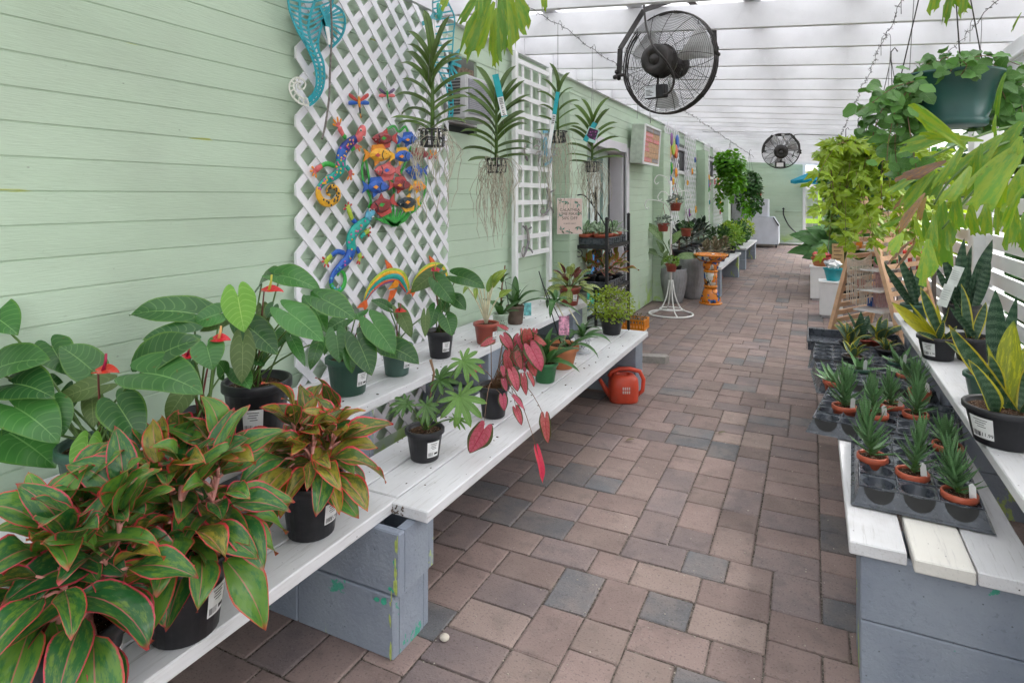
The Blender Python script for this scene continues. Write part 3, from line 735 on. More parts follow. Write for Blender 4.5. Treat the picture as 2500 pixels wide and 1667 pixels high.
# ================================================================ LEFT SIDE: BENCHES
def paint0(name, c): return plain(name, c, .7, .2, var=.2, nscale=60)
def block(parent, x0, y0, z0, along='x', L=.395, D=.194, Hh=.194, mat=None, mesh={}):
    """hollow two-cell concrete block"""
    key = (along, L)
    if key not in mesh:
        b = MB(); t = .032
        b.bevbox(0, L, 0, t, 0, Hh, .004).bevbox(0, L, D - t, D, 0, Hh, .004)
        for xa in (0.0005, L / 2 - t / 2, L - t - .0005): b.box(xa, xa + t, t + .0003, D - t - .0003, .001, Hh - .001)
        if along == 'y': b.v = [(v[1], v[0], v[2]) for v in b.v]; b.f = [f[::-1] for f in b.f]
        mesh[key] = b.mesh('concrete_block', [MT['block']])
    return inst('concrete_block', mesh[key], Matrix.Translation((x0, y0, z0)), parent)
def plankobj(parent, x0, x1, y0, y1, z0, mat, th=.038, jit=True):
    b = MB(); n = 10; a = rnd(-.004, .004) if jit else 0; rr = random.Random(int(x0 * 1e4))
    b.bevbox(x0, x1, y0 + a, y1 + a, z0, z0 + th, .0035); return b.build('plank', mat, parent)
nb = thing('plank_bench', (-1.5, .8, 0), 'white two-tier plank bench at near left carrying the red-edged aglaonemas', 'bench')
for i, (a, c) in enumerate(((-1.375, -1.237), (-1.518, -1.379))): plankobj(nb, a, c, -.6, 1.662, .392, MT['plank'])
for i, (a, c) in enumerate(((-1.69, -1.553), (-1.832, -1.694), (-1.96, -1.836))): plankobj(nb, a, c, -.6, 1.70, .592, MT['plank'])
for yb in (-.45, .35): block(nb, -1.66, yb, 0); block(nb, -1.66, yb, .197)
for yb in (-.45, .35, 1.30): block(nb, -1.955, yb, .40)
fb = thing('plank_bench', (-1.5, 3, 0), 'long white two-tier plank bench on grey blocks beside the big lattice', 'bench')
for i, (a, c) in enumerate(((-1.24, -1.098), (-1.386, -1.246), (-1.53, -1.392))): plankobj(fb, a, c, (1.632, 1.672, 1.676)[i], 4.54, .392, MT['plank'])
for i, (a, c) in enumerate(((-1.69, -1.553), (-1.832, -1.694), (-1.955, -1.836))): plankobj(fb, a, c, 1.71, 4.54, .592, MT['plank'])
block(fb, -1.555, 1.537, 0); block(fb, -1.538, 1.543, .1965); block(fb, -1.953, 1.537, 0); block(fb, -1.937, 1.543, .1965)
for yb in (2.85, 4.365):
    for zz in (0, .1965):
        if yb > 4: block(fb, -1.54, yb, zz)
        block(fb, -1.953, yb, zz)
for yb in (1.75, 2.9, 4.2): block(fb, -1.955, yb, .40)
rr = random.Random(15)
for m_, n_, zc in ((paint0('lime_paint_chip', (.44, .52, .14)), 26, None), (paint0('teal_paint_chip', (.06, .38, .25)), 7, .19)):
    for k in range(n_):
        z = rr.choice((rr.uniform(.01, .38), rr.uniform(.16, .24))) if zc is None else rr.uniform(.165, .225); up_ = z > .1955; xe = -1.143 if up_ else -1.16; yf = 1.543 if up_ else 1.537
        w = rr.uniform(.002, .006) * (1 if zc is None else 2.2); h = rr.uniform(.008, .03) if zc is None else rr.uniform(.006, .012); x = xe - (rr.uniform(.004, .012) if zc is None else rr.uniform(.01, .06)) - w; z = min(max(z, .03), .36)
        if abs(z - .1955) < h: z += h * 1.2
        pl = [(x + w * rr.uniform(.7, 1.2) * math.cos(a * .8976), z + h * rr.uniform(.5, 1.2) * math.sin(a * .8976)) for a in range(7)]
        pl = [(min(px_, xe - .005), pz_) for px_, pz_ in pl]
        MB().prism(pl[::-1], .0006, Matrix(((1, 0, 0, 0), (0, 0, -1, yf - .0002 - .00009 * (k + (30 if zc else 0))), (0, 1, 0, 0), (0, 0, 0, 1)))).build('paint_chip', m_, fb)
# rotten end of the front plank: splinters
b = MB(); rr = random.Random(4)
for k in range(26):
    x = rr.uniform(-1.238, -1.19); z = rr.uniform(.395, .424); L = rr.uniform(.008, .03)
    b.box(x, x + .004, 1.634 - L * .25, 1.634 + .004, z, z + rr.uniform(.002, .005))
b.build('splintered_end', plain('rotten_wood', (.16, .13, .11), .9, .1, var=.5, nscale=70), fb)

# ---------------------------------------------------------------- anthuriums with leaves read from the photograph
def anthurium(name, label, S_rim, t, z0, rt, h, mat, leaves, flowers=(), txt=None, rb=None, lab=True, loff=25):
    c = PT(S_rim[0], S_rim[1], t); base = Vector((c.x, c.y, z0))
    P = plant(name, base, label); pot(P, base, rt, h, mat, rb)
    if lab: plabel(P, base, rt, h, rb, txt=txt, off=loff)
    soil = base + Vector((0, 0, h * .86)); tp = depth(base)
    for q in leaves:
        r, ax, ay, tx, ty = q[:5]; kind = q[5] if len(q) > 5 else 'anth'; d0 = q[6] if len(q) > 6 else rnd(-.05, .06); w = q[7] if len(q) > 7 else 1.0; tilt = q[8] if len(q) > 8 else .55
        A = PT(*Z(r, ax, ay), tp - d0); T = PT(*Z(r, tx, ty), tp - d0 - rnd(.01, .06))
        N = VCAM(A) + Vector((rnd(-.15, .15), rnd(-.15, .15), tilt))
        me = random.choice(LV[kind]); pl_leaf(me, A, T, N, w * rnd(.95, 1.08), P)
        an = rnd(0, 6.28); petiole(P, soil + Vector((.3 * rt * math.cos(an), .3 * rt * math.sin(an), -.003)), A, .0028)
    for (r, x, y, sp, col, ln) in flowers:
        A = PT(*Z(r, x, y), tp - .03); rt_ = Vector((CS, SN, 0))
        pl_leaf(LV['spathe'][0], A - rt_ * ln * .3, A + rt_ * ln * .55 + Vector((0, 0, -.08 * ln)), VCAM(A) * .6 + Vector((rnd(-.4, .4), rnd(-.4, .4), 1)), 1.0, P, 'spathe')
        stalk(P, [A - rt_ * ln * .1, A + Vector((0, 0, ln * .38)), A + Vector((.002, 0, ln * .68))], .0045, .0028, sp, 'spadix', 7)
        petiole(P, soil, A - rt_ * ln * .3, .0025, MT['redstalk'])
    return P
LM['red'] = leafmat('red_spathe', (.45, .008, .02), (.52, .015, .028), (.7, .1, .09), .03, 6, .3, rough=.18, transl=.12, spec=.6)
LV['spathe'] = [blade('spathe', LM['red'], .38, HEART, 9, 4, .2, .6, .06, lobe=.22)]
MT['spad_o'] = stalkmat('orange_spadix', (.75, .38, .14)); MT['spad_y'] = stalkmat('yellow_spadix', (.48, .45, .06)); MT['spad_r'] = stalkmat('crimson_spadix', (.32, .01, .05))
anthurium('anthurium', 'leafy anthurium in a dark green pot at far left with one red flower', (245, 1105), 1.60, .63, .094, .165, MT['greenpot'], [
    ('a', 100, 1120, 415, 1375, 'anth', .08, 1.0, .7), ('a', 40, 1290, 390, 1545, 'anth', .03, .95), ('a', -60, 870, 350, 790, 'anth', .0, .85), ('a', 95, 960, 385, 1062, 'anth', .03, .8),
    ('a', -90, 470, 128, 622, 'anth', -.05, .9), ('a', 360, 700, 470, 900, 'anth', -.08, .9), ('a', 640, 865, 410, 695, 'anth', -.08, 1.1), ('a', 690, 970, 372, 1092, 'anthback', -.02, .8),
    ('a', 280, 1000, 440, 950, 'anth', -.1), ('a', 372, 1110, 440, 1325, 'anth', .05, 1.15), ('a', 640, 1060, 655, 1270, 'anthback', -.03, .8), ('a', 612, 1375, 545, 1625, 'anthlime', .12, 1.05, .35),
    ('a', 820, 1105, 985, 1385, 'anth', .1, 1.0, .4), ('a', 1000, 885, 1418, 1032, 'anth', .10, .95, .8), ('a', 1005, 840, 1402, 650, 'anth', .03, .85), ('a', 150, 1180, 40, 1420, 'anth', .0, .9), ('a', 880, 1060, 930, 1200, 'anth', -.06, .9), ('a', 500, 1010, 440, 1180, 'anth', -.06, 1)],
    [('a', 735, 870, MT['spad_r'], 0, .065)], lab=False)
anthurium('anthurium', 'anthurium with two red flowers in a slim black pot, second from the left', (487, 1006), 1.80, .63, .074, .17, MT['blackpot'], [
    ('a', 1290, 610, 990, 655, 'anth', 0, 1.0, .9), ('a', 1352, 472, 900, 485, 'anth', -.08, .75, 1.0), ('a', 1440, 700, 1482, 866, 'anth', .05, 1.3, .3), ('a', 1300, 1000, 1155, 1218, 'anthback', .1, .8, .2),
    ('a', 1535, 470, 1345, 548, 'anth', -.06, .9), ('a', 1560, 520, 1390, 600, 'anthback', -.1, .8), ('a', 1330, 800, 1290, 900, 'anth', -.04, 1.1), ('a', 1560, 880, 1500, 800, 'anth', -.08, 1)],
    [('a', 1535, 648, MT['spad_o'], 0, .055), ('a', 1315, 770, MT['spad_r'], 0, .05)], lab=False)
anthurium('anthurium', 'tall anthurium with one bright lime heart leaf, in a big black pot', (628, 922), 2.03, .63, .104, .20, MT['blackpot'], [
    ('a', 1655, 348, 1702, 604, 'anthlime', .14, 1.15, .12), ('a', 1690, 680, 1682, 960, 'anthback', .14, .9, .1), ('a', 1722, 560, 1935, 758, 'anth', .06, .85), ('a', 1648, 870, 1745, 1000, 'anth', .12, 1.0),
    ('e', 405, 345, 352, 440, 'anth', .05, 1.6, .5), ('e', 540, 395, 838, 645, 'anth', .08, 1.0, .7), ('e', 470, 80, 810, 215, 'anth', -.04, .7, 1.0), ('e', 820, 275, 1112, 455, 'anth', .03, .95, .7), ('e', 310, 150, 505, 55, 'anth', -.1, 1.0, .9),
    ('e', 560, 600, 680, 855, 'anthslim', -.02, .8), ('e', 800, 640, 720, 885, 'anthslim', -.08, 1.0), ('e', 740, 310, 862, 565, 'anth', -.06, .8), ('e', 320, 360, 345, 525, 'anthback', -.05, .9), ('e', 500, 560, 430, 700, 'anth', -.04, .9), ('e', 250, 780, 330, 850, 'anth', 0, 1.2)],
    [('e', 390, 205, MT['spad_y'], 0, .075)], loff=-8)
anthurium('anthurium', 'anthurium in a dark green pot standing before the lower lizard', (851, 885), 2.51, .63, .088, .15, MT['greenpot'], [
    ('e', 1130, 635, 1247, 932, 'anth', .08, .95, .3), ('e', 1260, 490, 1442, 750, 'anth', .06, .9, .5), ('e', 945, 590, 972, 822, 'anth', .05, 1.0, .3), ('e', 1015, 455, 850, 565, 'anth', -.02, 1.0), ('e', 1050, 745, 1078, 914, 'anth', .1, .8, .3), ('e', 1120, 400, 1140, 460, 'anth', -.08, 1.5), ('e', 1300, 620, 1330, 740, 'anth', -.04, 1.0), ('e', 880, 640, 840, 760, 'anthslim', -.05, 1)],
    [('e', 1185, 490, MT['redstalk'], 0, .05)], loff=45)
anthurium('anthurium', 'sparse anthurium with a ragged red-green leaf in a faded green pot', (969, 838), 2.77, .63, .068, .135, MT['fadedgreen'], [
    ('e', 1395, 690, 1652, 832, 'anth', .08, 1.0, .8), ('e', 1488, 395, 1585, 610, 'anthback', .0, .7), ('e', 1385, 350, 1240, 288, 'anth', -.03, .8), ('e', 1705, 420, 1700, 605, 'anthback', 0, .6)],
    [('e', 1490, 380, MT['redstalk'], 0, .05)], loff=50)
anthurium('anthurium', 'slender anthurium in a black pot with a white price label, before the right dolphin', (1075, 812), 3.07, .63, .067, .135, MT['blackpot'], [
    ('e', 1812, 140, 1948, 325, 'anth', .05, .95, .4), ('e', 1785, 65, 1572, 228, 'anthback', -.02, .7), ('e', 1782, 370, 1735, 532, 'anth', .03, 1.0), ('e', 1882, 440, 1928, 594, 'anth', .06, 1.1), ('e', 1955, 275, 2046, 374, 'anth', 0, 1.1), ('f', 620, 70, 812, 155, 'anth', 0, .8), ('e', 1840, 300, 1900, 410, 'anth', -.05, .9)],
    [('e', 1790, 30, MT['spad_y'], 0, .05)], txt='$2.99', loff=30)

# ---------------------------------------------------------------- aglaonemas
def aglaonema(label, base, rt, h, n, top, spread, L0, red, seed, lean=(0, 0), txt=None, lab=True, loff=20):
    random.seed(seed); base = Vector(base); P = plant('aglaonema', base, label); pot(P, base, rt, h, MT['blackpot'])
    if lab: plabel(P, base, rt, h, txt=txt, off=loff)
    soil = base + Vector((0, 0, h * .88)); stems = []
    for k in range(5):
        a = k * 1.26 + .3; s0 = soil + Vector((math.cos(a), math.sin(a), 0)) * rt * .35
        s1 = soil + Vector((lean[0] + math.cos(a) * spread * .35, lean[1] + math.sin(a) * spread * .35, top * rnd(.75, 1.0)))
        stems.append((s0, s1)); stalk(P, [s0, (s0 + s1) / 2 + Vector((0, 0, .01)), s1], .0075, .005, MT['pinkstalk'], 'stem')
    for i in range(n):
        f = (i + .5) / n; s0, s1 = stems[i % 5]; az = i * 2.39996 + rnd(-.35, .35)
        S = s0 + (s1 - s0) * min(1, .15 + f * .9); el = R(-22 + 92 * f ** 1.1 + rnd(-14, 14))
        out = Vector((math.cos(az), math.sin(az), 0)); d = out * math.cos(el) + Vector((0, 0, math.sin(el)))
        pl = rnd(.035, .075) * (1.3 - .5 * f) * L0 / .18; A = S + (out * math.cos(el + .35) + Vector((0, 0, math.sin(el + .35)))) * pl
        L = L0 * rnd(.65, 1.25) * (1.05 - .28 * f); e2 = el - R(rnd(5, 30)); T = A + (out * math.cos(e2) + Vector((0, 0, math.sin(e2)))) * L
        if T.x < XW + .03: T.x = XW + .03
        if T.z < .445: T.z = .445 + rnd(0, .02)
        kind = 'aglared' if random.random() < red * (.5 + f) else 'agla'
        N = Vector((0, 0, 1)) + out * (-.5 * math.sin(el)) + VCAM(A) * .35 + Vector((rnd(-.3, .3), rnd(-.3, .3), 0))
        pl_leaf(random.choice(LV[kind]), A, T, N, rnd(1.0, 1.25), P)
        stalk(P, [S, (S + A) / 2 + Vector((0, 0, .006)), A], .004, .003, MT['pinkstalk'], 'petiole', 4)
    return P
aglaonema('red-edged aglaonema in a black pot at the near left corner', GZ(165, 1735, .43) , .10, .18, 112, .19, .20, .148, .10, 3, lean=(-.02, .05), loff=60)
aglaonema('red-edged aglaonema in a black pot, between its two neighbours on the near bench', GZ(452, 1535, .43), .094, .18, 108, .20, .20, .146, .18, 5, lean=(-.02, .03), loff=52)
aglaonema('rosy red-edged aglaonema in a black pot at the end of the near bench', GZ(760, 1297, .43), .088, .165, 92, .17, .18, .145, .85, 9, lean=(.0, .02), txt='$5.99', loff=48)

# ---------------------------------------------------------------- caladium
base = GZ(1205, 1015, .43); tp = depth(base); random.seed(21)
P = plant('caladium', base, 'pink caladium with drooping leaves in a black pot at the bench edge'); pot(P, base, .068, .145, MT['blackpot'], .052)
soil = base + Vector((0, 0, .125))
for (ax, ay, tx, ty, w, d0, kind) in ((930, 470, 1005, 595, 1.2, -.02, 'cal'), (870, 505, 775, 560, 1.0, .03, 'cal'), (1090, 480, 1242, 548, .9, .02, 'cal'), (1115, 530, 1205, 735, 1.05, .08, 'cal'), (1030, 590, 1065, 722, 1.0, .04, 'cal'), (1090, 580, 1190, 700, .8, .03, 'cal'),
        (930, 690, 942, 770, 1.2, .08, 'cal'), (990, 705, 1038, 874, 1.1, .10, 'cal'), (1070, 742, 1098, 898, .8, .10, 'cal'), (935, 775, 960, 872, 1.0, .09, 'cal'), (930, 885, 946, 1008, 1.0, .12, 'cal'), (1018, 968, 1066, 1108, .9, .14, 'cal'), (1003, 890, 1086, 1003, .6, .14, 'cal'),
        (1222, 1015, 1252, 1232, .75, .16, 'cal'), (1170, 1262, 1212, 1512, .8, .18, 'calpink'), (825, 1095, 702, 1294, 1.25, .14, 'cal'), (785, 690, 700, 772, .9, .03, 'cal'), (1110, 728, 1152, 842, .7, .1, 'cal'), (1085, 440, 1140, 490, 1.0, -.03, 'cal'), (975, 440, 885, 410, .8, -.05, 'cal'), (1120, 600, 1145, 700, 1, -.03, 'cal'), (1050, 470, 1010, 560, 1, -.04, 'cal'), (1150, 480, 1225, 560, .9, -.04, 'cal')):
    A = PT(*Z('f', ax, ay), tp - d0); T = PT(*Z('f', tx, ty), tp - d0 - rnd(0, .04))
    if T.z < .44 and T.x < -1.08:
        td = depth(GZ(*Z('f', tx, ty), .445)) - .004; A = PT(*Z('f', ax, ay), td - .02); T = PT(*Z('f', tx, ty), td)
    A = A + (T - A) * .2
    pl_leaf(random.choice(LV[kind]), A, T, VCAM(A) + Vector((rnd(-.5, .5), rnd(-.5, .5), rnd(.1, .6))), w * .9, P)
    S = soil + Vector((rnd(-.02, .02), rnd(-.02, .02), 0)); hi = max(S.z, A.z) + .03 + .25 * (A - S).length
    m = (S + A) / 2; m.z = max(m.z, S.z + .55 * (hi - S.z)) if A.z > S.z else S.z + .16
    stalk(P, bez(S, m, A, 8), .0022, .0013, MT['brownstalk'], 'stalk', 4)
for k in range(16):
    x, y = rnd(930, 1160), rnd(450, 740); A = PT(*Z('f', x, y), tp - rnd(-.05, .06)); T = PT(*Z('f', x + rnd(-30, 45), y + rnd(60, 110)), tp - rnd(-.03, .08))
    pl_leaf(random.choice(LV['cal']), A, T, VCAM(A) + Vector((rnd(-.8, .8), rnd(-.8, .8), rnd(0, .8))), rnd(.8, 1.1), P); S = soil + Vector((rnd(-.02, .02), rnd(-.02, .02), 0)); stalk(P, bez(S, (S + A) / 2 + Vector((0, 0, .03)), A, 5), .002, .0013, MT['brownstalk'], 'stalk', 4)
# ---------------------------------------------------------------- split-leaf philodendron
def fingers(key, n=2):
    out = []
    for i in range(n):
        b = MB(); rr = random.Random(60 + i)
        for (a, L) in ((-150, .5), (-115, .68), (-82, .82), (-50, .95), (-22, 1.05), (6, 1.08), (34, 1.0), (64, .9), (98, .72), (135, .52)):
            me = blade('finger', LM[key], .10, hw_ell(.55, .7, .55), 6, 1, .2, rr.uniform(.4, 1.3), seed=i)
            M = Matrix.Rotation(R(-a + rr.uniform(-7, 7)), 4, 'Z') @ Matrix.Diagonal((L * 1.1, L, L, 1))
            uv = [(l.uv[0], l.uv[1]) for l in me.uv_layers[0].data]; k = 0
            for p in me.polygons:
                b.add([M @ me.vertices[v].co for v in p.vertices], [list(range(len(p.vertices)))], 0, uv[k:k + len(p.vertices)], True); k += len(p.vertices)
        out.append(b.mesh('split_leaf', [LM[key]]))
    return out
LV['phil'] = fingers('phil', 3)
base = GZ(1037, 1118, .43); tp = depth(base)
P = plant('split_leaf_philodendron', base, 'split-leaf philodendron with browned tips in a small black pot on the white bench'); pot(P, base, .070, .118, MT['blackpot'], .053); plabel(P, base, .070, .118, .053, off=32, wdeg=46, hh=.5)
soil = base + Vector((0, 0, .10))
for (cx, cy, tx, ty, w, d0) in ((490, 790, 640, 800, .95, 0), (630, 905, 720, 1100, 1.1, .07), (655, 660, 770, 790, .95, .03), (400, 965, 430, 1110, .8, .08), (265, 950, 150, 1030, .8, .04), (600, 1060, 680, 1130, .6, .06)):
    A = PT(*Z('f', cx, cy), tp - d0); T = PT(*Z('f', tx, ty), tp - d0 - .03)
    pl_leaf(random.choice(LV['phil']), A, T, VCAM(A) * .9 + Vector((0, 0, .7)), w, P); petiole(P, soil, A, .0028)
stalk(P, [soil, PT(*Z('f', 455, 740), tp), PT(*Z('f', 430, 650), tp)], .003, .006, MT['brownstalk'], 'dry_leaf_sheath')

# ---------------------------------------------------------------- generic builders for the smaller plants
def rosette(P, c, n, kind, L, el0, el1, mat=None, pl=.0, ws=1.0, seed=0, jit=.25, lift=0.0, zmin=None, name='leaf', rad=.3, vc=.25):
    rr = random.Random(seed); c = Vector(c)
    for i in range(n):
        f = (i + .5) / n; az = i * 2.39996 + rr.uniform(-jit, jit); el = R(el0 + (el1 - el0) * f + rr.uniform(-9, 9))
        out = Vector((math.cos(az), math.sin(az), 0)); d = out * math.cos(el) + Vector((0, 0, math.sin(el)))
        ll = L * rr.uniform(.75, 1.15); S = c + out * rad * .02 + Vector((0, 0, lift * f)); A = S + (d + Vector((0, 0, .35))).normalized() * pl * rr.uniform(.6, 1.3); T = A + (d - Vector((0, 0, .12))) * ll
        if zmin is not None and T.z < zmin: T.z = zmin
        T.x = max(T.x, XW + .02)
        pl_leaf(rr.choice(LV[kind]), A, T, Vector((0, 0, 1)) - out * math.sin(el) * .9 + VCAM(A) * vc, ws, P, name)
        if pl > .012 and mat: stalk(P, [S, (S + A) / 2 + d * .004, A], .0026, .0018, mat, 'petiole', 4)
def cloud(name, parent, key, c, rad, n, L, seed=0, ws=1.0, hang=0.0, shell=.5, kind=None, tilt=.6):
    """a mass of leaves too small to pick apart singly: one mesh"""
    rr = random.Random(seed); b = MB(); c = Vector(c); pool = LV[key]
    for i in range(n):
        while True:
            v = Vector((rr.uniform(-1, 1), rr.uniform(-1, 1), rr.uniform(-1, 1)))
            if shell < v.length < 1: break
        p = c + Vector((v.x * rad[0], v.y * rad[1], v.z * rad[2])); out = Vector((v.x, v.y, v.z * .5)).normalized()
        d = (out + Vector((rr.uniform(-.6, .6), rr.uniform(-.6, .6), rr.uniform(-.5, .5) - hang))).normalized()
        N = out + Vector((rr.uniform(-.4, .4), rr.uniform(-.4, .4), tilt)); ll = L * rr.uniform(.6, 1.25)
        M = frame(d, N, p) @ Matrix.Diagonal((ll * ws, ll, ll, 1)); me = rr.choice(pool); uv = me.uv_layers[0].data; k = 0
        vs = [M @ q.co for q in me.vertices]; o = len(b.v); b.v += [tuple(q) for q in vs]
        for pg in me.polygons:
            b.f.append([o + q for q in pg.vertices]); b.m.append(0); b.sm.append(True); b.uv.append([tuple(uv[k + q].uv) for q in range(len(pg.vertices))]); k += len(pg.vertices)
    o = b.build(name, LM[kind or key] if (kind or key) in LM else pool[0].materials[0], parent); o['kind'] = 'stuff'; return o
for key, mk in (('swede_s', 'swede'), ('tinyfern', 'fern'), ('tinysucc', 'succ'), ('tinygreen', 'green'), ('tinylime', 'lime'), ('tinyivy', 'ivy'), ('tinylily', 'lily')):
    LV[key] = [blade(key, LM[mk], .34, hw_ell(.75), 3, 1, .25, .6, seed=i) for i in range(2)]

# pale dumb cane in a brick-red pot
base = GZ(1187, 838, .63); tp = depth(base); P = plant('dumb_cane', base, 'pale yellow-green dumb cane with cream stems in a brick-red pot'); pot(P, base, .066, .115, MT['redpot']); plabel(P, base, .066, .115, off=55)
soil = base + Vector((0, 0, .1)); random.seed(31)
for (ax, ay, tx, ty, w) in ((850, 150, 965, 20, 1.0), (830, 180, 855, 60, .9), (905, 215, 1003, 165, .95), (770, 140, 640, 130, .8), (745, 150, 745, 235, .9), (800, 120, 735, 90, .8), (690, 145, 655, 195, .8), (870, 120, 905, 40, .7)):
    A = PT(*Z('f', ax, ay), tp - rnd(-.02, .05)); T = PT(*Z('f', tx, ty), tp - rnd(.02, .07)); pl_leaf(random.choice(LV['dumb']), A, T, VCAM(A) + Vector((0, 0, .5)), w * 1.1, P); petiole(P, soil, A, .0038, MT['palestalk'])
# orchid in pierced pale-green pot, orchid in a fibre pot
base = GZ(1222, 805, .63); P = plant('orchid', base, 'orchid in a pale green pierced ceramic pot at the back of the bench')
pot(P, base, .050, .10, plain('celadon_glaze', (.47, .58, .46), .25, .5, var=.05), .038, rim=.08, rim_out=.002); soil = base + Vector((0, 0, .085))
for k in range(6):
    a = math.atan2(-base.y, -base.x) + R(20) + k * 1.047; q = .046; c0 = base + Vector((0, 0, .05)); an = math.atan2(-base.y, -base.x) + R(15)
    u_ = Vector((-math.sin(an), math.cos(an), 0)); cc = c0 + Vector((math.cos(an), math.sin(an), 0)) * .0475 + u_ * .014 * math.cos(k * 1.047) + Vector((0, 0, .014 * math.sin(k * 1.047)))
    MB().ball(cc, .004, 6, 0, (.6, .6, 1)).build('hole_shade_dot', MT['ink'], P)  # black beads colour in the shade of the pot's piercings
rosette(P, soil, 6, 'grass', .16, 20, 60, ws=2.4, seed=3); stalk(P, [soil, soil + Vector((.01, 0, .18)), soil + Vector((.02, .02, .30))], .006, .004, MT['brownstalk'], 'cane')
rosette(P, soil + Vector((.01, 0, .2)), 4, 'green', .10, 20, 70, ws=1.0, seed=8)
base = GZ(1258, 790, .63); P = plant('orchid', base, 'arching strap-leaved orchid in a brown fibre pot by the wall'); pot(P, base, .058, .115, plain('brown_fibre', (.15, .11, .09), .9, .1, var=.3, nscale=14, bump=.6), .046, rim=.1, rim_out=.001)
rosette(P, base + Vector((0, 0, .10)), 9, 'grass', .24, 15, 70, ws=1.6, seed=5); MB().tube([base + Vector((-.03, -.03, .1)), base + Vector((-.045, -.05, .27))], .0025, 5).build('stake', MT['iron'], P)
tg = MB().box(-.025, .025, -.001, .001, 0, .085).build('picture_tag', plain('teal_tag', (.16, .45, .46), .4, .4, var=.5, nscale=40), P); tg.location = wmat(P).inverted() @ GZ(1288, 770, .63); tg.rotation_euler = (0, 0, .5)
# calathea
base = GZ(1391, 744, .63); P = plant('calathea', base, 'striped calathea spilling over a brick-red pot at the bench end'); pot(P, base, .078, .135, MT['redpot']); plabel(P, base, .078, .135, off=35, wdeg=30)
soil = base + Vector((0, 0, .12)); rosette(P, soil, 34, 'calath', .115, -38, 60, MT['petiole'], .10, 1.0, 4, zmin=.645); rosette(P, soil, 8, 'calred', .11, 30, 60, MT['redstalk'], .13, .9, 7)
A = PT(*Z('f', 1395, 160), depth(base) - .12); pl_leaf(LV['calath'][1], A, PT(*Z('f', 1400, 262), depth(base) - .12), VCAM(A), 1.0, P)
# spathiphyllum in a green pot
base = GZ(1331, 931, .43); P = plant('spathiphyllum', base, 'narrow-leaved young plant in a bright green pot beside the caladium'); pot(P, base, .066, .108, plain('bright_green_plastic', (.035, .16, .055), .4, .45))
rosette(P, base + Vector((0, 0, .1)), 12, 'grass', .20, -5, 75, ws=1.7, seed=13); rosette(P, base + Vector((0, 0, .1)), 4, 'green', .13, 10, 50, ws=1.1, seed=2)
# clay pot with an arching dendrobium and stake
base = GZ(1372, 897, .43); P = plant('dendrobium_orchid', base, 'leaning orchid on a dark stake in a wide terracotta clay pot'); pot(P, base, .094, .14, MT['terraclay'], .062, rim=.26, rim_out=.007)
soil = base + Vector((0, 0, .12)); tp = depth(base)
MB().tube([soil, PT(*Z('f', 1185, 35), tp - .05)], .0035, 5).build('stake', MT['iron'], P); MB().tube([soil + Vector((.05, .05, 0)), PT(*Z('f', 1215, 130), tp)], .0028, 5).build('stake', MT['iron'], P)
stalk(P, [soil, PT(*Z('f', 1390, 420), tp), PT(*Z('f', 1300, 240), tp)], .006, .004, MT['palestalk'], 'cane')
rosette(P, PT(*Z('f', 1300, 250), tp), 8, 'grass', .17, -30, 40, ws=1.8, seed=6); rosette(P, soil + Vector((.04, .0, .0)), 5, 'grass', .2, -10, 40, ws=1.5, seed=16)
tg = MB().box(-.03, .03, -.001, .001, 0, .11).build('picture_tag', plain('pink_tag', (.62, .30, .42), .4, .4, var=.6, nscale=45), P); tg.location = wmat(P).inverted() @ PT(*Z('f', 1360, 478), tp - .02); tg.rotation_euler = (0, 0, .45)
inst('price_lettering', price('$26.95'), wmat(tg) @ frame(Vector((0, 0, 1)), Vector((0, -1, 0)), (0, -.0016, .03)) @ Matrix.Scale(.016, 4), tg)
# white pierced pot with saucer
base = GZ(1422, 862, .43); P = plant('orchid', base, 'small orchid in a white pierced ceramic pot with saucer'); wm = plain('white_glaze', (.70, .71, .74), .18, .5, var=.04)
MB().lathe([(.03, 0), (.052, .006), (.056, .014), (.05, .012), (0, .010)], base, 22).build('saucer', wm, P); pot(P, base + Vector((0, 0, .0125)), .053, .10, wm, .04, rim=.06, rim_out=.001)
an = math.atan2(-base.y, -base.x); rr = random.Random(2)
for k in range(16):
    a = an + rr.uniform(-.9, .9); z = rr.uniform(.02, .08); q = .0405 + (z / .1) * .0115
    MB().ball(base + Vector((q * math.cos(a), q * math.sin(a), z + .012)), .0042, 6, 0, (1, 1, .8)).build('hole_shade_dot', plain('shadow_hole', (.09, .09, .10), .8) if k == 0 else bpy.data.materials['shadow_hole'], P)  # dark beads on the glaze, coloured as the shade inside holes
rosette(P, base + Vector((0, 0, .1)), 9, 'grass', .16, -15, 70, ws=2.0, seed=23); stalk(P, [base + Vector((0, 0, .1)), base + Vector((-.04, 0, .2)), base + Vector((-.10, .02, .27))], .005, .004, MT['palestalk'], 'cane')
# maidenhair fern
base = GZ(1493, 815, .43); P = plant('maidenhair_fern', base, 'lacy lime-green maidenhair fern in a black bowl pot at the bench corner'); pot(P, base, .088, .125, MT['blackpot'], .062, rim=.1)
rr = random.Random(77); top = base + Vector((0, 0, .11))
for k in range(30):
    a = rr.uniform(0, 6.28); e = rr.uniform(.05, .17); hgt = rr.uniform(.05, .2); q = top + Vector((math.cos(a) * e, math.sin(a) * e, hgt))
    stalk(P, bez(top + Vector((math.cos(a), math.sin(a), 0)) * .02, top + Vector((math.cos(a) * e * .4, math.sin(a) * e * .4, hgt * 1.1)), q, 4), .0012, .0007, MT['redstalk'], 'frond_stalk', 3)
cloud('fronds', P, 'tinyfern', top + Vector((0, 0, .10)), (.17, .17, .13), 1300, .018, 5, 1.6, .2, .2)
cloud('dry_fronds', P, 'tinysucc', top + Vector((.03, .03, .19)), (.09, .09, .07), 160, .014, 6, 1.4, .2, .1, 'kal')
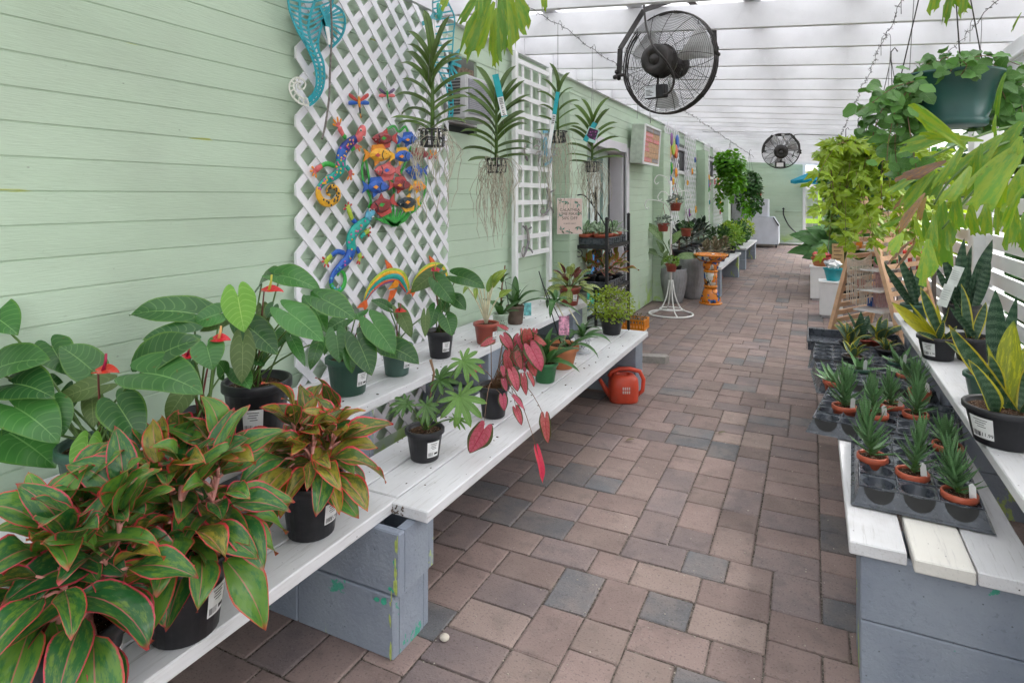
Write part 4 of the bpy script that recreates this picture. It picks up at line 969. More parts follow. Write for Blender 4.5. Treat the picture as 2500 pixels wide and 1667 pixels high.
# short seedlings and a clipped sprout between pots: fallen bits of soil and leaf on the planks
b = MB(); rr = random.Random(8)
for k in range(150):
    x, y = (rr.uniform(-1.53, -1.11), rr.uniform(1.7, 4.4)) if k % 2 else (rr.uniform(-1.9, -1.57), rr.uniform(1.7, 4.4)); z = .4305 if k % 2 else .6305
    s = rr.uniform(.0015, .005); b.box(-s, s, -s * .6, s * .6, 0, s * .5, 0, Matrix.Translation((x, y, z)) @ Matrix.Rotation(rr.uniform(0, 3), 4, 'Z'))
tag(b.build('plant_litter', MT['soil']), 'crumbs of soil and dry leaf lying on the left bench', 'litter', kind='stuff')
# ================================================================ LATTICES AND WALL ART
def clip(poly, y0, y1, z0, z1):
    for (ax, lim, sg) in ((0, y0, 1), (0, y1, -1), (1, z0, 1), (1, z1, -1)):
        out = []
        for i in range(len(poly)):
            a, b_ = poly[i], poly[(i + 1) % len(poly)]; da, db = (a[ax] - lim) * sg, (b_[ax] - lim) * sg
            if da >= 0: out.append(a)
            if da * db < 0:
                k = da / (da - db); out.append((a[0] + (b_[0] - a[0]) * k, a[1] + (b_[1] - a[1]) * k))
        poly = out
        if not poly: break
    return poly
YZ = lambda x: Matrix(((0, 0, 1, x), (1, 0, 0, 0), (0, 1, 0, 0), (0, 0, 0, 1)))
def lattice(parent, y0, y1, z0, z1, x, per, w, ref, single=True):
    joined = MB()
    for layer, sg in ((0, 1), (1, -1)):
        c0 = ref[1] - sg * ref[0]; k0 = int(((z0 - sg * (y1 if sg > 0 else y0)) - c0) / per) - 2; hw = w / 2 * 1.41421
        for k in range(k0, k0 + int((z1 - z0 + y1 - y0) / per) + 5):
            c = c0 + k * per
            p = clip([(y0 - 1, c + sg * (y0 - 1) - hw), (y1 + 1, c + sg * (y1 + 1) - hw), (y1 + 1, c + sg * (y1 + 1) + hw), (y0 - 1, c + sg * (y0 - 1) + hw)], y0, y1, z0, z1)
            if len(p) < 3: continue
            b = MB() if single else joined
            b.prism(p, .0055, YZ(x + layer * .0058))
            if single: b.build('slat', MT['vinyl'], parent)
    if not single: o = joined.build('slats', MT['vinyl'], parent); o['kind'] = 'stuff'
lat = thing('lattice_trellis', (XW + .03, 2.5, .2), 'large white diagonal lattice panel hung with painted animals', 'trellis')
lattice(lat, 1.90, 3.09, .22, 2.47, XW + .028, .143, .034, (1.90, 1.458))
for i, (ya, yb, lb) in enumerate(((8.9, 9.93, 'white lattice strip just past the second pilaster, left of the high window'), (10.43, 11.5, 'white lattice strip before the third pilaster, hung with teal and yellow ornaments'), (12.45, 13.2, 'white lattice strip just past the third pilaster'), (13.7, 15.2, 'farthest white lattice strip hung with small ornaments'))):
    l2 = thing('lattice_trellis', (XW + .03, ya, .4), lb, 'trellis'); lattice(l2, ya, yb, .4, 2.475, XW + .052, .165, .026, (ya, 1.4), False)
lad = thing('garden_trellis', (XW + .05, 4.28, .63), 'white square-grid garden trellis hung with metal lizards', 'trellis')
for ya in (3.95, 4.585): MB().bevbox(XW + .03, XW + .065, ya, ya + .045, .632, 2.47, .003).build('upright', MT['white'], lad)
for k in range(3): MB().box(XW + .034, XW + .044, 4.10 + k * .155, 4.135 + k * .155, .985, 2.44).build('lattice_bar', MT['white'], lad)
for k in range(12): MB().box(XW + .0445, XW + .056, 3.9955, 4.5845, .985 + k * .1285, 1.02 + k * .1285).build('cross_bar', MT['white'], lad)
# ---- helpers for flat and domed metalwork on the wall, drawn where the photograph shows it
def paint(name, c, rough=.35): return plain(name, c, rough, .45, var=.14, nscale=35)
PC = {k: paint('enamel_' + k, c) for k, c in dict(teal=(.012, .30, .36), white=(.66, .66, .60), orange=(.75, .27, .02), yellow=(.80, .42, .03), red=(.48, .06, .055), maroon=(.24, .025, .03), pink=(.62, .13, .13), blue=(.02, .10, .42), navy=(.012, .03, .20), sea=(.012, .33, .27), green=(.035, .34, .05),
    lime=(.38, .50, .05), purple=(.19, .05, .22), grey=(.16, .15, .16), violet=(.12, .08, .16), dark=(.015, .03, .04), magenta=(.55, .08, .32), sky=(.10, .35, .50), orred=(.70, .13, .03), steel=(.27, .25, .24)).items()}
def W2(r, p, X): q = WX(*Z(r, p[0], p[1]), X); return Vector((q.y, q.z))
def ribbon(name, parent, r, pts, X, w, mat, th=.0025, k=5, smooth=True):
    P = [W2(r, p, X) for p in pts]; ws = [(p[2] if len(p) > 2 else None) for p in pts]
    C = crom([(p.x, p.y, 0) for p in P], k) if smooth else [Vector((p.x, p.y, 0)) for p in P]; m = len(C); b = MB(); vs = []
    for i, c in enumerate(C):
        t = (C[min(i + 1, m - 1)] - C[max(i - 1, 0)]).normalized(); nn = Vector((-t.y, t.x, 0))
        for sg in (-1, 1):
            for x in (0, th): q = c + nn * sg * w / 2; vs.append((X + x, q.x, q.y))
    fs = []
    for i in range(m - 1):
        a, d = 4 * i, 4 * i + 4
        fs += [(a, d, d + 1, a + 1), (a + 2, a + 3, d + 3, d + 2), (a + 1, d + 1, d + 3, a + 3), (a, a + 2, d + 2, d)]
    fs += [(0, 1, 3, 2), (4 * m - 4, 4 * m - 2, 4 * m - 1, 4 * m - 3)]
    return b.add(vs, fs).build(name, mat, parent)
def dome(name, parent, r, path, X, mats, cuts=(), hgt=.35, k=4, n=7):
    """half-round body along a path of (x, y, full width) in picture units; cuts = indices where the colour changes"""
    sc = REG[r][2]; C = []
    P = [Vector((*W2(r, p, X), p[2])) for p in path]
    for p, q in zip(P, path): a = W2(r, (q[0] - q[2] / 2, q[1]), X); b_ = W2(r, (q[0], q[1] - q[2] / 2), X); p.z = max(.003, 2 * (b_ - Vector((p.x, p.y))).length)
    C = crom(P, k); m = len(C); vs = []
    for i, c in enumerate(C):
        t = (C[min(i + 1, m - 1)] - C[max(i - 1, 0)]); t = Vector((t.x, t.y, 0)).normalized(); nn = Vector((-t.y, t.x, 0)); w = max(.002, c.z)
        if i in (0, m - 1): w *= .55
        for j in range(n):
            a = math.pi * j / (n - 1); q = Vector((c.x, c.y, 0)) + nn * math.cos(a) * w / 2; vs.append((X + math.sin(a) * w * hgt, q.x, q.y))
    b = MB()
    for i in range(m - 1):
        mi = sum(1 for c in cuts if i >= c * k)
        b.add([vs[i * n + j] for j in range(n)] + [vs[(i + 1) * n + j] for j in range(n)], [(j, j + 1, n + j + 1, n + j) for j in range(n - 1)] + [(0, n, 2 * n - 1, n - 1)], min(mi, len(mats) - 1), smooth=True)
    b.add(vs[:n], [list(range(n))[::-1]], 0); b.add(vs[-n:], [list(range(n))], min(len(cuts), len(mats) - 1))
    return b.build(name, mats, parent)
def spots(parent, r, pts, X, rad, mat, name='painted_dot'):
    for p in pts:
        q = W2(r, p, X); MB().ball((X, q.x, q.y), rad, 6, 0, (.5, 1, 1)).build(name, mat, parent)
def plate(name, parent, r, pts, X, mat, th=.003, bulge=0.0):
    P = [W2(r, p, X) for p in pts]; ar = sum(P[i].x * P[(i + 1) % len(P)].y - P[(i + 1) % len(P)].x * P[i].y for i in range(len(P)))
    if ar < 0: P = P[::-1]
    return MB().prism([(p.x, p.y) for p in P], th, YZ(X), 0, bulge).build(name, mat, parent)
def art(name, r, p, X, label): q = W2(r, p, X); return thing(name, (X, q.x, q.y), label, 'wall art')
# ---- seahorses of cut sheet metal
XA = XW + .075
sh = art('metal_seahorse', 'c', (420, 500), XA, 'teal openwork metal seahorse with white curled tail at the lattice top left')
TL = PC['teal']
Lc = [(205, -250), (205, -60), (215, 60), (245, 170), (300, 300), (370, 420), (430, 540), (465, 640), (480, 740), (475, 840), (440, 910), (395, 950)]
Rc = [(640, -250), (650, -120), (630, 20), (560, 130), (530, 240), (495, 380), (500, 480), (540, 590), (553, 700), (548, 800), (525, 880), (475, 960), (410, 1010)]
Mc = [(470, -250), (480, -60), (430, 110), (400, 250), (420, 380), (460, 500), (500, 610), (515, 720), (510, 820), (480, 900), (405, 975)]
M2 = [(310, -250), (310, -60), (320, 100), (325, 220), (345, 330), (385, 430)]
for q, w in ((Lc, .011), (Rc, .012), (Mc, .013), (M2, .014)): ribbon('body_rib', sh, 'c', q, XA, w, TL)
def at(C, f): 
    i = f * (len(C) - 1); a = int(i); b_ = min(a + 1, len(C) - 1); g = i - a; return (C[a][0] + (C[b_][0] - C[a][0]) * g, C[a][1] + (C[b_][1] - C[a][1]) * g)
for k in range(1, 27):
    f = k / 27; a, m_, c = at(Lc, f), at(Mc, f), at(Rc, f); j = 22 if f < .5 else 6
    ribbon('cross_rib', sh, 'c', [(a[0], a[1] - j), ((a[0] + m_[0]) / 2, (a[1] + m_[1]) / 2), m_, (c[0], c[1] - j)], XA + .0005, .008, TL, .0022, 3)
T1 = [(405, 1010), (330, 995), (255, 935), (218, 850), (235, 780), (290, 745), (350, 765), (375, 815), (350, 855), (312, 850), (303, 815), (330, 800)]
T2 = [(398, 950), (340, 935), (285, 890), (258, 835), (270, 800), (300, 790), (325, 815)]
ribbon('tail_curl', sh, 'c', T1, XA, .008, PC['white']); ribbon('tail_curl', sh, 'c', T2, XA, .007, PC['white'])
for k in range(9): f = k / 9; ribbon('tail_rung', sh, 'c', [at(T1[:7], f), at(T2, f)], XA + .0004, .006, PC['white'], .002, 1, False)
for k, e in enumerate(((640, 60), (690, 85), (725, 115), (745, 165), (750, 225), (742, 285), (722, 340), (690, 385), (655, 425), (615, 460))): ribbon('fin_ray', sh, 'c', [(525 + k * 3, 200 + k * 6), ((525 + e[0]) / 2, (210 + e[1]) / 2 - 8), e], XA + .003, .010, TL, .003, 3)
ribbon('fin_edge', sh, 'c', [(640, 50), (700, 85), (740, 140), (752, 215), (742, 290), (700, 375), (612, 465)], XA + .0035, .012, TL); ribbon('fin_arm', sh, 'c', [(515, 70), (550, 150), (580, 240), (600, 330)], XA + .007, .016, TL)
plate('price_tag', sh, 'c', [(560, 255), (598, 262), (615, 430), (592, 432)], XA + .011, MT['label'])
MB().tube([W2('c', (470, -250), XA).to_3d().zxy + Vector((XA, 0, 0)), (XA, W2('c', (470, -250), XA).x, 2.72)], .0015, 5).build('hanging_wire', MT['wire'], sh)
XB = XW + .30
sh = art('metal_seahorse', 'c', (1680, 500), XB, 'second teal metal seahorse hanging in front of the air conditioner')
L2 = [(1500, 230), (1580, 120), (1640, -60)]; A2 = [(1600, -120), (1590, 60), (1605, 180), (1570, 350), (1560, 480), (1600, 600), (1670, 720), (1720, 830), (1740, 950), (1750, 1060), (1745, 1140)]
B2 = [(1690, -120), (1740, 30), (1800, 170), (1790, 330), (1780, 480), (1760, 620), (1755, 740), (1775, 850), (1785, 960), (1785, 1060), (1772, 1140)]
ribbon('body_rib', sh, 'c', A2, XB, .010, TL); ribbon('body_rib', sh, 'c', B2, XB, .010, TL); ribbon('snout', sh, 'c', [(1490, 230), (1560, 195), (1610, 120)], XB, .020, TL)
for k in range(1, 24): ribbon('cross_rib', sh, 'c', [at(A2, k / 24), at(B2, k / 24 - .01)], XB + .0005, .008, TL, .0022, 1, False)
dome('head', sh, 'c', [(1640, 30, 60), (1660, 110, 110), (1650, 190, 60)], XB, [PC['sea']], hgt=.12)
for e in ((1850, 480), (1865, 560), (1862, 640), (1830, 720), (1800, 760)): ribbon('fin_ray', sh, 'c', [(1740, 600), ((1740 + e[0]) / 2, (590 + e[1]) / 2), e], XB + .003, .016, TL, .003, 3)
plate('price_tag', sh, 'c', [(1595, 190), (1620, 195), (1612, 400), (1585, 395)], XB + .008, MT['label'])
q = W2('c', (1650, -120), XB); MB().tube([(XB, q.x, q.y), (XB, q.x, 2.6)], .0012, 5).build('hanging_wire', MT['wire'], sh)
cab = [WX(*Z('c', *p), XW + .13) for p in ((600, -300), (615, 0), (628, 300), (612, 650), (600, 950), (565, 1200), (532, 1335))]
tag(MB().tube(crom(cab, 5), .0042, 6).build('hanging_rope', plain('grey_rope', (.19, .17, .16), .8, .1, var=.3, nscale=80)), 'frayed grey rope dangling in front of the lattice', 'rope')
# ---- dragonflies
for (o, cols, lb, hk) in (((885, 990), ('red', 'blue', 'orange'), 'red and blue winged dragonfly with orange body on the lattice', 1), ((1155, 920), ('violet', 'pink', 'green'), 'small green dragonfly with purple and pink wings on the lattice', .78)):
    d = art('dragonfly_ornament', 'c', o, XW + .05, lb); x, y = o
    for sg in (-1, 1):
        dome('wing', d, 'c', [(x + sg * 8 * hk, y - 20 * hk, 18 * hk), (x + sg * 55 * hk, y - 55 * hk, 40 * hk), (x + sg * 95 * hk, y - 85 * hk, 34 * hk)], XW + .052, [PC[cols[0]]], hgt=.12); dome('wing', d, 'c', [(x + sg * 8 * hk, y, 18 * hk), (x + sg * 60 * hk, y - 5 * hk, 44 * hk), (x + sg * 100 * hk, y, 30 * hk)], XW + .054, [PC[cols[1]]], hgt=.12)
    dome('body', d, 'c', [(x, y - 70 * hk, 26 * hk), (x + 2, y - 30 * hk, 36 * hk), (x + 8, y + 40 * hk, 24 * hk), (x + 14, y + 100 * hk, 16 * hk), (x + 22, y + 140 * hk, 14 * hk), (x + 32 * hk, y + 120 * hk, 10 * hk)], XW + .058, [PC[cols[2]], PC['dark'], PC[cols[2]], PC['dark']], (2, 3, 4), hgt=.4)
    spots(d, 'c', [(x - 8 * hk, y - 68 * hk), (x + 10 * hk, y - 66 * hk)], XW + .064, .004 * hk, PC['white'], 'eye')
    qa, qb = W2('c', (x, y - 80 * hk), XW + .05), W2('c', (x - 5, y - 240 * hk), XW + .05); MB().tube([(XW + .05, qa.x, qa.y), (XW + .05, qb.x, qb.y)], .0007, 4).build('hanging_wire', MT['iron'], d)
# ---- geckos
def gecko(label, head, path, cols, cuts, legs, dots, hcol, X=XW + .055):
    g = art('gecko_ornament', 'd', path[3][:2], X, label)
    dome('body', g, 'd', path, X, [PC[c] for c in cols], cuts, hgt=.3); dome('head', g, 'd', head, X + .004, [PC[hcol]], hgt=.36)
    for (pts, c1, c2, toes) in legs:
        dome('leg', g, 'd', [(p[0], p[1], 42 if i < len(pts) - 1 else 56) for i, p in enumerate(pts)], X - .004, [PC[c1], PC[c2]], (max(1, len(pts) - 2),), hgt=.25)
        for t in toes: dome('toe', g, 'd', [(pts[-1][0], pts[-1][1], 20), ((pts[-1][0] + t[0]) / 2, (pts[-1][1] + t[1]) / 2, 17), (t[0], t[1], 24)], X - .003, [PC[c2], PC['orange' if c2 == 'pink' else 'red']], (1,), hgt=.3, k=2)
    for (ex, ey) in ((head[1][0] + 5, head[1][1] - 38), (head[1][0] + 30, head[1][1] + 22)):
        spots(g, 'd', [(ex, ey)], X + .024, .0085, PC['white'], 'eye'); spots(g, 'd', [(ex + 2, ey + 2)], X + .028, .005, PC['dark'], 'pupil')
    for (c, pts) in dots: spots(g, 'd', pts, X + .018, .0052, PC[c])
    return g
rr = random.Random(5)
def scatter(path, a, b_, n, spread=.32):
    out = []
    for _ in range(n):
        f = rr.uniform(a, b_) * (len(path) - 1); i = int(f); g = f - i; p, q = path[i], path[min(i + 1, len(path) - 1)]; w = p[2] * spread
        out.append((p[0] + (q[0] - p[0]) * g + rr.uniform(-w, w), p[1] + (q[1] - p[1]) * g + rr.uniform(-w, w)))
    return out
p1 = [(745, 190, 60), (690, 225, 85), (625, 295, 105), (605, 370, 108), (605, 440, 95), (555, 500, 75), (480, 540, 62), (428, 600, 55), (425, 655, 62), (462, 710, 66), (525, 722, 60), (578, 685, 56), (585, 630, 50), (555, 588, 40), (510, 598, 34), (495, 640, 28), (525, 660, 20)]
gecko('upper painted gecko with blue body, red head and orange curled tail', [(730, 210, 60), (765, 165, 95), (785, 120, 80), (800, 105, 40)], p1, ('navy', 'blue', 'sea', 'yellow'), (2, 3, 7), [
    ([(650, 190), (625, 165), (590, 100)], 'green', 'pink', [(545, 40), (578, 18), (610, 35), (540, 78)]), ([(690, 290), (715, 270), (740, 250)], 'green', 'pink', [(762, 300), (778, 268)]),
    ([(560, 420), (500, 400), (450, 420), (400, 455)], 'green', 'pink', [(370, 422), (355, 462), (376, 502), (406, 515)]), ([(650, 420), (675, 450), (688, 480)], 'sea', 'pink', [(658, 532), (690, 535), (716, 488)])],
    [('yellow', scatter(p1, .05, .4, 26)), ('magenta', scatter(p1, .05, .45, 24)), ('dark', scatter(p1, .55, .95, 30))], 'pink')
g1 = None
p2 = [(840, 840, 62), (795, 885, 92), (720, 945, 104), (685, 1020, 104), (690, 1100, 104), (660, 1175, 92), (595, 1240, 70), (545, 1300, 52), (527, 1370, 46), (560, 1432, 46), (612, 1420, 46), (640, 1360, 42), (632, 1295, 34), (600, 1272, 26), (580, 1315, 22)]
gecko('lower painted gecko with teal and blue body, pale blue head and green curled tail', [(815, 860, 70), (840, 815, 92), (868, 790, 66), (882, 785, 30)], p2, ('sea', 'sea', 'blue', 'green'), (1, 4, 8), [
    ([(745, 890), (700, 850), (665, 755)], 'blue', 'lime', [(628, 772), (640, 735), (670, 710), (697, 730)]), ([(765, 1000), (800, 970), (825, 945)], 'sea', 'lime', [(836, 995), (852, 962), (850, 918)]),
    ([(640, 1130), (580, 1115), (530, 1150), (490, 1190)], 'blue', 'lime', [(456, 1160), (450, 1200), (472, 1242), (508, 1242)]), ([(735, 1080), (755, 1125), (762, 1165)], 'blue', 'lime', [(735, 1218), (757, 1222), (792, 1160)])],
    [('orange', [(772, 902), (732, 948), (700, 1018), (697, 1098), (687, 1172)]), ('magenta', scatter(p2, .05, .42, 14)), ('sky', scatter(p2, .3, .75, 14))], 'sky')
# ---- roundel of fish
XF = XW + .055
fr = art('fish_roundel', 'd', (1040, 520), XF, 'round metal wall piece of many coloured fish among green weed')
for pts in ([(820, 290), (780, 420), (790, 540), (850, 690), (830, 760)], [(800, 330), (830, 480), (840, 600)], [(1180, 260), (1130, 400), (1090, 480)], [(1010, 500), (1040, 640), (1030, 760)], [(1270, 420), (1300, 560), (1260, 720), (1180, 800)], [(980, 120), (1040, 95), (1080, 140), (1130, 100), (1160, 170)], [(1060, 230), (1080, 280), (1060, 330)]): ribbon('weed', fr, 'd', pts, XF - .006, .014, PC['green'])
for k in range(13): a = -1 + 2 * k / 12; ribbon('weed_blade', fr, 'd', [(1045 + a * 20, 905), (1040 + a * 75, 850), (1035 + a * 130 + (k % 3) * 8, 760 + abs(a) * 40)], XF + .002, .011, PC['green'])
plate('weed_base', fr, 'd', [(870, 840), (960, 885), (1045, 915), (1130, 870), (1180, 800), (1050, 860)], XF, PC['green'])
def fish(x, y, L, ang, body, fin, spot, lift):
    c, s_ = math.cos(R(ang)), math.sin(R(ang)); f = lambda a, b_: (x + (a * c - b_ * s_) * L, y + (a * s_ + b_ * c) * L)
    o = plate('fish', fr, 'd', [f(*p) for p in ((.5, 0), (.36, -.16), (.12, -.26), (-.12, -.22), (-.3, -.06), (-.3, .06), (-.12, .2), (.12, .24), (.36, .15))], XF + lift, PC[body], .006, .014)
    plate('tail', o, 'd', [f(*p) for p in ((-.28, -.06), (-.52, -.24), (-.45, 0), (-.52, .24), (-.28, .06))], XF + lift, PC[fin], .004); plate('fin', o, 'd', [f(*p) for p in ((.3, -.2), (.18, -.4), (-.2, -.36), (-.24, -.12))], XF + lift - .001, PC[fin], .004)
    plate('fin', o, 'd', [f(*p) for p in ((.1, .22), (-.1, .4), (-.12, .18))], XF + lift - .001, PC[fin], .004); plate('side_mark', o, 'd', [f(*p) for p in ((.02, -.07), (.12, 0), (.02, .08), (-.1, .01))], XF + lift + .0203, PC[spot], .002)
    ribbon('gill', o, 'd', [f(.22, -.16), f(.17, 0), f(.22, .16)], XF + lift + .019, .004, PC['dark'], .003); spots(o, 'd', [f(.33, -.05)], XF + lift + .018, .0042, PC['white'], 'eye'); spots(o, 'd', [f(.335, -.05)], XF + lift + .0205, .0022, PC['dark'], 'pupil')
for i, q in enumerate(((960, 195, 205, 180, 'maroon', 'red', 'green'), (1150, 205, 165, 0, 'blue', 'blue', 'orange'), (905, 330, 225, 0, 'yellow', 'orange', 'red'), (1100, 340, 190, 0, 'blue', 'yellow', 'orange'), (985, 455, 215, 180, 'pink', 'pink', 'blue'), (1220, 455, 180, 180, 'blue', 'blue', 'orange'),
        (890, 590, 215, 0, 'blue', 'blue', 'orange'), (1085, 575, 180, 0, 'maroon', 'red', 'orange'), (1230, 590, 140, 0, 'orange', 'yellow', 'red'), (945, 735, 230, 160, 'maroon', 'red', 'green'), (1155, 715, 190, 175, 'dark', 'yellow', 'orange'), (1245, 325, 150, 0, 'maroon', 'maroon', 'red'))): fish(*q, .004 + .0035 * (i % 4))
# ---- dolphins
def dolphin(dx, dy, s, label):
    f = lambda p: (1000 + (p[0] - 1000) * s + dx, 1350 + (p[1] - 1350) * s + dy) + ((p[2] * s,) if len(p) > 2 else ())
    o = art('dolphin_ornament', 'd', f((1000, 1350)), XF, label)
    C = [(805, 1510, 30), (850, 1425, 62), (925, 1350, 92), (1010, 1310, 110), (1085, 1322, 108), (1130, 1385, 78), (1150, 1440, 36), (1165, 1458, 12)]
    dome('body', o, 'd', [f(p) for p in C], XF, [PC['sky']], hgt=.16)
    for off, w, c in ((-.40, .30, 'lime'), (-.22, .26, 'yellow'), (.05, .30, 'sea'), (.30, .2, 'orred'), (.44, .13, 'purple')):
        path = []
        for i, p in enumerate(C[:7]):
            a, b_ = C[max(i - 1, 0)], C[min(i + 1, len(C) - 1)]; t = Vector((b_[0] - a[0], b_[1] - a[1])).normalized(); nn = Vector((-t.y, t.x)); path.append(f((p[0] + nn.x * off * p[2], p[1] + nn.y * off * p[2], max(8, p[2] * w))))
        dome('stripe', o, 'd', path, XF + .0115 - abs(off) * .012, [PC[c]], hgt=.10)
    spots(o, 'd', [f((835 + k * 20 + (k > 6) * 6, 1452 - 13.5 * k + k * k * .62)) for k in range(13)], XF + .0165, .0022, PC['white'])
    plate('dorsal_fin', o, 'd', [f(p) for p in ((965, 1180), (985, 1275), (1045, 1275), (1010, 1215))], XF, PC['orred']); plate('flipper', o, 'd', [f(p) for p in ((990, 1425), (1050, 1345), (1080, 1365), (1065, 1405))], XF + .016, PC['orange'])
    plate('flipper', o, 'd', [f(p) for p in ((1010, 1430), (1065, 1420), (1040, 1480), (995, 1535), (990, 1510))], XF + .004, PC['orred']); plate('tail_fluke', o, 'd', [f(p) for p in ((815, 1500), (760, 1545), (735, 1575), (790, 1568), (800, 1600), (825, 1560))], XF + .004, PC['orred'])
dolphin(0, 0, 1.0, 'left striped dolphin ornament with orange fins low on the lattice'); dolphin(350, -68, .80, 'right striped dolphin ornament, half behind the slender anthurium')
o = art('butterfly_ornament', 'c', (1600, 1480), XW + .05, 'small orange butterfly ornament behind the roots of the first orchid')
for sg in (-1, 1): dome('wing', o, 'c', [(1600 + sg * 6, 1490, 16), (1600 + sg * 24, 1455, 36), (1600 + sg * 30, 1435, 18)], XW + .05, [PC['orange']], hgt=.12); dome('wing', o, 'c', [(1600 + sg * 6, 1500, 16), (1600 + sg * 30, 1510, 36), (1600 + sg * 48, 1520, 18)], XW + .05, [PC['red']], hgt=.12)
# ---- lizards and sun on the square trellis
XL = XW + .072
for (pts, legs, lb) in (([(640, 0, 20), (625, 60, 30), (640, 110, 30), (655, 145, 20), (630, 120, 10)], (), 'topmost grey metal lizard on the square trellis'), ([(815, 375, 38), (835, 430, 44), (845, 490, 46), (830, 560, 32), (795, 610, 22), (765, 590, 16), (775, 555, 12), (800, 560, 10)], ((840, 420, 880, 400), (845, 540, 872, 590)), 'grey metal lizard with curled tail on the right of the square trellis'),
        ([(635, 700, 36), (655, 760, 40), (660, 830, 42), (645, 900, 34), (620, 960, 24), (605, 930, 18), (620, 880, 13), (640, 890, 10)], ((650, 740, 685, 715), (660, 890, 695, 930), (640, 740, 612, 705)), 'lowest grey metal lizard on the square trellis')):
    g = art('lizard_ornament', 'h', pts[1][:2], XL, lb); dome('body', g, 'h', pts, XL, [PC['steel'], PC['grey'], PC['steel']], (2, 4), hgt=.3)
    for l in legs: ribbon('leg', g, 'h', [(l[0], l[1]), ((l[0] + l[2]) / 2 + 4, (l[1] + l[3]) / 2 - 4), (l[2], l[3])], XL, .012, PC['grey'], .006)
XS = XW + .10
su = art('sun_ornament', 'g', (1310, 1410), XS, 'round blue sun ornament with wavy silver rays on the square trellis')
for k in range(14):
    a = k * 2 * math.pi / 14; r0, r1 = 85, 150; ribbon('ray', su, 'g', [(1310 + .8 * r0 * math.cos(a), 1410 + r0 * 1.2 * math.sin(a)), (1310 + .8 * 118 * math.cos(a + .12), 1410 + 118 * 1.2 * math.sin(a + .12)), (1310 + .8 * r1 * math.cos(a), 1410 + r1 * 1.2 * math.sin(a))], XS - .006, .014, PC['steel'])
dome('face', su, 'g', [(1300, 1310, 40), (1300, 1350, 95), (1300, 1410, 118), (1300, 1470, 95), (1300, 1508, 40)], XS, [PC['sky']], hgt=.14)
ribbon('crescent', su, 'g', [(1275, 1262), (1340, 1270), (1372, 1350), (1378, 1450), (1350, 1540), (1290, 1575)], XS + .006, .022, PC['sky'], .006)

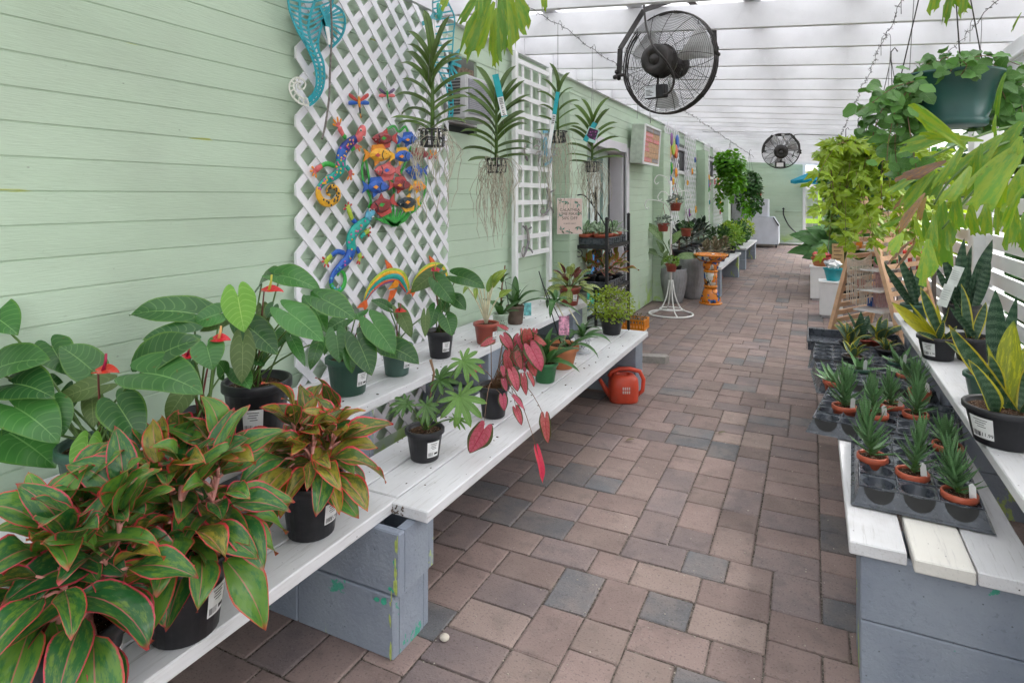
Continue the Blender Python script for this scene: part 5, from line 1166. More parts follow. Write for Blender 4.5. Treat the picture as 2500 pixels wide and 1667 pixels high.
# ================================================================ HANGING ORCHIDS
def orchid(label, px, ypot, ytop, t, nl, L, roots, rlen, seed, tagx=None, dense=1.0):
    rr = random.Random(seed); c = PT(px, ypot, t); top = PT(px, ytop, t).z; P = thing('hanging_orchid', c, label, 'hanging plant')
    b = MB(); pr = .052
    for z, q in ((-.03, .7), (0, .85), (.03, 1.0)): b.tube([c + Vector((pr * q * math.cos(a * .4189), pr * q * math.sin(a * .4189), z)) for a in range(16)], .0032, 4)
    for a in range(12): b.box(-.004, .004, -.001, .001, -.06, 0, 0, Matrix.Translation(c + Vector((pr * .86 * math.cos(a * .5236), pr * .86 * math.sin(a * .5236), .03))) @ Matrix.Rotation(a * .5236 + 1.57, 4, 'Z'))
    b.lathe([(pr * .7, 0), (pr * .7, .003)], c + Vector((0, 0, -.033)), 14); b.build('slatted_basket', MT['blackpot'], P)
    H_ = top - c.z; stalk(P, [c, c + Vector((0, 0, H_ * .75))], .009, .006, MT['petiole'], 'stem', 7)
    fan = rr.uniform(-.3, .3) + math.atan2(SN, CS)
    for i in range(nl):
        f = (i + .5) / nl; sg = 1 if i % 2 else -1; az = fan + (0 if sg > 0 else math.pi) + rr.uniform(-.35, .35); el = R(14 + 60 * f ** 1.6 + rr.uniform(-10, 10))
        A = c + Vector((0, 0, .01 + H_ * .72 * f)); d = Vector((math.cos(az) * math.cos(el), math.sin(az) * math.cos(el), math.sin(el))); ll = L * rr.uniform(.85, 1.1) * (.95 + .15 * f); T = A + d * ll - Vector((0, 0, .10 * ll * (1 - f)))
        pl_leaf(rr.choice(LV['strap']), A, T, Vector((0, 0, 1)) + VCAM(A) * .7 + Vector((rr.uniform(-.3, .3), 0, 0)), 1.2, P)
    b = MB()
    for k in range(roots):
        a = rr.uniform(0, 6.28); q = rr.uniform(.2, 1.15); p = c + Vector((pr * q * math.cos(a), pr * q * math.sin(a), rr.uniform(-.02, .04))); ll = rlen * rr.uniform(.35, 1.0) ** 1.1; pts = [p]; dx, dy = rr.uniform(-.02, .02) + math.cos(a) * .012, rr.uniform(-.02, .02) + math.sin(a) * .012
        n = 8
        for s in range(n):
            conv = -.10 * (s / n); p = p + Vector((dx + rr.uniform(-.012, .012) + (c.x - p.x) * .16 * (s / n), dy + rr.uniform(-.012, .012) + (c.y - p.y) * .16 * (s / n), -ll / n * rr.uniform(.7, 1.2) + (.03 if s == 0 else 0))); pts.append(p); dx *= .75; dy *= .75
        b.tube(pts, [.0012] * n + [.0007], 4, cap=False)
    o = b.build('aerial_roots', MT['root'], P); o['kind'] = 'stuff'
    hk = 2.41; w = MB()
    for k in range(3): a = k * 2.094 + .5; w.tube([c + Vector((pr * math.cos(a), pr * math.sin(a), .03)), c + Vector((pr * .3 * math.cos(a), pr * .3 * math.sin(a), H_ * .8)), (c.x, c.y, max(c.z + H_, hk - .25))], .0008, 3)
    w.tube([(c.x, c.y, max(c.z + H_, hk - .25)), (c.x, c.y, hk - .02), (c.x + .008, c.y + .012, hk + .004), (c.x + .012, c.y + .03, hk - .012), (c.x + .01, c.y + .032, hk - .03)], .0016, 5); w.build('hanger_wire', MT['wire'], P)
    if tagx:
        (x0, y0, x1, y1, wd, white, txt) = tagx; a, d = PT(x0, y0, t - .05), PT(x1, y1, t - .06); M = frame(a - d, VCAM(a), d); L_ = (a - d).length
        tg = MB().box(-wd / 2, wd / 2, 0, L_, -.0006, .0006, 0, M).build('plant_tag', plain('teal_plant_tag', (.01, .33, .37), .35) if 'teal_plant_tag' not in bpy.data.materials else bpy.data.materials['teal_plant_tag'], P)
        lb = MB().box(-wd / 2 + .001, wd / 2 - .001, L_ * white[0], L_ * white[1], .0007, .0012, 0, M).build('white_sticker', MT['label'], tg)
        if txt: inst('price_lettering', price(txt), M @ Matrix.Translation((0, L_ * (white[0] * .72 + white[1] * .28), .0016)) @ Matrix.Rotation(R(90), 4, 'Z') @ Matrix.Scale(wd * .62, 4), tg)
        bb = MB()
        for k in range(9): bb.box(-wd * .32, wd * .32, L_ * (white[1] - .03 - k * .018), L_ * (white[1] - .03 - k * .018) + L_ * (.006 + .006 * (k % 2)), .0013, .0016, 0, M)
        bb.build('bar_code', MT['ink'], tg)
    return P
orchid('leftmost hanging orchid with a tall leafy stem and bare roots, before the lattice edge', 1056, 338, 75, 2.30, 19, .16, 42, .36, 1)
orchid('hanging orchid with a turquoise price tag and a long beard of roots', 1212, 405, 195, 2.77, 22, .18, 85, .42, 2, (1209, 182, 1232, 285, .028, (.02, .46), '$49.99'))
orchid('thin hanging orchid with one upright leaf in front of the first pilaster', 1362, 335, 180, 3.42, 11, .14, 55, .56, 3, (1362, 225, 1340, 362, .022, (.0, .6), None))
orchid('hanging orchid with a purple flower card, nearest the door', 1446, 408, 268, 3.96, 15, .20, 75, .42, 4, (1453, 300, 1428, 345, .03, (.55, .62), None))
P = [o for o in COL.objects if o.get('label', '').startswith('hanging orchid with a purple')][0]
a = PT(1445, 330, 3.90); M = frame(Vector((.05, 0, 1)), VCAM(a), a) @ Matrix.Rotation(-.3, 4, 'Z')
fl = MB().box(-.036, .036, -.045, .045, -.001, .001, 0, M).build('flower_card', plain('mint_card', (.40, .62, .58), .35), P)
n = NT('purple_orchid_print'); g = n.geo(); n.fin(n.mix(n.mr(n.vor(60, g), .25, .45), (.30, .06, .26), (.045, .012, .05)), .4); MB().box(-.03, .03, -.025, .04, .0011, .0016, 0, M).build('flower_print', n.mat, fl)
# ---------------------------------------------------------------- barbed wires under the rafters
def barbed(label, x, z, y0, y1, seed, sag=.02):
    rr = random.Random(seed); b = MB(); pts = []; y = y0
    while y < y1: pts.append(Vector((x + rr.uniform(-.008, .008), y, z + rr.uniform(-.007, .007) - sag * math.sin((y % 1.1) / 1.1 * math.pi)))); y += .06
    b.tube(pts, .0016, 4)
    for i in range(0, len(pts), 2):
        p = pts[i]
        for k in range(3): d = Vector((rr.uniform(-1, 1), rr.uniform(-.5, .5), rr.uniform(-1, 1))).normalized() * .014; b.tube([p - d, p + d], .0011, 3)
    return tag(b.build('barbed_wire', MT['rust']), label, 'barbed wire')
barbed('barbed wire strung along the wall side above the orchids', -1.28, 2.40, 1.0, 16, 1); barbed('barbed wire on the open side left of the big green basket', .35, 2.30, 1.0, 14, 2); barbed('barbed wire on the open side right of the big green basket', .70, 2.27, 1.0, 9, 3)
for i, (x, y, z) in enumerate(((.36, 3.05, 2.3), (.36, 3.9, 2.3), (.70, 3.6, 2.27), (-1.28, 4.9, 2.40))):
    tag(MB().tube(crom([(x - .025, y, z - .10), (x - .022, y, z - .01), (x, y, z + .012), (x + .02, y, z - .01), (x + .012, y, z - .2), (x + .005, y, z - .34)], 4), .0018, 5).build('wire_hook', MT['wire']), ('empty wire hook nearest the big green basket, on its left', 'second empty wire hook left of the big green basket, smaller and farther', 'empty wire hook above the right part of the big green basket', 'empty wire hook on the wall-side barbed wire past the last orchid')[i], 'hook', 'empty hooks on the barbed wires')
# ================================================================ FANS
fanm = plain('dark_fan_metal', (.035, .032, .031), .45, .45, .3, var=.35, nscale=30, dirt=((.12, .07, .05), .4)); MT['fan'] = fanm
def fan(label, c, back, rad, yoke, cord, detail=1.0, wrap=False, boxlab=True):
    c = Vector(c); P = thing('cage_fan', c, label, 'fan'); back = Vector(back).normalized(); up = Vector((0, 0, 1)); x = up.cross(back).normalized(); y = back.cross(x)
    M = Matrix(((x.x, y.x, back.x, c.x), (x.y, y.y, back.y, c.y), (x.z, y.z, back.z, c.z), (0, 0, 0, 1))); wr = .0013 * detail
    def ringpts(r, z, n=48, ph=0): return [M @ Vector((r * math.cos(2 * math.pi * k / n + ph), r * math.sin(2 * math.pi * k / n + ph), z)) for k in range(n + 1)]
    dz = lambda r, s: s * (.045 + .075 * (1 - (r / rad) ** 2))
    MB().tube(ringpts(rad, .022, 56), .0045, 6).tube(ringpts(rad, -.022, 56), .0045, 6).tube(ringpts(rad, 0, 56), .006, 6).build('hoop', fanm, P)
    for s, nm, off in ((1, 'back_guard', .0), (-1, 'front_guard', .07)):
        b = MB(); NR_ = int(24 / detail)
        for k in range(NR_): r = rad * (.26 + .74 * k / NR_); b.tube(ringpts(r, dz(r, s), 40), wr, 3, cap=False)
        for k in range(14):
            a = 2 * math.pi * k / 14 + off; b.tube([M @ Vector((rad * q * math.cos(a + .35 * (1 - q) * s), rad * q * math.sin(a + .35 * (1 - q) * s), dz(rad * q, s))) for q in (.22, .4, .6, .8, .93, 1.0)], wr * 1.5, 4, cap=False)
        b.build(nm, fanm, P)
    MB().lathe([(0, -.125), (.07, -.122), (.075, -.11), (.06, -.06)], (0, 0, 0), 24, M=M).build('hub', fanm, P)
    for k in range(3):
        a0 = k * 2.094 + .4; vs = []
        for i in range(7):
            r = .06 + (rad * .90 - .06) * i / 6; w = .16 + .42 * (i / 6) ** .6 if i < 6 else .45
            for j in range(5): a = a0 + w * (j / 4 - .5) * 1.5; vs.append(M @ Vector((r * math.cos(a), r * math.sin(a), -.03 + .05 * (j / 4 - .5) * (1.4 - i / 8))))
        MB().add(vs, [(i * 5 + j, i * 5 + j + 1, i * 5 + j + 6, i * 5 + j + 5) for i in range(6) for j in range(4)], 0, smooth=True).build('blade', plain('pale_fan_blade', (.62, .62, .63), .4, .4) if k == 0 else bpy.data.materials['pale_fan_blade'], P)
    mo = MB().lathe([(.098, .07), (.098, .085), (.09, .09), (.088, .15), (.082, .165), (.04, .168), (.036, .160), (.026, .160), (.026, .172), (0, .174)], (0, 0, 0), 26, M=M).build('motor', fanm, P)
    bx = MB().bevbox(-.075, .055, -.215, -.14, .10, .145, .006, 0, M).build('switch_box', MT['iron'], P)
    if boxlab:
        MB().box(-.07, .0, -.21, -.145, .1455, .1463, 0, M).build('rating_label', plain('grey_label', (.60, .63, .66), .4), bx); inst('maker_lettering', text_mesh('VEVOR', 1, MT['ink']), M @ Matrix.Translation((-.04, -.152, .1468)) @ Matrix.Scale(.014, 4), bx)
        b = MB()
        for k in range(5): b.box(-.064, -.064 + .05 * (.6 + .4 * ((k * 7) % 3) / 2), -.17 - k * .0075, -.167 - k * .0075, .1464, .1467, 0, M)
        b.build('small_print', MT['ink'], bx)
    else: MB().box(-.06, .03, -.205, -.15, .1455, .147, 0, M).build('rating_label', MT['label'], bx)
    MB().tube([M @ Vector((0, -.09, .12)), M @ Vector((0, -.145, .125))], .007, 6).build('conduit', fanm, P)
    if yoke:
        b = MB()
        for a, d in zip(yoke, yoke[1:]): b.beam(a, d, .032, .006, 0, back)
        b.build('yoke', fanm, P)
        for e, s in ((yoke[0], -1), (yoke[-1], 1)):
            b = MB(); e = Vector(e)
            for k in range(3): a = k * 2.094; b.ball(e + (y * math.cos(a) + back * math.sin(a)) * .022 + x * s * .014, .015, 7)
            b.tube([e - x * s * .035, e + x * s * .02], .010, 8); b.build('clamp_knob', fanm, P)
    if cord: MB().tube(crom(cord, 5), .0065, 6).build('power_cord', fanm, P)
    return P, M
t1 = 3.55; f1 = PT(1632, 155, t1); rt = Vector((CS, SN, 0))
vb = VCAM(f1); bk = vb * math.cos(R(33)) - rt * math.sin(R(33)) + Vector((0, 0, .16))
zi = lambda x, y, dt=0: PT(*Z('i', x, y), t1 - dt)
yk = [zi(228, 690), zi(240, 445), zi(458, 92), zi(640, 30), zi(775, -15), zi(870, 5), zi(1092, 220), zi(1098, 480)]
P, M = fan('large dark cage fan slung from the rafters, seen from behind', f1, bk, .29, yk, [zi(440, -90, .12), zi(455, 40, .12), zi(480, 260, .14), zi(545, 430, .22), zi(640, 540, .24), zi(715, 660, .2), zi(728, 760, .18), zi(690, 840, .16), zi(635, 865, .14)])
MB().tube([zi(640, 25), zi(635, -140)], .012, 6).tube([zi(770, -15), zi(770, -150)], .010, 6).build('hanger_rod', fanm, P)
MB().tube([zi(505, 930, .1), zi(512, 1050, .1), zi(515, 1125, .1)], .0016, 5).build('pull_chain', MT['wire'], P)
t2 = 8.8; f2 = PT(1906, 369, t2); a2 = lambda px, py: PT(px, py, t2)
P, M = fan('smaller distant cage fan near the far end of the roof', f2, VCAM(f2) + Vector((.05, 0, -.12)), .25, [a2(1864, 370), a2(1866, 352), a2(1886, 331), a2(1930, 328), a2(1950, 350), a2(1952, 372)], [a2(1934, 384), a2(1940, 368), a2(1941, 340), a2(1944, 329), a2(2005, 330), a2(2050, 331)], 1.9, boxlab=False)
for k, q in enumerate(((1892, 340, .9), (1914, 338, .7), (1925, 350, .5))): MB().tube(crom([a2(q[0] - 4, q[1] - 12), a2(q[0], q[1]), a2(q[0] + 6, q[1] + 6)], 3), .02, 6).build('wrapped_plastic', MT['white'], P)
MB().tube([(-1.5, f2.y, 2.42), (f2.x - .1, f2.y - .05, 2.36)], .010, 6).build('ceiling_conduit', MT['rafter'], P)
# ================================================================ LETTER BOARD
sb = thing('letter_board', (-1.9, 7.5, 1.83), 'white-framed letter board sign with wooden rows fixed high on the wall', 'sign')
Mt = Matrix.Translation((XW + .03, 7.50, 1.83)) @ Matrix.Rotation(R(4), 4, 'Y')
MB().bevbox(0, .15, -.40, .40, 0, .46, .004, 0, Mt).build('case', plain('pale_green_case', (.45, .52, .44), .5), sb)
fm = MB()
for (ya, yb, za, zb) in ((-.405, .405, -.005, .02), (-.405, .405, .44, .465), (-.405, -.38, .0205, .4395), (.38, .405, .0205, .4395)): fm.bevbox(.1505, .168, ya, yb, za, zb, .002, 0, Mt)
fm.build('frame', MT['white'], sb)
wd = plain('tan_wood_row', (.52, .33, .20), .6, .3, var=.18, nscale=25); rr = random.Random(12)
for k in range(7):
    z0 = .025 + k * .0592; row = MB().bevbox(.1505, .156, -.378, .378, z0, z0 + .056, .002, 0, Mt).build('wooden_row', wd, sb)
    seg = {6: [(-.36, -.02, 'dark'), (.04, .36, 'dark')], 5: [(-.36, .0, 'redt')], 4: [(-.36, .0, 'redt'), (.05, .36, 'redt')], 3: [(-.36, -.2, 'redt')], 2: [(-.36, -.12, 'redt')], 0: [(-.36, -.02, 'redt'), (.06, .36, 'dark')]}.get(k, [])
    for (a, e, c) in seg:
        y = a
        while y < e:
            w_ = rr.uniform(.028, .042); MB().box(.1565, .1585, y, y + w_ - .004, z0 + .006, z0 + .052, 0, Mt).build('letter_tile', {'dark': PC['grey'], 'redt': PC['pink']}[c], row)
            MB().box(.1586, .1592, y + w_ * .3, y + w_ * .45, z0 + .012, z0 + .046, 0, Mt).build('letter_stroke', MT['label'], row); y += w_
# ================================================================ BLACK IRON PLANT RACK
rk = thing('plant_rack', (-1.72, 5.34, 0), 'black wrought-iron plant rack with scrollwork standing before the door', 'rack')
xa, xb, ya, yb = -1.88, -1.56, 5.0, 5.68; I_ = MT['iron']
for (x, y, top) in ((xa, ya, 1.50), (xb, ya, 1.23), (xb, yb, 1.25), (xa, yb, 1.50)):
    MB().box(x - .012, x + .012, y - .012, y + .012, 0, top).build('post', I_, rk); MB().ball((x, y, top + .012), .018, 8).build('finial', I_, rk)
for zs in (.30, .625, 1.00):
    f = MB()
    for (p, q) in (((xa, ya), (xb, ya)), ((xb, ya), (xb, yb)), ((xb, yb), (xa, yb)), ((xa, yb), (xa, ya))): f.beam((*p, zs), (*q, zs), .016, .03)
    for k in range(1, 12): f.beam((xa, ya + (yb - ya) * k / 12, zs - .004), (xb, ya + (yb - ya) * k / 12, zs - .004), .006, .006)
    f.build('shelf', I_, rk)
def scroll(c, u, r, sg, n=26, turns=1.4): return [Vector(c) + Vector(u) * (sg * r * (1 - .75 * k / n) * math.cos(turns * 6.283 * k / n)) + Vector((0, 0, r * (1 - .75 * k / n) * math.sin(turns * 6.283 * k / n))) for k in range(n + 1)]
for zs in (.94, .56):
    for (u, c) in (((1, 0, 0), (xa + .07, ya - .002, zs)), ((1, 0, 0), (xb - .08, ya - .002, zs)), ((0, 1, 0), (xb + .002, ya + .1, zs)), ((0, 1, 0), (xb + .002, yb - .1, zs))):
        MB().tube(scroll(c, u, .045, -1), .0045, 5).build('scroll', I_, rk)
for c in ((xb + .002, ya + .10, 1.16), (xa, ya + .1, 1.40), (xa, yb - .1, 1.40)): MB().tube(scroll(c, (0, 1, 0), .085, -1, 30, 1.1), .005, 5).build('scroll', I_, rk)
MB().tube(crom([(xa, ya, 1.35), (xa, (ya + yb) / 2, 1.62), (xa, yb, 1.35)], 10), .007, 6).tube(crom([(xa, ya, 1.42), (xa + .12, ya, 1.44), (xa + .25, ya, 1.28), (xb, ya, 1.16)], 8), .006, 6).build('arch', I_, rk)
def flat_tray(label, x0, x1, y0, y1, z, cells=0, name='seedling_tray'):
    T = thing(name, ((x0 + x1) / 2, (y0 + y1) / 2, z), label, 'tray'); b = MB(); t = .003; h = .055
    b.bevbox(x0, x1, y0, y1, z, z + .004, .001).box(x0, x0 + t, y0, y1, z + .0041, z + h).box(x1 - t, x1, y0, y1, z + .0041, z + h).box(x0 + t, x1 - t, y0, y0 + t, z + .0041, z + h).box(x0 + t, x1 - t, y1 - t, y1, z + .0041, z + h); b.build('tray_body', MT['tray'], T)
    b = MB(); b.tube([(x0, y0, z + h), (x1, y0, z + h), (x1, y1, z + h), (x0, y1, z + h), (x0, y0, z + h)], .006, 6); b.build('rim', MT['tray'], T)
    b = MB()
    for k in range(9): y = y0 + (y1 - y0) * (k + .5) / 9; b.box(x1 + .0002, x1 + .004, y - .008, y + .008, z + .004, z + h - .01)
    for k in range(5): x = x0 + (x1 - x0) * (k + .5) / 5; b.box(x - .008, x + .008, y0 - .004, y0 - .0002, z + .004, z + h - .01)
    b.build('rib', MT['tray'], T); return T
flat_tray('black tray of terracotta pots on the top shelf of the iron rack', -1.87, -1.57, 5.03, 5.62, 1.017)
flat_tray('black tray on the lower shelf of the iron rack', -1.87, -1.57, 5.03, 5.62, .642)
for i, (x, y) in enumerate(((-1.78, 5.08), (-1.64, 5.10), (-1.64, 5.24), (-1.64, 5.38), (-1.64, 5.52), (-1.78, 5.24), (-1.78, 5.40))):
    b_ = Vector((x, y, 1.023)); P = plant('arrowhead_vine', b_, ('silvery arrowhead vine at the left of the top rack tray', 'silvery arrowhead vine at the front corner of the top rack tray', 'silvery arrowhead vine second along the front of the top rack tray', 'silvery arrowhead vine third along the front of the top rack tray', 'silvery arrowhead vine nearest the jamb on the top rack tray', 'silvery arrowhead vine in the middle of the back row, top rack tray', 'silvery arrowhead vine at the far end of the back row, top rack tray')[i], group='arrowhead vines on the rack'); pot(P, b_, .055, .085, MT['terra'], rim=.3); plabel(P, b_, .055, .085, zc=.3, hh=.3, wdeg=50, off=30)
    rosette(P, b_ + Vector((0, 0, .075)), 13, 'arrow' if 'arrow' in LV else 'green', .075, 0, 75, MT['petiole'], .06, 1.1, i + 40)
for i, (x, y) in enumerate(((-1.62, 5.16), (-1.62, 5.45), (-1.78, 5.2), (-1.78, 5.46))):
    b_ = Vector((x, y, .648)); P = plant('aglaonema', b_, ('small pink-stemmed aglaonema at the front corner of the lower rack shelf', 'small pink-stemmed aglaonema nearest the door jamb on the lower rack shelf', 'small aglaonema at the back left of the lower rack shelf', 'small aglaonema at the back right of the lower rack shelf')[i], group='young aglaonemas on the rack'); pot(P, b_, .055, .09, MT['blackpot'])
    rosette(P, b_ + Vector((0, 0, .08)), 12, 'aglared', .14, 5, 80, MT['pinkstalk'], .09, 1.1, i + 60, lift=.05)
# poster on the rack
pm = thing('sale_poster', PT(1391, 528, 5.1), 'pink sale poster with leaf border hung on the rack behind the orchid roots', 'poster'); c = PT(1391, 528, 5.1); M = frame(Vector((0, 0, 1)), VCAM(Vector((c.x, c.y, CH))) + Vector((.25, 0, 0)), c)
MB().box(-.104, .104, -.146, .146, -.002, 0, 0, M).build('poster_sheet', plain('blush_paper', (.66, .52, .47), .5, .3, var=.03), pm); MB().box(-.107, .107, -.149, .149, -.004, -.0021, 0, M).build('poster_edge', MT['white'], pm)
for s_, y_, z_ in (('CALATHEA', .052, .034), ('LIME MAXX', .018, .034), ('50% OFF', -.018, .036), ('PLANTS ONLY', -.062, .016)): inst('lettering', text_mesh(s_, 1, MT['ink']), M @ Matrix.Translation((0, y_, .0006)) @ Matrix.Scale(z_, 4), pm)
rr = random.Random(3); b = [MB(), MB()]
for (cx, cy, n_) in ((-.075, .118, 6), (-.02, .122, 6), (.07, .105, 7), (.085, .02, 5), (.075, -.085, 7), (-.07, -.115, 7), (.0, -.125, 5), (-.09, .0, 4)):
    for k in range(n_):
        a = rr.uniform(0, 6.28); L = rr.uniform(.02, .042); w = L * .17; d = Vector((math.cos(a), math.sin(a))); q = Vector((cx, cy)); e = q + d * L; nn = Vector((-d.y, d.x)) * w
        cl = lambda p: (max(-.102, min(.102, p.x)), max(-.144, min(.144, p.y))); m_ = q + d * L * .5; b[k % 2].prism([cl(q), cl(m_ - nn), cl(e), cl(m_ + nn)], .0004, M @ Matrix.Translation((0, 0, .0004 + .0001 * (k % 2))))
for i in (0, 1): o = b[i].build('leaf_print', paint('leaf_print_%d' % i, ((.10, .14, .08), (.10, .26, .20))[i], .6), pm); o['kind'] = 'stuff'
# ================================================================ FLOOR THINGS AT THE BENCH END
c = Vector((-1.195, 4.215, 0)); wc = thing('watering_can', c, 'orange-red plastic watering can on the pavers under the bench end', 'watering can'); ora = plain('orange_red_plastic', (.56, .065, .030), .38, .45, var=.12, nscale=12, dirt=((.45, .16, .12), .4))
rt3 = Vector((CS, SN, 0)); Mw = frame(Vector((-SN, CS, 0)), Vector((0, 0, 1)), c)
sq = lambda a, z: 1 / max(abs(math.cos(a)) ** 3.2 + abs(math.sin(a) * 1.25) ** 3.2, .02) ** (1 / 3.2)
b = MB(); b.lathe([(.095, 0), (.10, .012), (.104, .11), (.098, .16), (.075, .185), (.05, .19), (.045, .186), (.045, .10), (0, .10)], (0, 0, 0), 32, squash=sq, M=Mw); b.build('body', ora, wc)
MB().tube([Mw @ Vector(p) for p in ((.09, 0, .03), (.135, 0, .07), (.142, 0, .15), (.115, 0, .205), (.05, 0, .222), (-.03, 0, .222), (-.085, 0, .20), (-.10, 0, .17))], [.014, .014, .014, .015, .015, .015, .014, .014], 8).build('handle', ora, wc)
MB().tube([Mw @ Vector(p) for p in ((-.09, 0, .04), (-.13, 0, .09), (-.165, 0, .15))], [.024, .018, .012], 10).build('spout', ora, wc)
rr = random.Random(6); b = MB()
for r_ in range(2):
    for k in range(4): x = -.02 + k * .014; b.box(x, x + .009, -.088, -.0865, .075 + r_ * .026, .093 + r_ * .026, 0, Mw)
b.build('worn_print', plain('worn_white_print', (.70, .55, .50), .5), wc)
c = GZ(*Z('p', 300, 900)); mg = plain('grey_paver', (.30, .28, .26), .85, .2, var=.12, nscale=30, bump=.5); ps = [(-.11, -.05), (.08, -.055), (.12, -.01), (.10, .05), (-.09, .055), (-.13, .01)]
tag(MB().prism(ps, .058, Matrix.Translation((c.x, c.y + .05, 0.001)) @ Matrix.Rotation(.3, 4, 'Z')).build('loose_paver', mg), 'loose grey paver lying beside the bench end block', 'paver')
c = GZ(*Z('h', 1585, 1530), .15); ot = thing('orange_basket', (c.x - .05, c.y, 0), 'orange rectangular basket with dry fronds behind the bench end', 'basket'); b = MB(); om = plain('orange_plastic', (.72, .25, .02), .4)
Mo = Matrix.Translation((c.x - .05, c.y, 0)); b.box(-.14, .14, -.1, .1, .10, .105, 0, Mo)
for (x0_, x1_, y0_, y1_) in ((-.15, -.14, -.11, .11), (.14, .15, -.11, .11), (-.1395, .1395, -.11, -.1), (-.1395, .1395, .1, .11)):
    b.box(x0_, x1_, y0_, y1_, .19, .205, 0, Mo); b.box(x0_, x1_, y0_, y1_, .10, .12, 0, Mo); L = max(x1_ - x0_, y1_ - y0_)
    for k in range(9):
        if x1_ - x0_ > y1_ - y0_: xx = x0_ + L * (k + .5) / 9; b.box(xx - .006, xx + .006, y0_, y1_, .1202, .1898, 0, Mo)
        else: yy = y0_ + L * (k + .5) / 9; b.box(x0_, x1_, yy - .006, yy + .006, .1202, .1898, 0, Mo)
b.build('basket_body', om, ot); bs = MB().box(-.13, .13, -.09, .09, 0, .098, 0, Mo).build('wire_base', MT['white'], ot); cloud('dry_fronds', ot, 'tinyfern', Vector((c.x - .03, c.y, .20)), (.13, .1, .05), 260, .02, 3, 1.3, 0, .1, 'kal')
for i, (r_, x, y) in enumerate((('p', 790, 1437), ('p', 85, 1495))):
    A = GZ(*Z(r_, x, y), .004); pl_leaf(LV['kal'][i], A, A + Vector((.05, .02, .012)), (0, 0, 1), .9, None, 'fallen_leaf'); o = COL.objects[-1]; tag(o, ('brown fallen leaf lying in the middle of the walk', 'brown fallen leaf on the pavers nearer the bench')[i], 'leaf')
# ================================================================ WHITE TREE STAND AND ITS POTS
c = GZ(1638, 768); st = thing('plant_stand', c, 'white wrought-iron tree stand with curled arms holding small terracotta pots', 'plant stand'); Wm = plain('white_enamel', (.76, .76, .75), .35, .45, var=.04); b = MB()
ring = lambda r, z: [c + Vector((r * math.cos(k * .2094), r * math.sin(k * .2094), z)) for k in range(31)]
b.tube(ring(.26, .012), .010, 8); b.build('base_ring', Wm, st); MB().tube(ring(.13, .07), .008, 6).build('upper_ring', Wm, st)
for k in range(4): a = k * 1.571 + .5; d = Vector((math.cos(a), math.sin(a), 0)); MB().tube(crom([c + d * .26 + Vector((0, 0, .015)), c + d * .13 + Vector((0, 0, .07)), c + d * .055 + Vector((0, 0, .22)), c + d * .02 + Vector((0, 0, .42))], 6), .008, 6).build('foot', Wm, st)
MB().tube([c + Vector((0, 0, .35)), c + Vector((0, 0, 1.62))], .014, 8).build('pole', Wm, st)
arms = []
tt = depth(c)
for (hx, hy, zt) in ((1616, 480, 1.50), (1655, 470, 1.42), (1676, 478, 1.40), (1585, 500, 1.36), (1608, 440, 1.62), (1660, 555, 1.12)):
    e = PT(hx, hy, tt); d = Vector((e.x - c.x, e.y - c.y, 0)); p0 = Vector((c.x, c.y, e.z - .10))
    MB().tube(crom([p0, p0 + d * .3 + Vector((0, 0, .12)), Vector((e.x, e.y, e.z + .06)), e + d.normalized() * .05, e + d.normalized() * .03 - Vector((0, 0, .05)), e - Vector((0, 0, .03))], 7), .006, 6).build('arm', Wm, st)
for i, (px, py, kind, lb) in enumerate(((1619, 556, 'tinysucc', 'small pot with pale trailing plant, leftmost on the white stand'), (1649, 506, 'tinysucc', 'small pot of silvery succulent, topmost on the white stand'), (1675, 568, 'tinygreen', 'small pot of bright green succulent on the right of the white stand'), (1639, 654, 'tinylime', 'small pot of green jade plant, lowest on the white stand'))):
    q = PT(px, py, tt - .05); zb = q.z - .045; b_ = Vector((q.x, q.y, zb)); P = plant('hanging_pot', b_, lb, 'potted plant'); pot(P, b_, .066, .10, MT['redpot'], .052, rim=.25)
    cloud('foliage', P, kind, b_ + Vector((0, 0, .125)), (.085, .085, .06), 170, .032, i, 1.2, 0, .1)
    MB().tube([b_ + Vector((.05, 0, .1)), b_ + Vector((0, 0, .3)), b_ + Vector((0, .01, .33)), b_ + Vector((0, .03, .32))], .003, 5).tube([b_ + Vector((-.05, 0, .1)), b_ + Vector((0, 0, .3))], .0015, 4).build('hanger', MT['redstalk'], P)
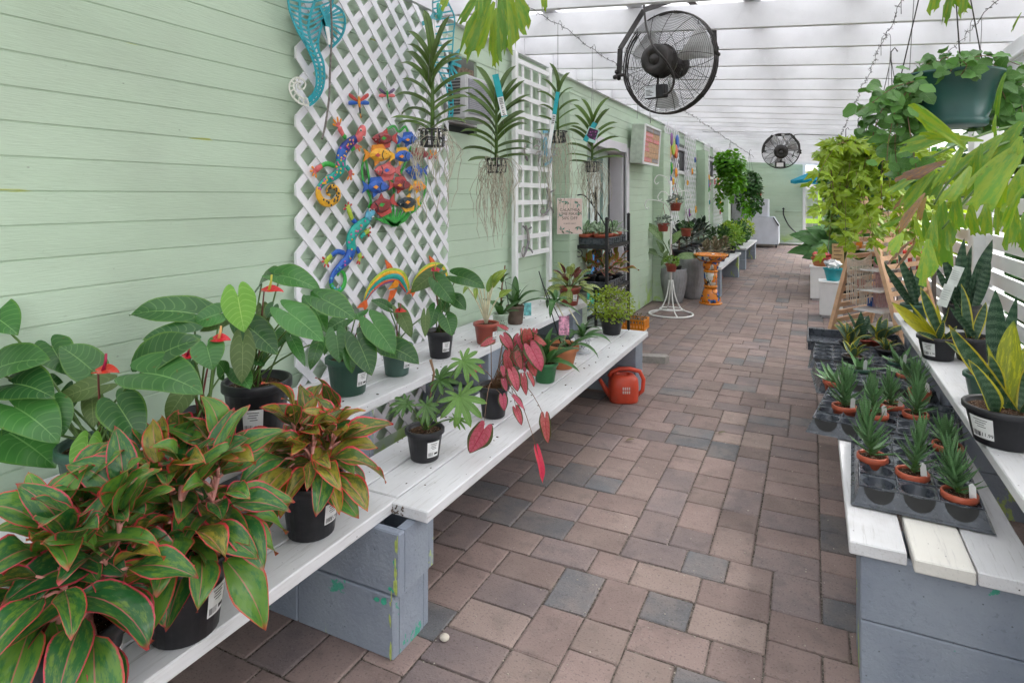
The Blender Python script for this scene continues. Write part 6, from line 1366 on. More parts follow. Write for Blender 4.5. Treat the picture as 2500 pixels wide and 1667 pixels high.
# ribbed planters
gp = plain('grey_cement', (.27, .27, .28), .8, .2, var=.12, nscale=12, bump=.3)
for i, (px, py, r_, h_, lb) in enumerate(((1645, 738, .175, .46, 'grey wavy-ribbed planter behind the white stand holding a dumb cane'), (1690, 728, .185, .58, 'taller grey wavy-ribbed planter beside the painted pedestal'))):
    c = GZ(px, py); c.x = max(c.x, XW + .2); wv = lambda a, z: 1 + .018 * math.sin(26 * a + 1.6 * math.sin(z * 22 + a * 3))
    P = plant('ribbed_planter', c, lb, 'planter')
    pr = [(r_ * (.62 + .38 * math.sin(min(1, (k / 12) * 1.25) * math.pi / 2) - (.06 if k > 10 else 0)), h_ * k / 12) for k in range(13)]; MB().lathe(pr + [(r_ * .86, h_), (r_ * .84, h_ * .9), (0, h_ * .9)], c, 96, squash=wv).build('planter_body', gp, P)
    if i == 0:
        MB().lathe([(.09, -.02), (.11, .04), (.113, .04), (.10, .03), (0, .025)], c + Vector((0, 0, h_)), 20).build('inner_pot', MT['blackpot'], P)
        for (ax, ay, tx, ty) in ((210, 960, 45, 825), (180, 1080, 50, 1045), (260, 1000, 380, 880), (320, 1090, 505, 1090), (215, 1060, 160, 960), (250, 1040, 215, 1120), (260, 1000, 300, 930), (230, 1100, 200, 1160)):
            A = PT(*Z('j', ax, ay), depth(c) - .05); T = PT(*Z('j', tx, ty), depth(c) - .08); pl_leaf(random.choice(LV['dumbgreen']), A, T, VCAM(A) + Vector((0, 0, .7)), 1.1, P); petiole(P, c + Vector((0, 0, h_)), A, .006)
# painted pedestal birdbath
c = GZ(1735, 741); P = plant('painted_birdbath', c, 'orange hand-painted ceramic pedestal birdbath beside the far bench', 'birdbath'); n = NT('painted_majolica'); g = n.geo((1, 1, .8)); nz = n.noise(9, 1, g)
col = n.mix(n.mr(n.noise(7, 1, n.geo()), .56, .58), (.66, .20, .02), (.62, .60, .55)); col = n.mix(n.mr(n.noise(11, 1, n.geo()), .62, .64), col, (.03, .10, .30)); col = n.mix(n.mr(n.vor(14, n.geo()), .16, .14), col, (.10, .28, .05)); col = n.mix(n.mr(n.m('ABSOLUTE', n.m('SUBTRACT', n.noise(8, 1, n.geo()), .5)), .02, .01), col, (.03, .02, .02)); maj = n.fin(col, .2, .5)
om2 = plain('orange_glaze', (.66, .22, .02), .25, .5)
MB().lathe([(.13, .02), (.135, .05), (.125, .09), (.10, .16), (.075, .21)], c, 28).build('foot', maj, P); MB().lathe([(.075, .215), (.088, .22), (.09, .24), (.08, .25)], c, 28).lathe([(.14, 0), (.15, .008), (.15, .018), (.13, .024)], c, 28).lathe([(.085, .42), (.095, .43), (.095, .445), (.085, .455)], c, 28).build('ring_moulding', om2, P)
MB().lathe([(.078, .25), (.085, .30), (.088, .36), (.084, .42)], c, 28).build('column', maj, P); MB().lathe([(.08, .455), (.10, .48), (.105, .53), (.09, .555)], c, 28).build('capital', maj, P)
MB().lathe([(.09, .556), (.15, .575), (.20, .62), (.215, .652), (.20, .655), (.14, .60), (0, .585)], c, 32).build('bowl', maj, P); MB().tube([c + Vector((.216 * math.cos(k * .1745), .216 * math.sin(k * .1745), .655)) for k in range(37)], .011, 8).build('bowl_rim', om2, P)
# far benches and their plants
for i, (y0, y1, lb) in enumerate(((9.12, 11.75, 'white plank bench on grey blocks past the painted birdbath'), (12.75, 15.3, 'farthest white plank bench by the wall'))):
    B = thing('plank_bench', (-1.5, y0 + 1, 0), lb, 'bench')
    for k in range(4): plankobj(B, -1.86 + k * .177, -1.692 + k * .177, y0, y1, .392, MT['plank'])
    for yb in (y0 + .04, y1 - .24):
        for zz in (0, .1965): block(B, -1.58, yb, zz)
        block(B, -1.96, yb, 0); block(B, -1.96, yb, .1965)
for i, (x, y, lb) in enumerate(((-1.80, 9.35, 'nearest dark rubber plant on the far bench'), (-1.78, 9.85, 'second dark rubber plant on the far bench'), (-1.80, 10.4, 'third dark rubber plant on the far bench'), (-1.78, 10.95, 'fourth dark rubber plant on the far bench'), (-1.78, 11.5, 'last dark rubber plant on the far bench'))):
    b_ = Vector((x, y, .43)); P = plant('rubber_plant', b_, lb + ', in a black pot', group='rubber plants on the far bench'); pot(P, b_, .12, .21, MT['blackpot']); plabel(P, b_, .12, .21, off=20)
    stalk(P, [b_ + Vector((0, 0, .18)), b_ + Vector((.02, 0, .5))], .009, .006, MT['brownstalk'], 'stem'); rosette(P, b_ + Vector((0, 0, .2)), 26, 'dark', .19, -5, 75, MT['redstalk'], .05, 1.0, i + 3, lift=.26)
for i, (x, y) in enumerate(((-1.42, 9.3), (-1.30, 9.55), (-1.45, 9.75), (-1.28, 9.95), (-1.42, 10.3), (-1.3, 10.7))):
    b_ = Vector((x, y, .43)); P = plant('felt_kalanchoe', b_, ('brown felt-leaved kalanchoe nearest the birdbath on the far bench', 'felt-leaved kalanchoe at the front edge of the far bench', 'felt-leaved kalanchoe third along the far bench', 'felt-leaved kalanchoe fourth along the far bench', 'silvery felt-leaved kalanchoe on the far bench', 'last felt-leaved kalanchoe on the far bench')[i], group='kalanchoes on the far bench'); pot(P, b_, .075, .11, MT['blackpot'])
    rosette(P, b_ + Vector((0, 0, .1)), 20, 'kal', .105, -5, 80, MT['brownstalk'], .03, 1.1, i + 20, lift=.16)
for i, (x, y) in enumerate(((-1.5, 11.3), (-1.3, 11.55), (-1.5, 12.9), (-1.35, 13.4), (-1.6, 13.9), (-1.35, 14.4), (-1.55, 14.9))):
    b_ = Vector((x, y, .43)); P = plant('bushy_plant', b_, ('feathery green plant at the far end of the first far bench', 'low green plant at the corner of the first far bench', 'bushy green plant at the near end of the farthest bench', 'second bushy plant on the farthest bench', 'third bushy plant on the farthest bench', 'fourth bushy plant on the farthest bench', 'last bushy plant on the farthest bench')[i], group='bushy plants on the far benches'); pot(P, b_, .08, .12, MT['blackpot'])
    cloud('foliage', P, ('tinygreen', 'tinylime', 'tinyfern')[i % 3], b_ + Vector((0, 0, .28)), (.2, .2, .2), 380, .07, i, .8, 0, .1)
pf = plain('rust_clay', (.30, .12, .07), .7); o = MB()
for k in range(3): o.lathe([(.10, 0), (.15, .05), (.155, .06), (.13, .06), (.09, .02), (0, .02)], (0, 0, 0), 20, M=Matrix.Translation((-1.42, 10.0 + k * .06, .15)) @ Matrix.Rotation(R(70), 4, 'X'))
tag(o.build('clay_saucers', pf), 'clay saucers leaning on edge under the far bench', 'saucers')
# small ornaments on the far lattices
rr = random.Random(44)
for i in range(34):
    ya, yb, nm = ((8.95, 9.85, 'second pilaster'), (10.5, 11.45, 'high window'), (12.5, 13.15, 'third pilaster'), (13.75, 15.1, 'far lattice'))[i % 4]; y, z = rr.uniform(ya, yb), rr.uniform(.7, 2.2); s = rr.uniform(.05, .12)
    import itertools
    combos = list(itertools.combinations(['teal', 'orange', 'yellow', 'red', 'blue', 'green', 'pink', 'purple', 'lime'], 2)); cc = list(combos[(i * 7) % 36]) + ['magenta']
    o = thing('lattice_ornament', (XW + .08, y, z), '%s and %s painted metal ornament %s on the lattice past the %s' % (cc[0], cc[1], 'high' if z > 1.6 else 'low' if z < 1.1 else 'halfway up', 'second pilaster' if i % 4 in (0, 1) else 'third pilaster'), 'wall art', 'small ornaments on the far lattices')
    pts = [(y + s * rr.uniform(.5, .7) * math.cos(k * .785), z + s * rr.uniform(.7, 1.2) * math.sin(k * .785)) for k in range(8)]; MB().prism(pts, .006, YZ(XW + .07), 0, .015).build('ornament_body', PC[cc[0]], o)
    MB().prism([(y + (p[0] - y) * .5, z + s * .25 + (p[1] - z) * .4) for p in pts], .004, YZ(XW + .0915)).build('ornament_patch', PC[cc[1]], o); MB().ball((XW + .1, y, z - s * .4), s * .18, 8, 0, (.4, 1, 1)).build('ornament_dot', PC[cc[2]], o)
o = thing('owl_mask', (XW + .08, 9.2, 2.1), 'large orange and blue painted owl mask high on the lattice past the second pilaster', 'wall art')
for (dy, dz, r_, c_) in ((-.2, 0, .13, 'orange'), (-.2, 0, .085, 'yellow'), (.3, .04, .11, 'orred'), (.1, .1, .13, 'lime'), (.42, .2, .11, 'blue'), (-.02, .2, .1, 'purple'), (-.2, 0, .05, 'dark')): MB().ball((XW + .08 + .012 * (1.2 - r_ * 4), 9.25 + dy, 2.08 + dz), r_, 14, 0, (.18, 1, 1)).build('mask_piece', PC[c_], o)
# ================================================================ FAR END
ice = thing('ice_machine', (-1.4, 19.2, 0), 'pale grey ice machine with sloped lid against the end wall', 'ice machine'); sm = plain('brushed_steel', (.52, .54, .60), .4, .5, .0, var=.06, nscale=5)
xl, xr, yf = -1.62, -.86, 18.6
MB().prism([(xl, .1), (xr, .1), (xr, .62), (xr - .14, .86), (xr - .2, .86), (xl, .86)], .8, Matrix(((1, 0, 0, 0), (0, 0, 1, yf), (0, 1, 0, 0), (0, 0, 0, 1)))).build('bin', sm, ice)
MB().bevbox(xl, xr - .27, yf + .05, yf + .8, .863, 1.36, .01).build('ice_maker', sm, ice); MB().box(xl + .02, xl + .15, yf + .044, yf + .0495, .95, 1.31).build('control_panel', MT['ink'], ice)
MB().beam((xr - .13, yf - .012, .85), (xr + .01, yf - .012, .62), .03, .06, up=Vector((0, 1, 0))).build('lid_handle', MT['ink'], ice)
for x in (xl + .06, xr - .06): MB().lathe([(.025, 0), (.025, .1)], (x, yf + .08, 0), 10).build('foot', MT['iron'], ice)
tag(MB().lathe([(.04, 0), (.055, .16), (.05, .18), (.03, .19), (.02, .24), (0, .245)], (-1.38, 19.0, 1.362), 14).build('red_bottle', PC['red']), 'red bottle standing on top of the ice machine', 'bottle')
fz = thing('upright_freezer', (-1.8, 17.6, 0), 'dark grey upright freezer beside the ice machine', 'freezer'); MB().bevbox(-1.95, -1.62, 17.3, 18.1, .05, 1.75, .01).build('cabinet', plain('freezer_grey', (.22, .22, .24), .5), fz); MB().box(-1.6195, -1.60, 17.33, 18.07, .1, 1.7).build('freezer_door', plain('freezer_door_grey', (.30, .30, .33), .4), fz); MB().tube([(-1.58, 17.4, .7), (-1.58, 17.4, 1.3)], .012, 6).build('handle', MT['iron'], fz)
hs_ = thing('garden_hose', (-.7, 19.8, .05), 'dark garden hose sagging from the wall tap to the right', 'hose'); MB().tube(crom([(-.78, 19.85, 1.0), (-.76, 19.8, .85), (-.6, 19.7, .55), (-.3, 19.6, .30), (.1, 19.4, .18), (.5, 19.2, .05)], 8), .018, 6).build('hose', MT['iron'], hs_); MB().tube([(-.78, 19.89, 1.02), (-.78, 19.82, 1.02), (-.78, 19.80, .98)], .02, 8).ball((-.78, 19.83, 1.07), .035, 8).build('tap', MT['iron'], hs_)
# ================================================================ RIGHT SIDE: BENCHES, TRAYS, SUCCULENTS
rb_ = thing('plank_bench', (.3, 3.4, 0), 'low white three-plank bench on the right under the succulent trays', 'bench')
for (a, c, y0, mm) in ((.095, .238, 2.04, 'plank'), (.252, .392, 2.012, 'plank2'), (.397, .545, 2.018, 'plank')): plankobj(rb_, a, c, y0, 4.97, .392, MT[mm])
for yb in (2.06, 4.7):
    for zz in (0, .1965): block(rb_, .125, yb, zz)
ub = thing('plank_bench', (.7, 3.4, 0), 'higher white plank bench on the right carrying the snake plants', 'bench')
for (a, c) in ((.50, .675), (.69, .865)): plankobj(ub, a, c, 1.4, 4.97, .592, MT['plank'])
for yb in (1.9, 3.4, 4.7):
    for zz in (0, .1965, .393): block(ub, .555, yb, zz, L=.30)
def celltray(label, x0, y0, nx, ny, rot, p=.108, h=.062, z=.4305, seed=0):
    T = thing('cell_tray', (x0, y0, z), label, 'tray', 'black cell trays on the low right bench'); b = MB(); n = 20; r = .046; M = Matrix.Translation((x0, y0, z)) @ Matrix.Rotation(rot, 4, 'Z'); rr = random.Random(seed)
    for i in range(nx):
        for j in range(ny):
            cx, cy = (i + .5) * p, (j + .5) * p; sqr = []; cir = []; low = []; bot = []
            for k in range(n):
                a = 2 * math.pi * k / n; q = 1 / max(abs(math.cos(a)), abs(math.sin(a))); sqr.append(M @ Vector((cx + p / 2 * q * math.cos(a), cy + p / 2 * q * math.sin(a), h))); cir.append(M @ Vector((cx + r * math.cos(a), cy + r * math.sin(a), h - .003)))
                low.append(M @ Vector((cx + r * .93 * math.cos(a), cy + r * .93 * math.sin(a), h * .75))); bot.append(M @ Vector((cx + r * .66 * math.cos(a), cy + r * .66 * math.sin(a), .003)))
            b.add(sqr + cir, [(k, (k + 1) % n, n + (k + 1) % n, n + k) for k in range(n)]); b.add(cir + low + bot, [(k, (k + 1) % n, n + (k + 1) % n, n + k) for k in range(n)] + [(n + k, n + (k + 1) % n, 2 * n + (k + 1) % n, 2 * n + k) for k in range(n)] + [[2 * n + k for k in range(n)]], smooth=True)
    w, l = nx * p, ny * p; o = .016
    top = [(0, 0), (w, 0), (w, l), (0, l)]; out = [(-o, -o), (w + o, -o), (w + o, l + o), (-o, l + o)]
    vs = [M @ Vector((*q, h)) for q in top] + [M @ Vector((*q, .012)) for q in out] + [M @ Vector((q[0] * 1.0 + (-.01 if q[0] < 0 else .01), q[1] + (-.01 if q[1] < 0 else .01), .006)) for q in out]
    b.add(vs, [(k, (k + 1) % 4, 4 + (k + 1) % 4, 4 + k) for k in range(4)] + [(4 + k, 4 + (k + 1) % 4, 8 + (k + 1) % 4, 8 + k) for k in range(4)])
    b.build('tray_body', MT['tray'], T)
    # raised scalloped lips between the cells and flat dark arches painting the shade of open cups on the sloping front
    e = MB()
    for j in range(ny + 1): e.tube([M @ Vector((x_, j * p, h + .001)) for x_ in (0, w / 2, w)], .0028, 5)
    for i in range(nx + 1): e.tube([M @ Vector((i * p, y_, h + .001)) for y_ in (0, l / 2, l)], .0028, 5)
    e.build('raised_rib', MT['tray'], T)
    for i in range(nx):
        cx = (i + .5) * p; vs = []
        for k in range(13):
            a = math.pi * k / 12; u_ = math.cos(a) * .043; v_ = 1 - math.sin(a) * .86; zz = .012 + (h - .012) * v_; yy = -o * (1 - v_) - .0015; vs.append(M @ Vector((cx + u_, yy, zz)))
        MB().add(vs + [M @ Vector((cx, -.0012 - o * .1, h - .004))], [(k, k + 1, 13) for k in range(12)]).build('cup_shade', MT['ink'], T)
    return T, M, p, h
TR = [celltray('near cell tray at the front of the low right bench', .137, 2.29, 3, 5, R(-3), seed=1), celltray('second cell tray back, jutting over the walk', .0, 2.90, 5, 5, R(-8), p=.100, seed=2), celltray('third cell tray back on the low right bench', .04, 3.50, 5, 4, R(4), p=.098, seed=3), celltray('fourth cell tray back on the low right bench', .0, 3.98, 5, 4, R(-2), p=.1, seed=4)]
flat_tray('flat black tray at the far end of the low right bench', -.03, .52, 4.45, 4.9, .4305)
def stake(P, q, h=.07, ang=.3):
    M = Matrix.Translation(q) @ Matrix.Rotation(ang, 4, 'Z') @ Matrix.Rotation(.25, 4, 'X'); b = MB(); b.prism([(-.009, -.02), (.009, -.02), (.009, h * .85), (.0, h), (-.009, h * .85)], .0012, M @ Matrix.Rotation(R(90), 4, 'X')); b.build('plant_marker', MT['label'], P)
def spiky(label, c, H_, n=46, seed=0, kind='hawo', L=.075, tall=.09, w=1.0):
    rr = random.Random(seed); c = Vector(c); P = plant('spiky_succulent', c, label, 'succulent', 'spiky succulents in the trays'); pot(P, c, .047, .075, MT['terra'], .038, rim=.28, rim_out=.003); s0 = c + Vector((0, 0, .064))
    ln_ = Vector((rr.uniform(-.28, .28), rr.uniform(-.28, .28), 1)); n = int(n * rr.uniform(.75, 1.15)); L *= rr.uniform(.85, 1.12); tall *= rr.uniform(.8, 1.2); stalk(P, [s0, s0 + ln_ * tall], .008, .005, MT['petiole'], 'stem')
    for i in range(n):
        f = (i + .5) / n; az = i * 2.39996 + rr.uniform(-.2, .2); el = R(18 + 64 * f ** .8 + rr.uniform(-6, 6)); out = Vector((math.cos(az), math.sin(az), 0)); A = s0 + ln_ * (.004 + tall * f) + out * .004
        d = ln_ * .12 + out * math.cos(el) + Vector((0, 0, math.sin(el))); T = A + d * L * rr.uniform(.85, 1.15); pl_leaf(rr.choice(LV[kind]), A, T, Vector((0, 0, 1)) - out * math.sin(el), w, P)
    if seed % 3 != 0: stake(P, s0 + Vector((.03, -.025, 0)), .06, rr.uniform(-.5, .5))
    return P
for i, (x, y, tall, lb) in enumerate(((1025, 1305, .10, 'spiky succulent in the pot hanging off the near right corner of the front tray'), (725, 1172, .11, 'spiky succulent in the middle front cell of the near tray'), (470, 1068, .12, 'spiky succulent at the left edge of the near tray'), (490, 800, .13, 'tall spiky succulent in the middle of the second tray'), (290, 752, .09, 'spiky succulent at the left edge of the second tray'), (745, 800, .11, 'spiky succulent with a seedling weed in the second tray'), (590, 742, .09, 'spiky succulent in the back row of the second tray'), (770, 655, .09, 'spiky succulent at the right of the third tray'))):
    q = GZ(*Z('m', x, y), .512); P = spiky(lb, (q.x, q.y, .4375), .1, seed=i + 1, tall=tall, L=.086)
    if i == 0: plabel(P, q - Vector((0, 0, .0745)), .052, .075, .04, zc=.35, hh=.5, wdeg=60, off=-35)
P = spiky('pale green broad-leaved succulent at the back right of the near tray', GZ(*Z('m', 950, 1000), .512) - Vector((0, 0, .0745)), .1, 24, 21, 'hawolt' if 'hawolt' in LV else 'hawo', .085, .035, 1.5)
for i, (x, y, lb) in enumerate(((230, 600, 'broad-leaved gasteria in a terracotta pot at the left tray edge'), (390, 520, 'flat gasteria rosette in the fourth tray'), (640, 480, 'star-shaped gasteria in the middle of the fourth tray'), (700, 560, 'star-shaped gasteria at the right of the third tray'))):
    q = GZ(*Z('m', x, y), .505); q.z = .4375; P = plant('gasteria', q, lb, 'succulent'); pot(P, q, .05, .072, MT['terra'] if i in (0, 3) else MT['greenpot'], .04, rim=.28); rosette(P, q + Vector((0, 0, .06)), 11, 'hawo', .12, 12, 70, ws=1.7, seed=i); stake(P, q + Vector((.02, -.03, .06)), .07)
random.seed(91)
for i, (x, y, n, L, key, lb) in enumerate(((350, 440, 9, .13, 'sansshort', 'yellow-edged dwarf snake plant at the left of the fourth tray'), (330, 350, 8, .17, 'sansshort', 'taller yellow-edged dwarf snake plant in the far tray'), (400, 330, 7, .22, 'sansbig', 'dark broad snake plant in a red pot in the far tray'), (520, 340, 6, .20, 'sansshort', 'yellow-edged broad snake plant in a red pot at the right of the far tray'), (560, 395, 9, .10, 'sansshort', 'low yellow-edged rosette snake plant at the right of the fourth tray'))):
    q = GZ(*Z('m', x, y), .52); q.z = .4375; P = plant('dwarf_snake_plant', q, lb, 'snake plant'); pot(P, q, .058, .085, MT['redpot'] if i in (2, 3) else MT['blackpot'], .045); rosette(P, q + Vector((0, 0, .07)), n, key, L, 35, 84, ws=1.0, seed=i + 8)
# ---- snake plants on the higher bench
def snake(label, S, rt, h, mat, leaves, tp=None, txt=None, loff=-25, lab=True):
    base = GZ(S[0], S[1], .63); tp = depth(base); P = plant('snake_plant', base, label, 'snake plant'); pot(P, base, rt, h, mat)
    if lab: plabel(P, base, rt, h, txt=txt, off=loff, wdeg=44, hh=.55, zc=.48)
    for (r, ax, ay, tx, ty, kind, w, d0) in leaves:
        s = base + Vector((rnd(-.5, .5) * rt, rnd(-.5, .5) * rt, h * .85)); T = PT(*Z(r, tx, ty), tp - d0); s2 = PT(*Z(r, ax, ay), tp - d0 * .5); A = Vector((s.x * .6 + s2.x * .4, s.y * .6 + s2.y * .4, h * .83 + base.z))
        pl_leaf(random.choice(LV[kind]), A, T, VCAM(A) + Vector((rnd(-.7, .7), rnd(-.7, .7), .2)), w * (.68 if kind in ('sans', 'sansbig') else .85), P)
    return P
snake('golden-striped snake plant in a large black pot with an $11.99 label', (2452, 1082), .108, .125, MT['blackpot'], [('m', 1300, 800, 1082, 462, 'sansshort', .75, .06), ('m', 1300, 800, 1215, 425, 'sansy', 1.15, .02), ('m', 1370, 810, 1375, 210, 'sansgold', 1.15, -.02), ('m', 1330, 800, 955, 240, 'sansy', .9, -.02), ('m', 1380, 800, 1470, 480, 'sansy', 1.4, .0), ('m', 1400, 820, 1480, 640, 'sansshort', .8, .06), ('m', 1290, 790, 1200, 360, 'sansgold', .8, -.05), ('m', 1390, 800, 1500, 330, 'sansgold', 1.1, -.06)], txt='$11.99', loff=-38)
snake('tall smooth dark snake plant in a dull green pot, second along the high bench', (2412, 985), .075, .115, MT['greenpot'], [('m', 1270, 600, 1255, 15, 'sansbig', .95, .0), ('m', 1290, 600, 1390, 60, 'sansbig', .6, -.05), ('m', 1220, 600, 930, 345, 'sansy', .8, .03)], lab=False)
snake('dark banded snake plant with yellow rims behind the green pot', (2375, 880), .085, .12, MT['blackpot'], [('m', 1110, 500, 960, 125, 'sansbig', .8, .02), ('m', 1100, 480, 1035, -20, 'sansy', 1.05, 0), ('m', 1120, 480, 1195, 95, 'sansy', 1.1, -.02), ('m', 1130, 500, 1165, 330, 'sansbig', .8, .05), ('m', 1110, 480, 985, 60, 'sans', 1.0, -.04)], lab=False)
snake('splayed yellow-edged snake plant in a black pot with a price label', (2289, 876), .084, .115, MT['blackpot'], [('m', 880, 330, 590, 98, 'sansgold', .9, .03), ('m', 880, 330, 700, 95, 'sansgold', .6, .0), ('m', 900, 330, 775, 0, 'sansy', .8, .02), ('m', 900, 330, 880, 105, 'sansgold', .9, -.03), ('m', 890, 330, 745, 285, 'sansshort', .6, .08), ('m', 930, 320, 925, 215, 'sansshort', 1.0, .05), ('m', 920, 330, 1010, 250, 'sansshort', .7, .04), ('m', 910, 330, 960, 130, 'sansy', .9, -.04)], txt='$11.99', loff=-30)
snake('dark upright snake plant in a green pot at the far end of the high bench', (2233, 788), .075, .12, MT['greenpot'], [('k', 880, 1100, 710, 850, 'sans', .95, .02), ('k', 890, 1100, 800, 790, 'sans', .9, -.02), ('k', 900, 1100, 890, 880, 'sans', 1.0, .0), ('k', 920, 1100, 960, 860, 'sans', 1.0, -.04), ('k', 870, 1100, 775, 1000, 'sans', .9, .04), ('k', 930, 1100, 1010, 900, 'sans', .95, -.05)], loff=-30)
P = snake('tall banded snake plants rising in front of the white post', (2345, 800), .10, .15, MT['blackpot'], [('k', 1230, 1080, 1250, 690, 'sans', .9, -.05), ('k', 1180, 1080, 1110, 760, 'sans', 1.0, 0), ('k', 1240, 1100, 1300, 740, 'sans', .8, -.1), ('k', 1330, 1100, 1440, 700, 'sans', .9, -.05), ('k', 1350, 1100, 1430, 860, 'sans', 1.2, .0), ('k', 1190, 1100, 1190, 810, 'sans', 1.1, -.1), ('k', 1150, 1100, 1060, 880, 'sans', 1.0, -.05), ('k', 1330, 1090, 1330, 900, 'sans', .9, .03), ('k', 1220, 1100, 1150, 900, 'sans', .9, .03), ('k', 1270, 1100, 1290, 880, 'sans', .9, -.1)], lab=False)
for (a, lb) in ((((1215, 880), (1245, 1000), 2332), 'upper white folded care card among the snake plants'), (((1150, 1000), (1180, 1140), 2310), 'lower white folded care card among the snake plants')):
    q0, q1 = PT(*Z('k', *a[0]), 3.35), PT(*Z('k', a[0][0] - 50, a[1][1] + 10), 3.35); M = frame(q0 - q1, VCAM(q0), q1); L = (q0 - q1).length
    o = MB().prism([(-.024, 0), (.022, .0), (.026, L), (-.022, L * .96)], .0012, M).build('care_card', plain('pale_card', (.62, .66, .62), .5)); tag(o, lb, 'card'); o2 = MB()
    for k in range(5): o2.box(-.016, .014, L * (.3 + k * .1), L * (.325 + k * .1), .0013, .0016, 0, M)
    o2.build('printed_lines', plain('grey_print', (.35, .38, .36), .6), o)
# ================================================================ WOODEN A-FRAME WITH MACRAME
A0, N0, B0, dd = Vector((.045, 5.52, 0)), Vector((.35, 5.345, 1.42)), Vector((.655, 5.17, 0)), Vector((.5, .866, 0)) * .62
af = thing('slatted_aframe', (.35, 5.6, 0), 'natural wood slatted A-frame display hung with macrame', 'display stand'); wdm = plain('beech_wood', (.68, .43, .27), .5, .35, var=.12, nscale=14)
for foot, tilt in ((A0, -1), (B0, 1)):
    pn = (N0 - foot).cross(dd).normalized()
    for e in (0, 1): MB().beam(foot + dd * e, N0 + dd * e + (N0 - foot).normalized() * .03, .045, .028, 0, pn).build('rail', wdm, af)
    for k in range(21):
        f = .045 + k * .0455; p = foot + (N0 - foot) * f; MB().beam(p + dd * .04, p + dd * .96, .014, .036, 0, (N0 - foot).normalized()).build('slat', wdm, af)
mc = plain('cream_cotton', (.70, .62, .54), .9, .1, var=.1, nscale=40); pk = plain('pink_cotton', (.62, .42, .44), .9, .1, var=.1, nscale=40)
for i, (x0, x1, yt, yb, col, tt, lb) in enumerate(((462, 628, 800, 1150, mc, 4.72, 'cream macrame hanging with a scalloped top on the A-frame'), (640, 752, 850, 1180, pk, 4.8, 'pink-tinged macrame hanging in the middle of the A-frame'))):
    mo = thing('macrame_hanging', PT(*Z('k', (x0 + x1) / 2, yt), tt), lb, 'macrame'); b = MB(); rr = random.Random(i)
    for k in range(42):
        f = k / 41; x = x0 + (x1 - x0) * f; y = yt + 45 * math.sin(math.pi * f); yy = yb - 60 * abs(f - .5) * 2 * rr.uniform(.4, 1); b.tube([PT(*Z('k', x, y), tt), PT(*Z('k', x + rr.uniform(-6, 6), (y + yy) / 2), tt + rr.uniform(-.01, .01)), PT(*Z('k', x + rr.uniform(-10, 10), yy), tt)], .0022, 4, cap=False)
    o = b.build('strands', col, mo); o['kind'] = 'stuff'
    MB().tube([PT(*Z('k', x0 + (x1 - x0) * k / 12, yt + 45 * math.sin(math.pi * k / 12)), tt) for k in range(13)], .006, 6).build('top_cord', col, mo)
    for r_ in range(3): MB().tube([PT(*Z('k', x0 + (x1 - x0) * k / 24, yt + 60 + r_ * 55 + 45 * math.sin(math.pi * k / 24) + (10 if k % 2 else 0)), tt - .004) for k in range(25)], .003, 5).build('knot_row', col, mo)
    MB().tube([PT(*Z('k', x0, yt), tt), PT(*Z('k', (x0 + x1) / 2 - 40, yt - 180), tt + .02), PT(*Z('k', x1, yt), tt)], .002, 5).build('hanging_cord', col, mo)
bk_ = thing('display_shelf', (.22, 5.75, 0), 'narrow white shelf of small goods inside the A-frame', 'shelf')
Ms = frame(dd, Vector((0, 0, 1)), N0 * Vector((1, 1, 0)) if False else Vector((N0.x, N0.y, 0)))
for k in range(7): w_ = .16 - .017 * k; MB().box(-w_, w_, .05, .56, .10 + k * .155 - .012, .10 + k * .155, 0, Ms).build('shelf_board', MT['white'], bk_)
for yy in (.33, .561): MB().box(-.015, .015, yy, yy + .014, 0, 1.1, 0, Ms).build('upright', MT['white'], bk_)
# small goods behind the slats
rr = random.Random(9)
for i in range(9):
    q = Ms @ Vector((-.11 + .008 * i, .12 + (i % 3) * .15, .10 + (6 - (i * 7) // 9) * .155 + .031)); c_ = ('orange', 'white', 'green', 'red', 'blue', 'white', 'yellow', 'dark', 'pink')[i]
    tag(MB().lathe([(.03, 0), (.036, .03), (.03, .06), (.012, .07), (0, .072)], q - Vector((0, 0, .03)), 12).build('trinket', PC[c_]), '%s trinket glimpsed between the A-frame slats, %s' % (c_, ('first from the top', 'second from the top', 'third from the top', 'fourth from the top', 'middle of the stack', 'sixth from the top', 'seventh from the top', 'eighth from the top', 'lowest')[i]), 'trinket', 'goods behind the slats')
# ================================================================ PEDESTALS, POTS AND FOLIAGE PAST THE A-FRAME
for i, (px, py, w, h, lb) in enumerate(((2015, 776, .24, .43, 'white box pedestal under the turquoise pot'), (1990, 734, .22, .47, 'taller white box pedestal behind the turquoise pot'))):
    c = GZ(px, py); P = thing('pedestal', (c.x + w / 2 - .06, c.y + w / 2, 0), lb, 'pedestal'); x0, y0 = c.x - .06, c.y; MB().bevbox(x0, x0 + w, y0, y0 + w, .03, h - .0201, .004).build('pedestal_body', MT['white'], P); MB().bevbox(x0 - .01, x0 + w + .01, y0 - .01, y0 + w + .01, h - .02, h, .004).build('pedestal_top', MT['white'], P); MB().box(x0 + .02, x0 + w - .02, y0 + .02, y0 + w - .02, 0, .0295).build('pedestal_foot', MT['trim'], P)
    if i == 0: pc = Vector((x0 + w * .6, y0 + w / 2, h))
    else: pd = Vector((x0 + w * .6, y0 + w / 2, h))
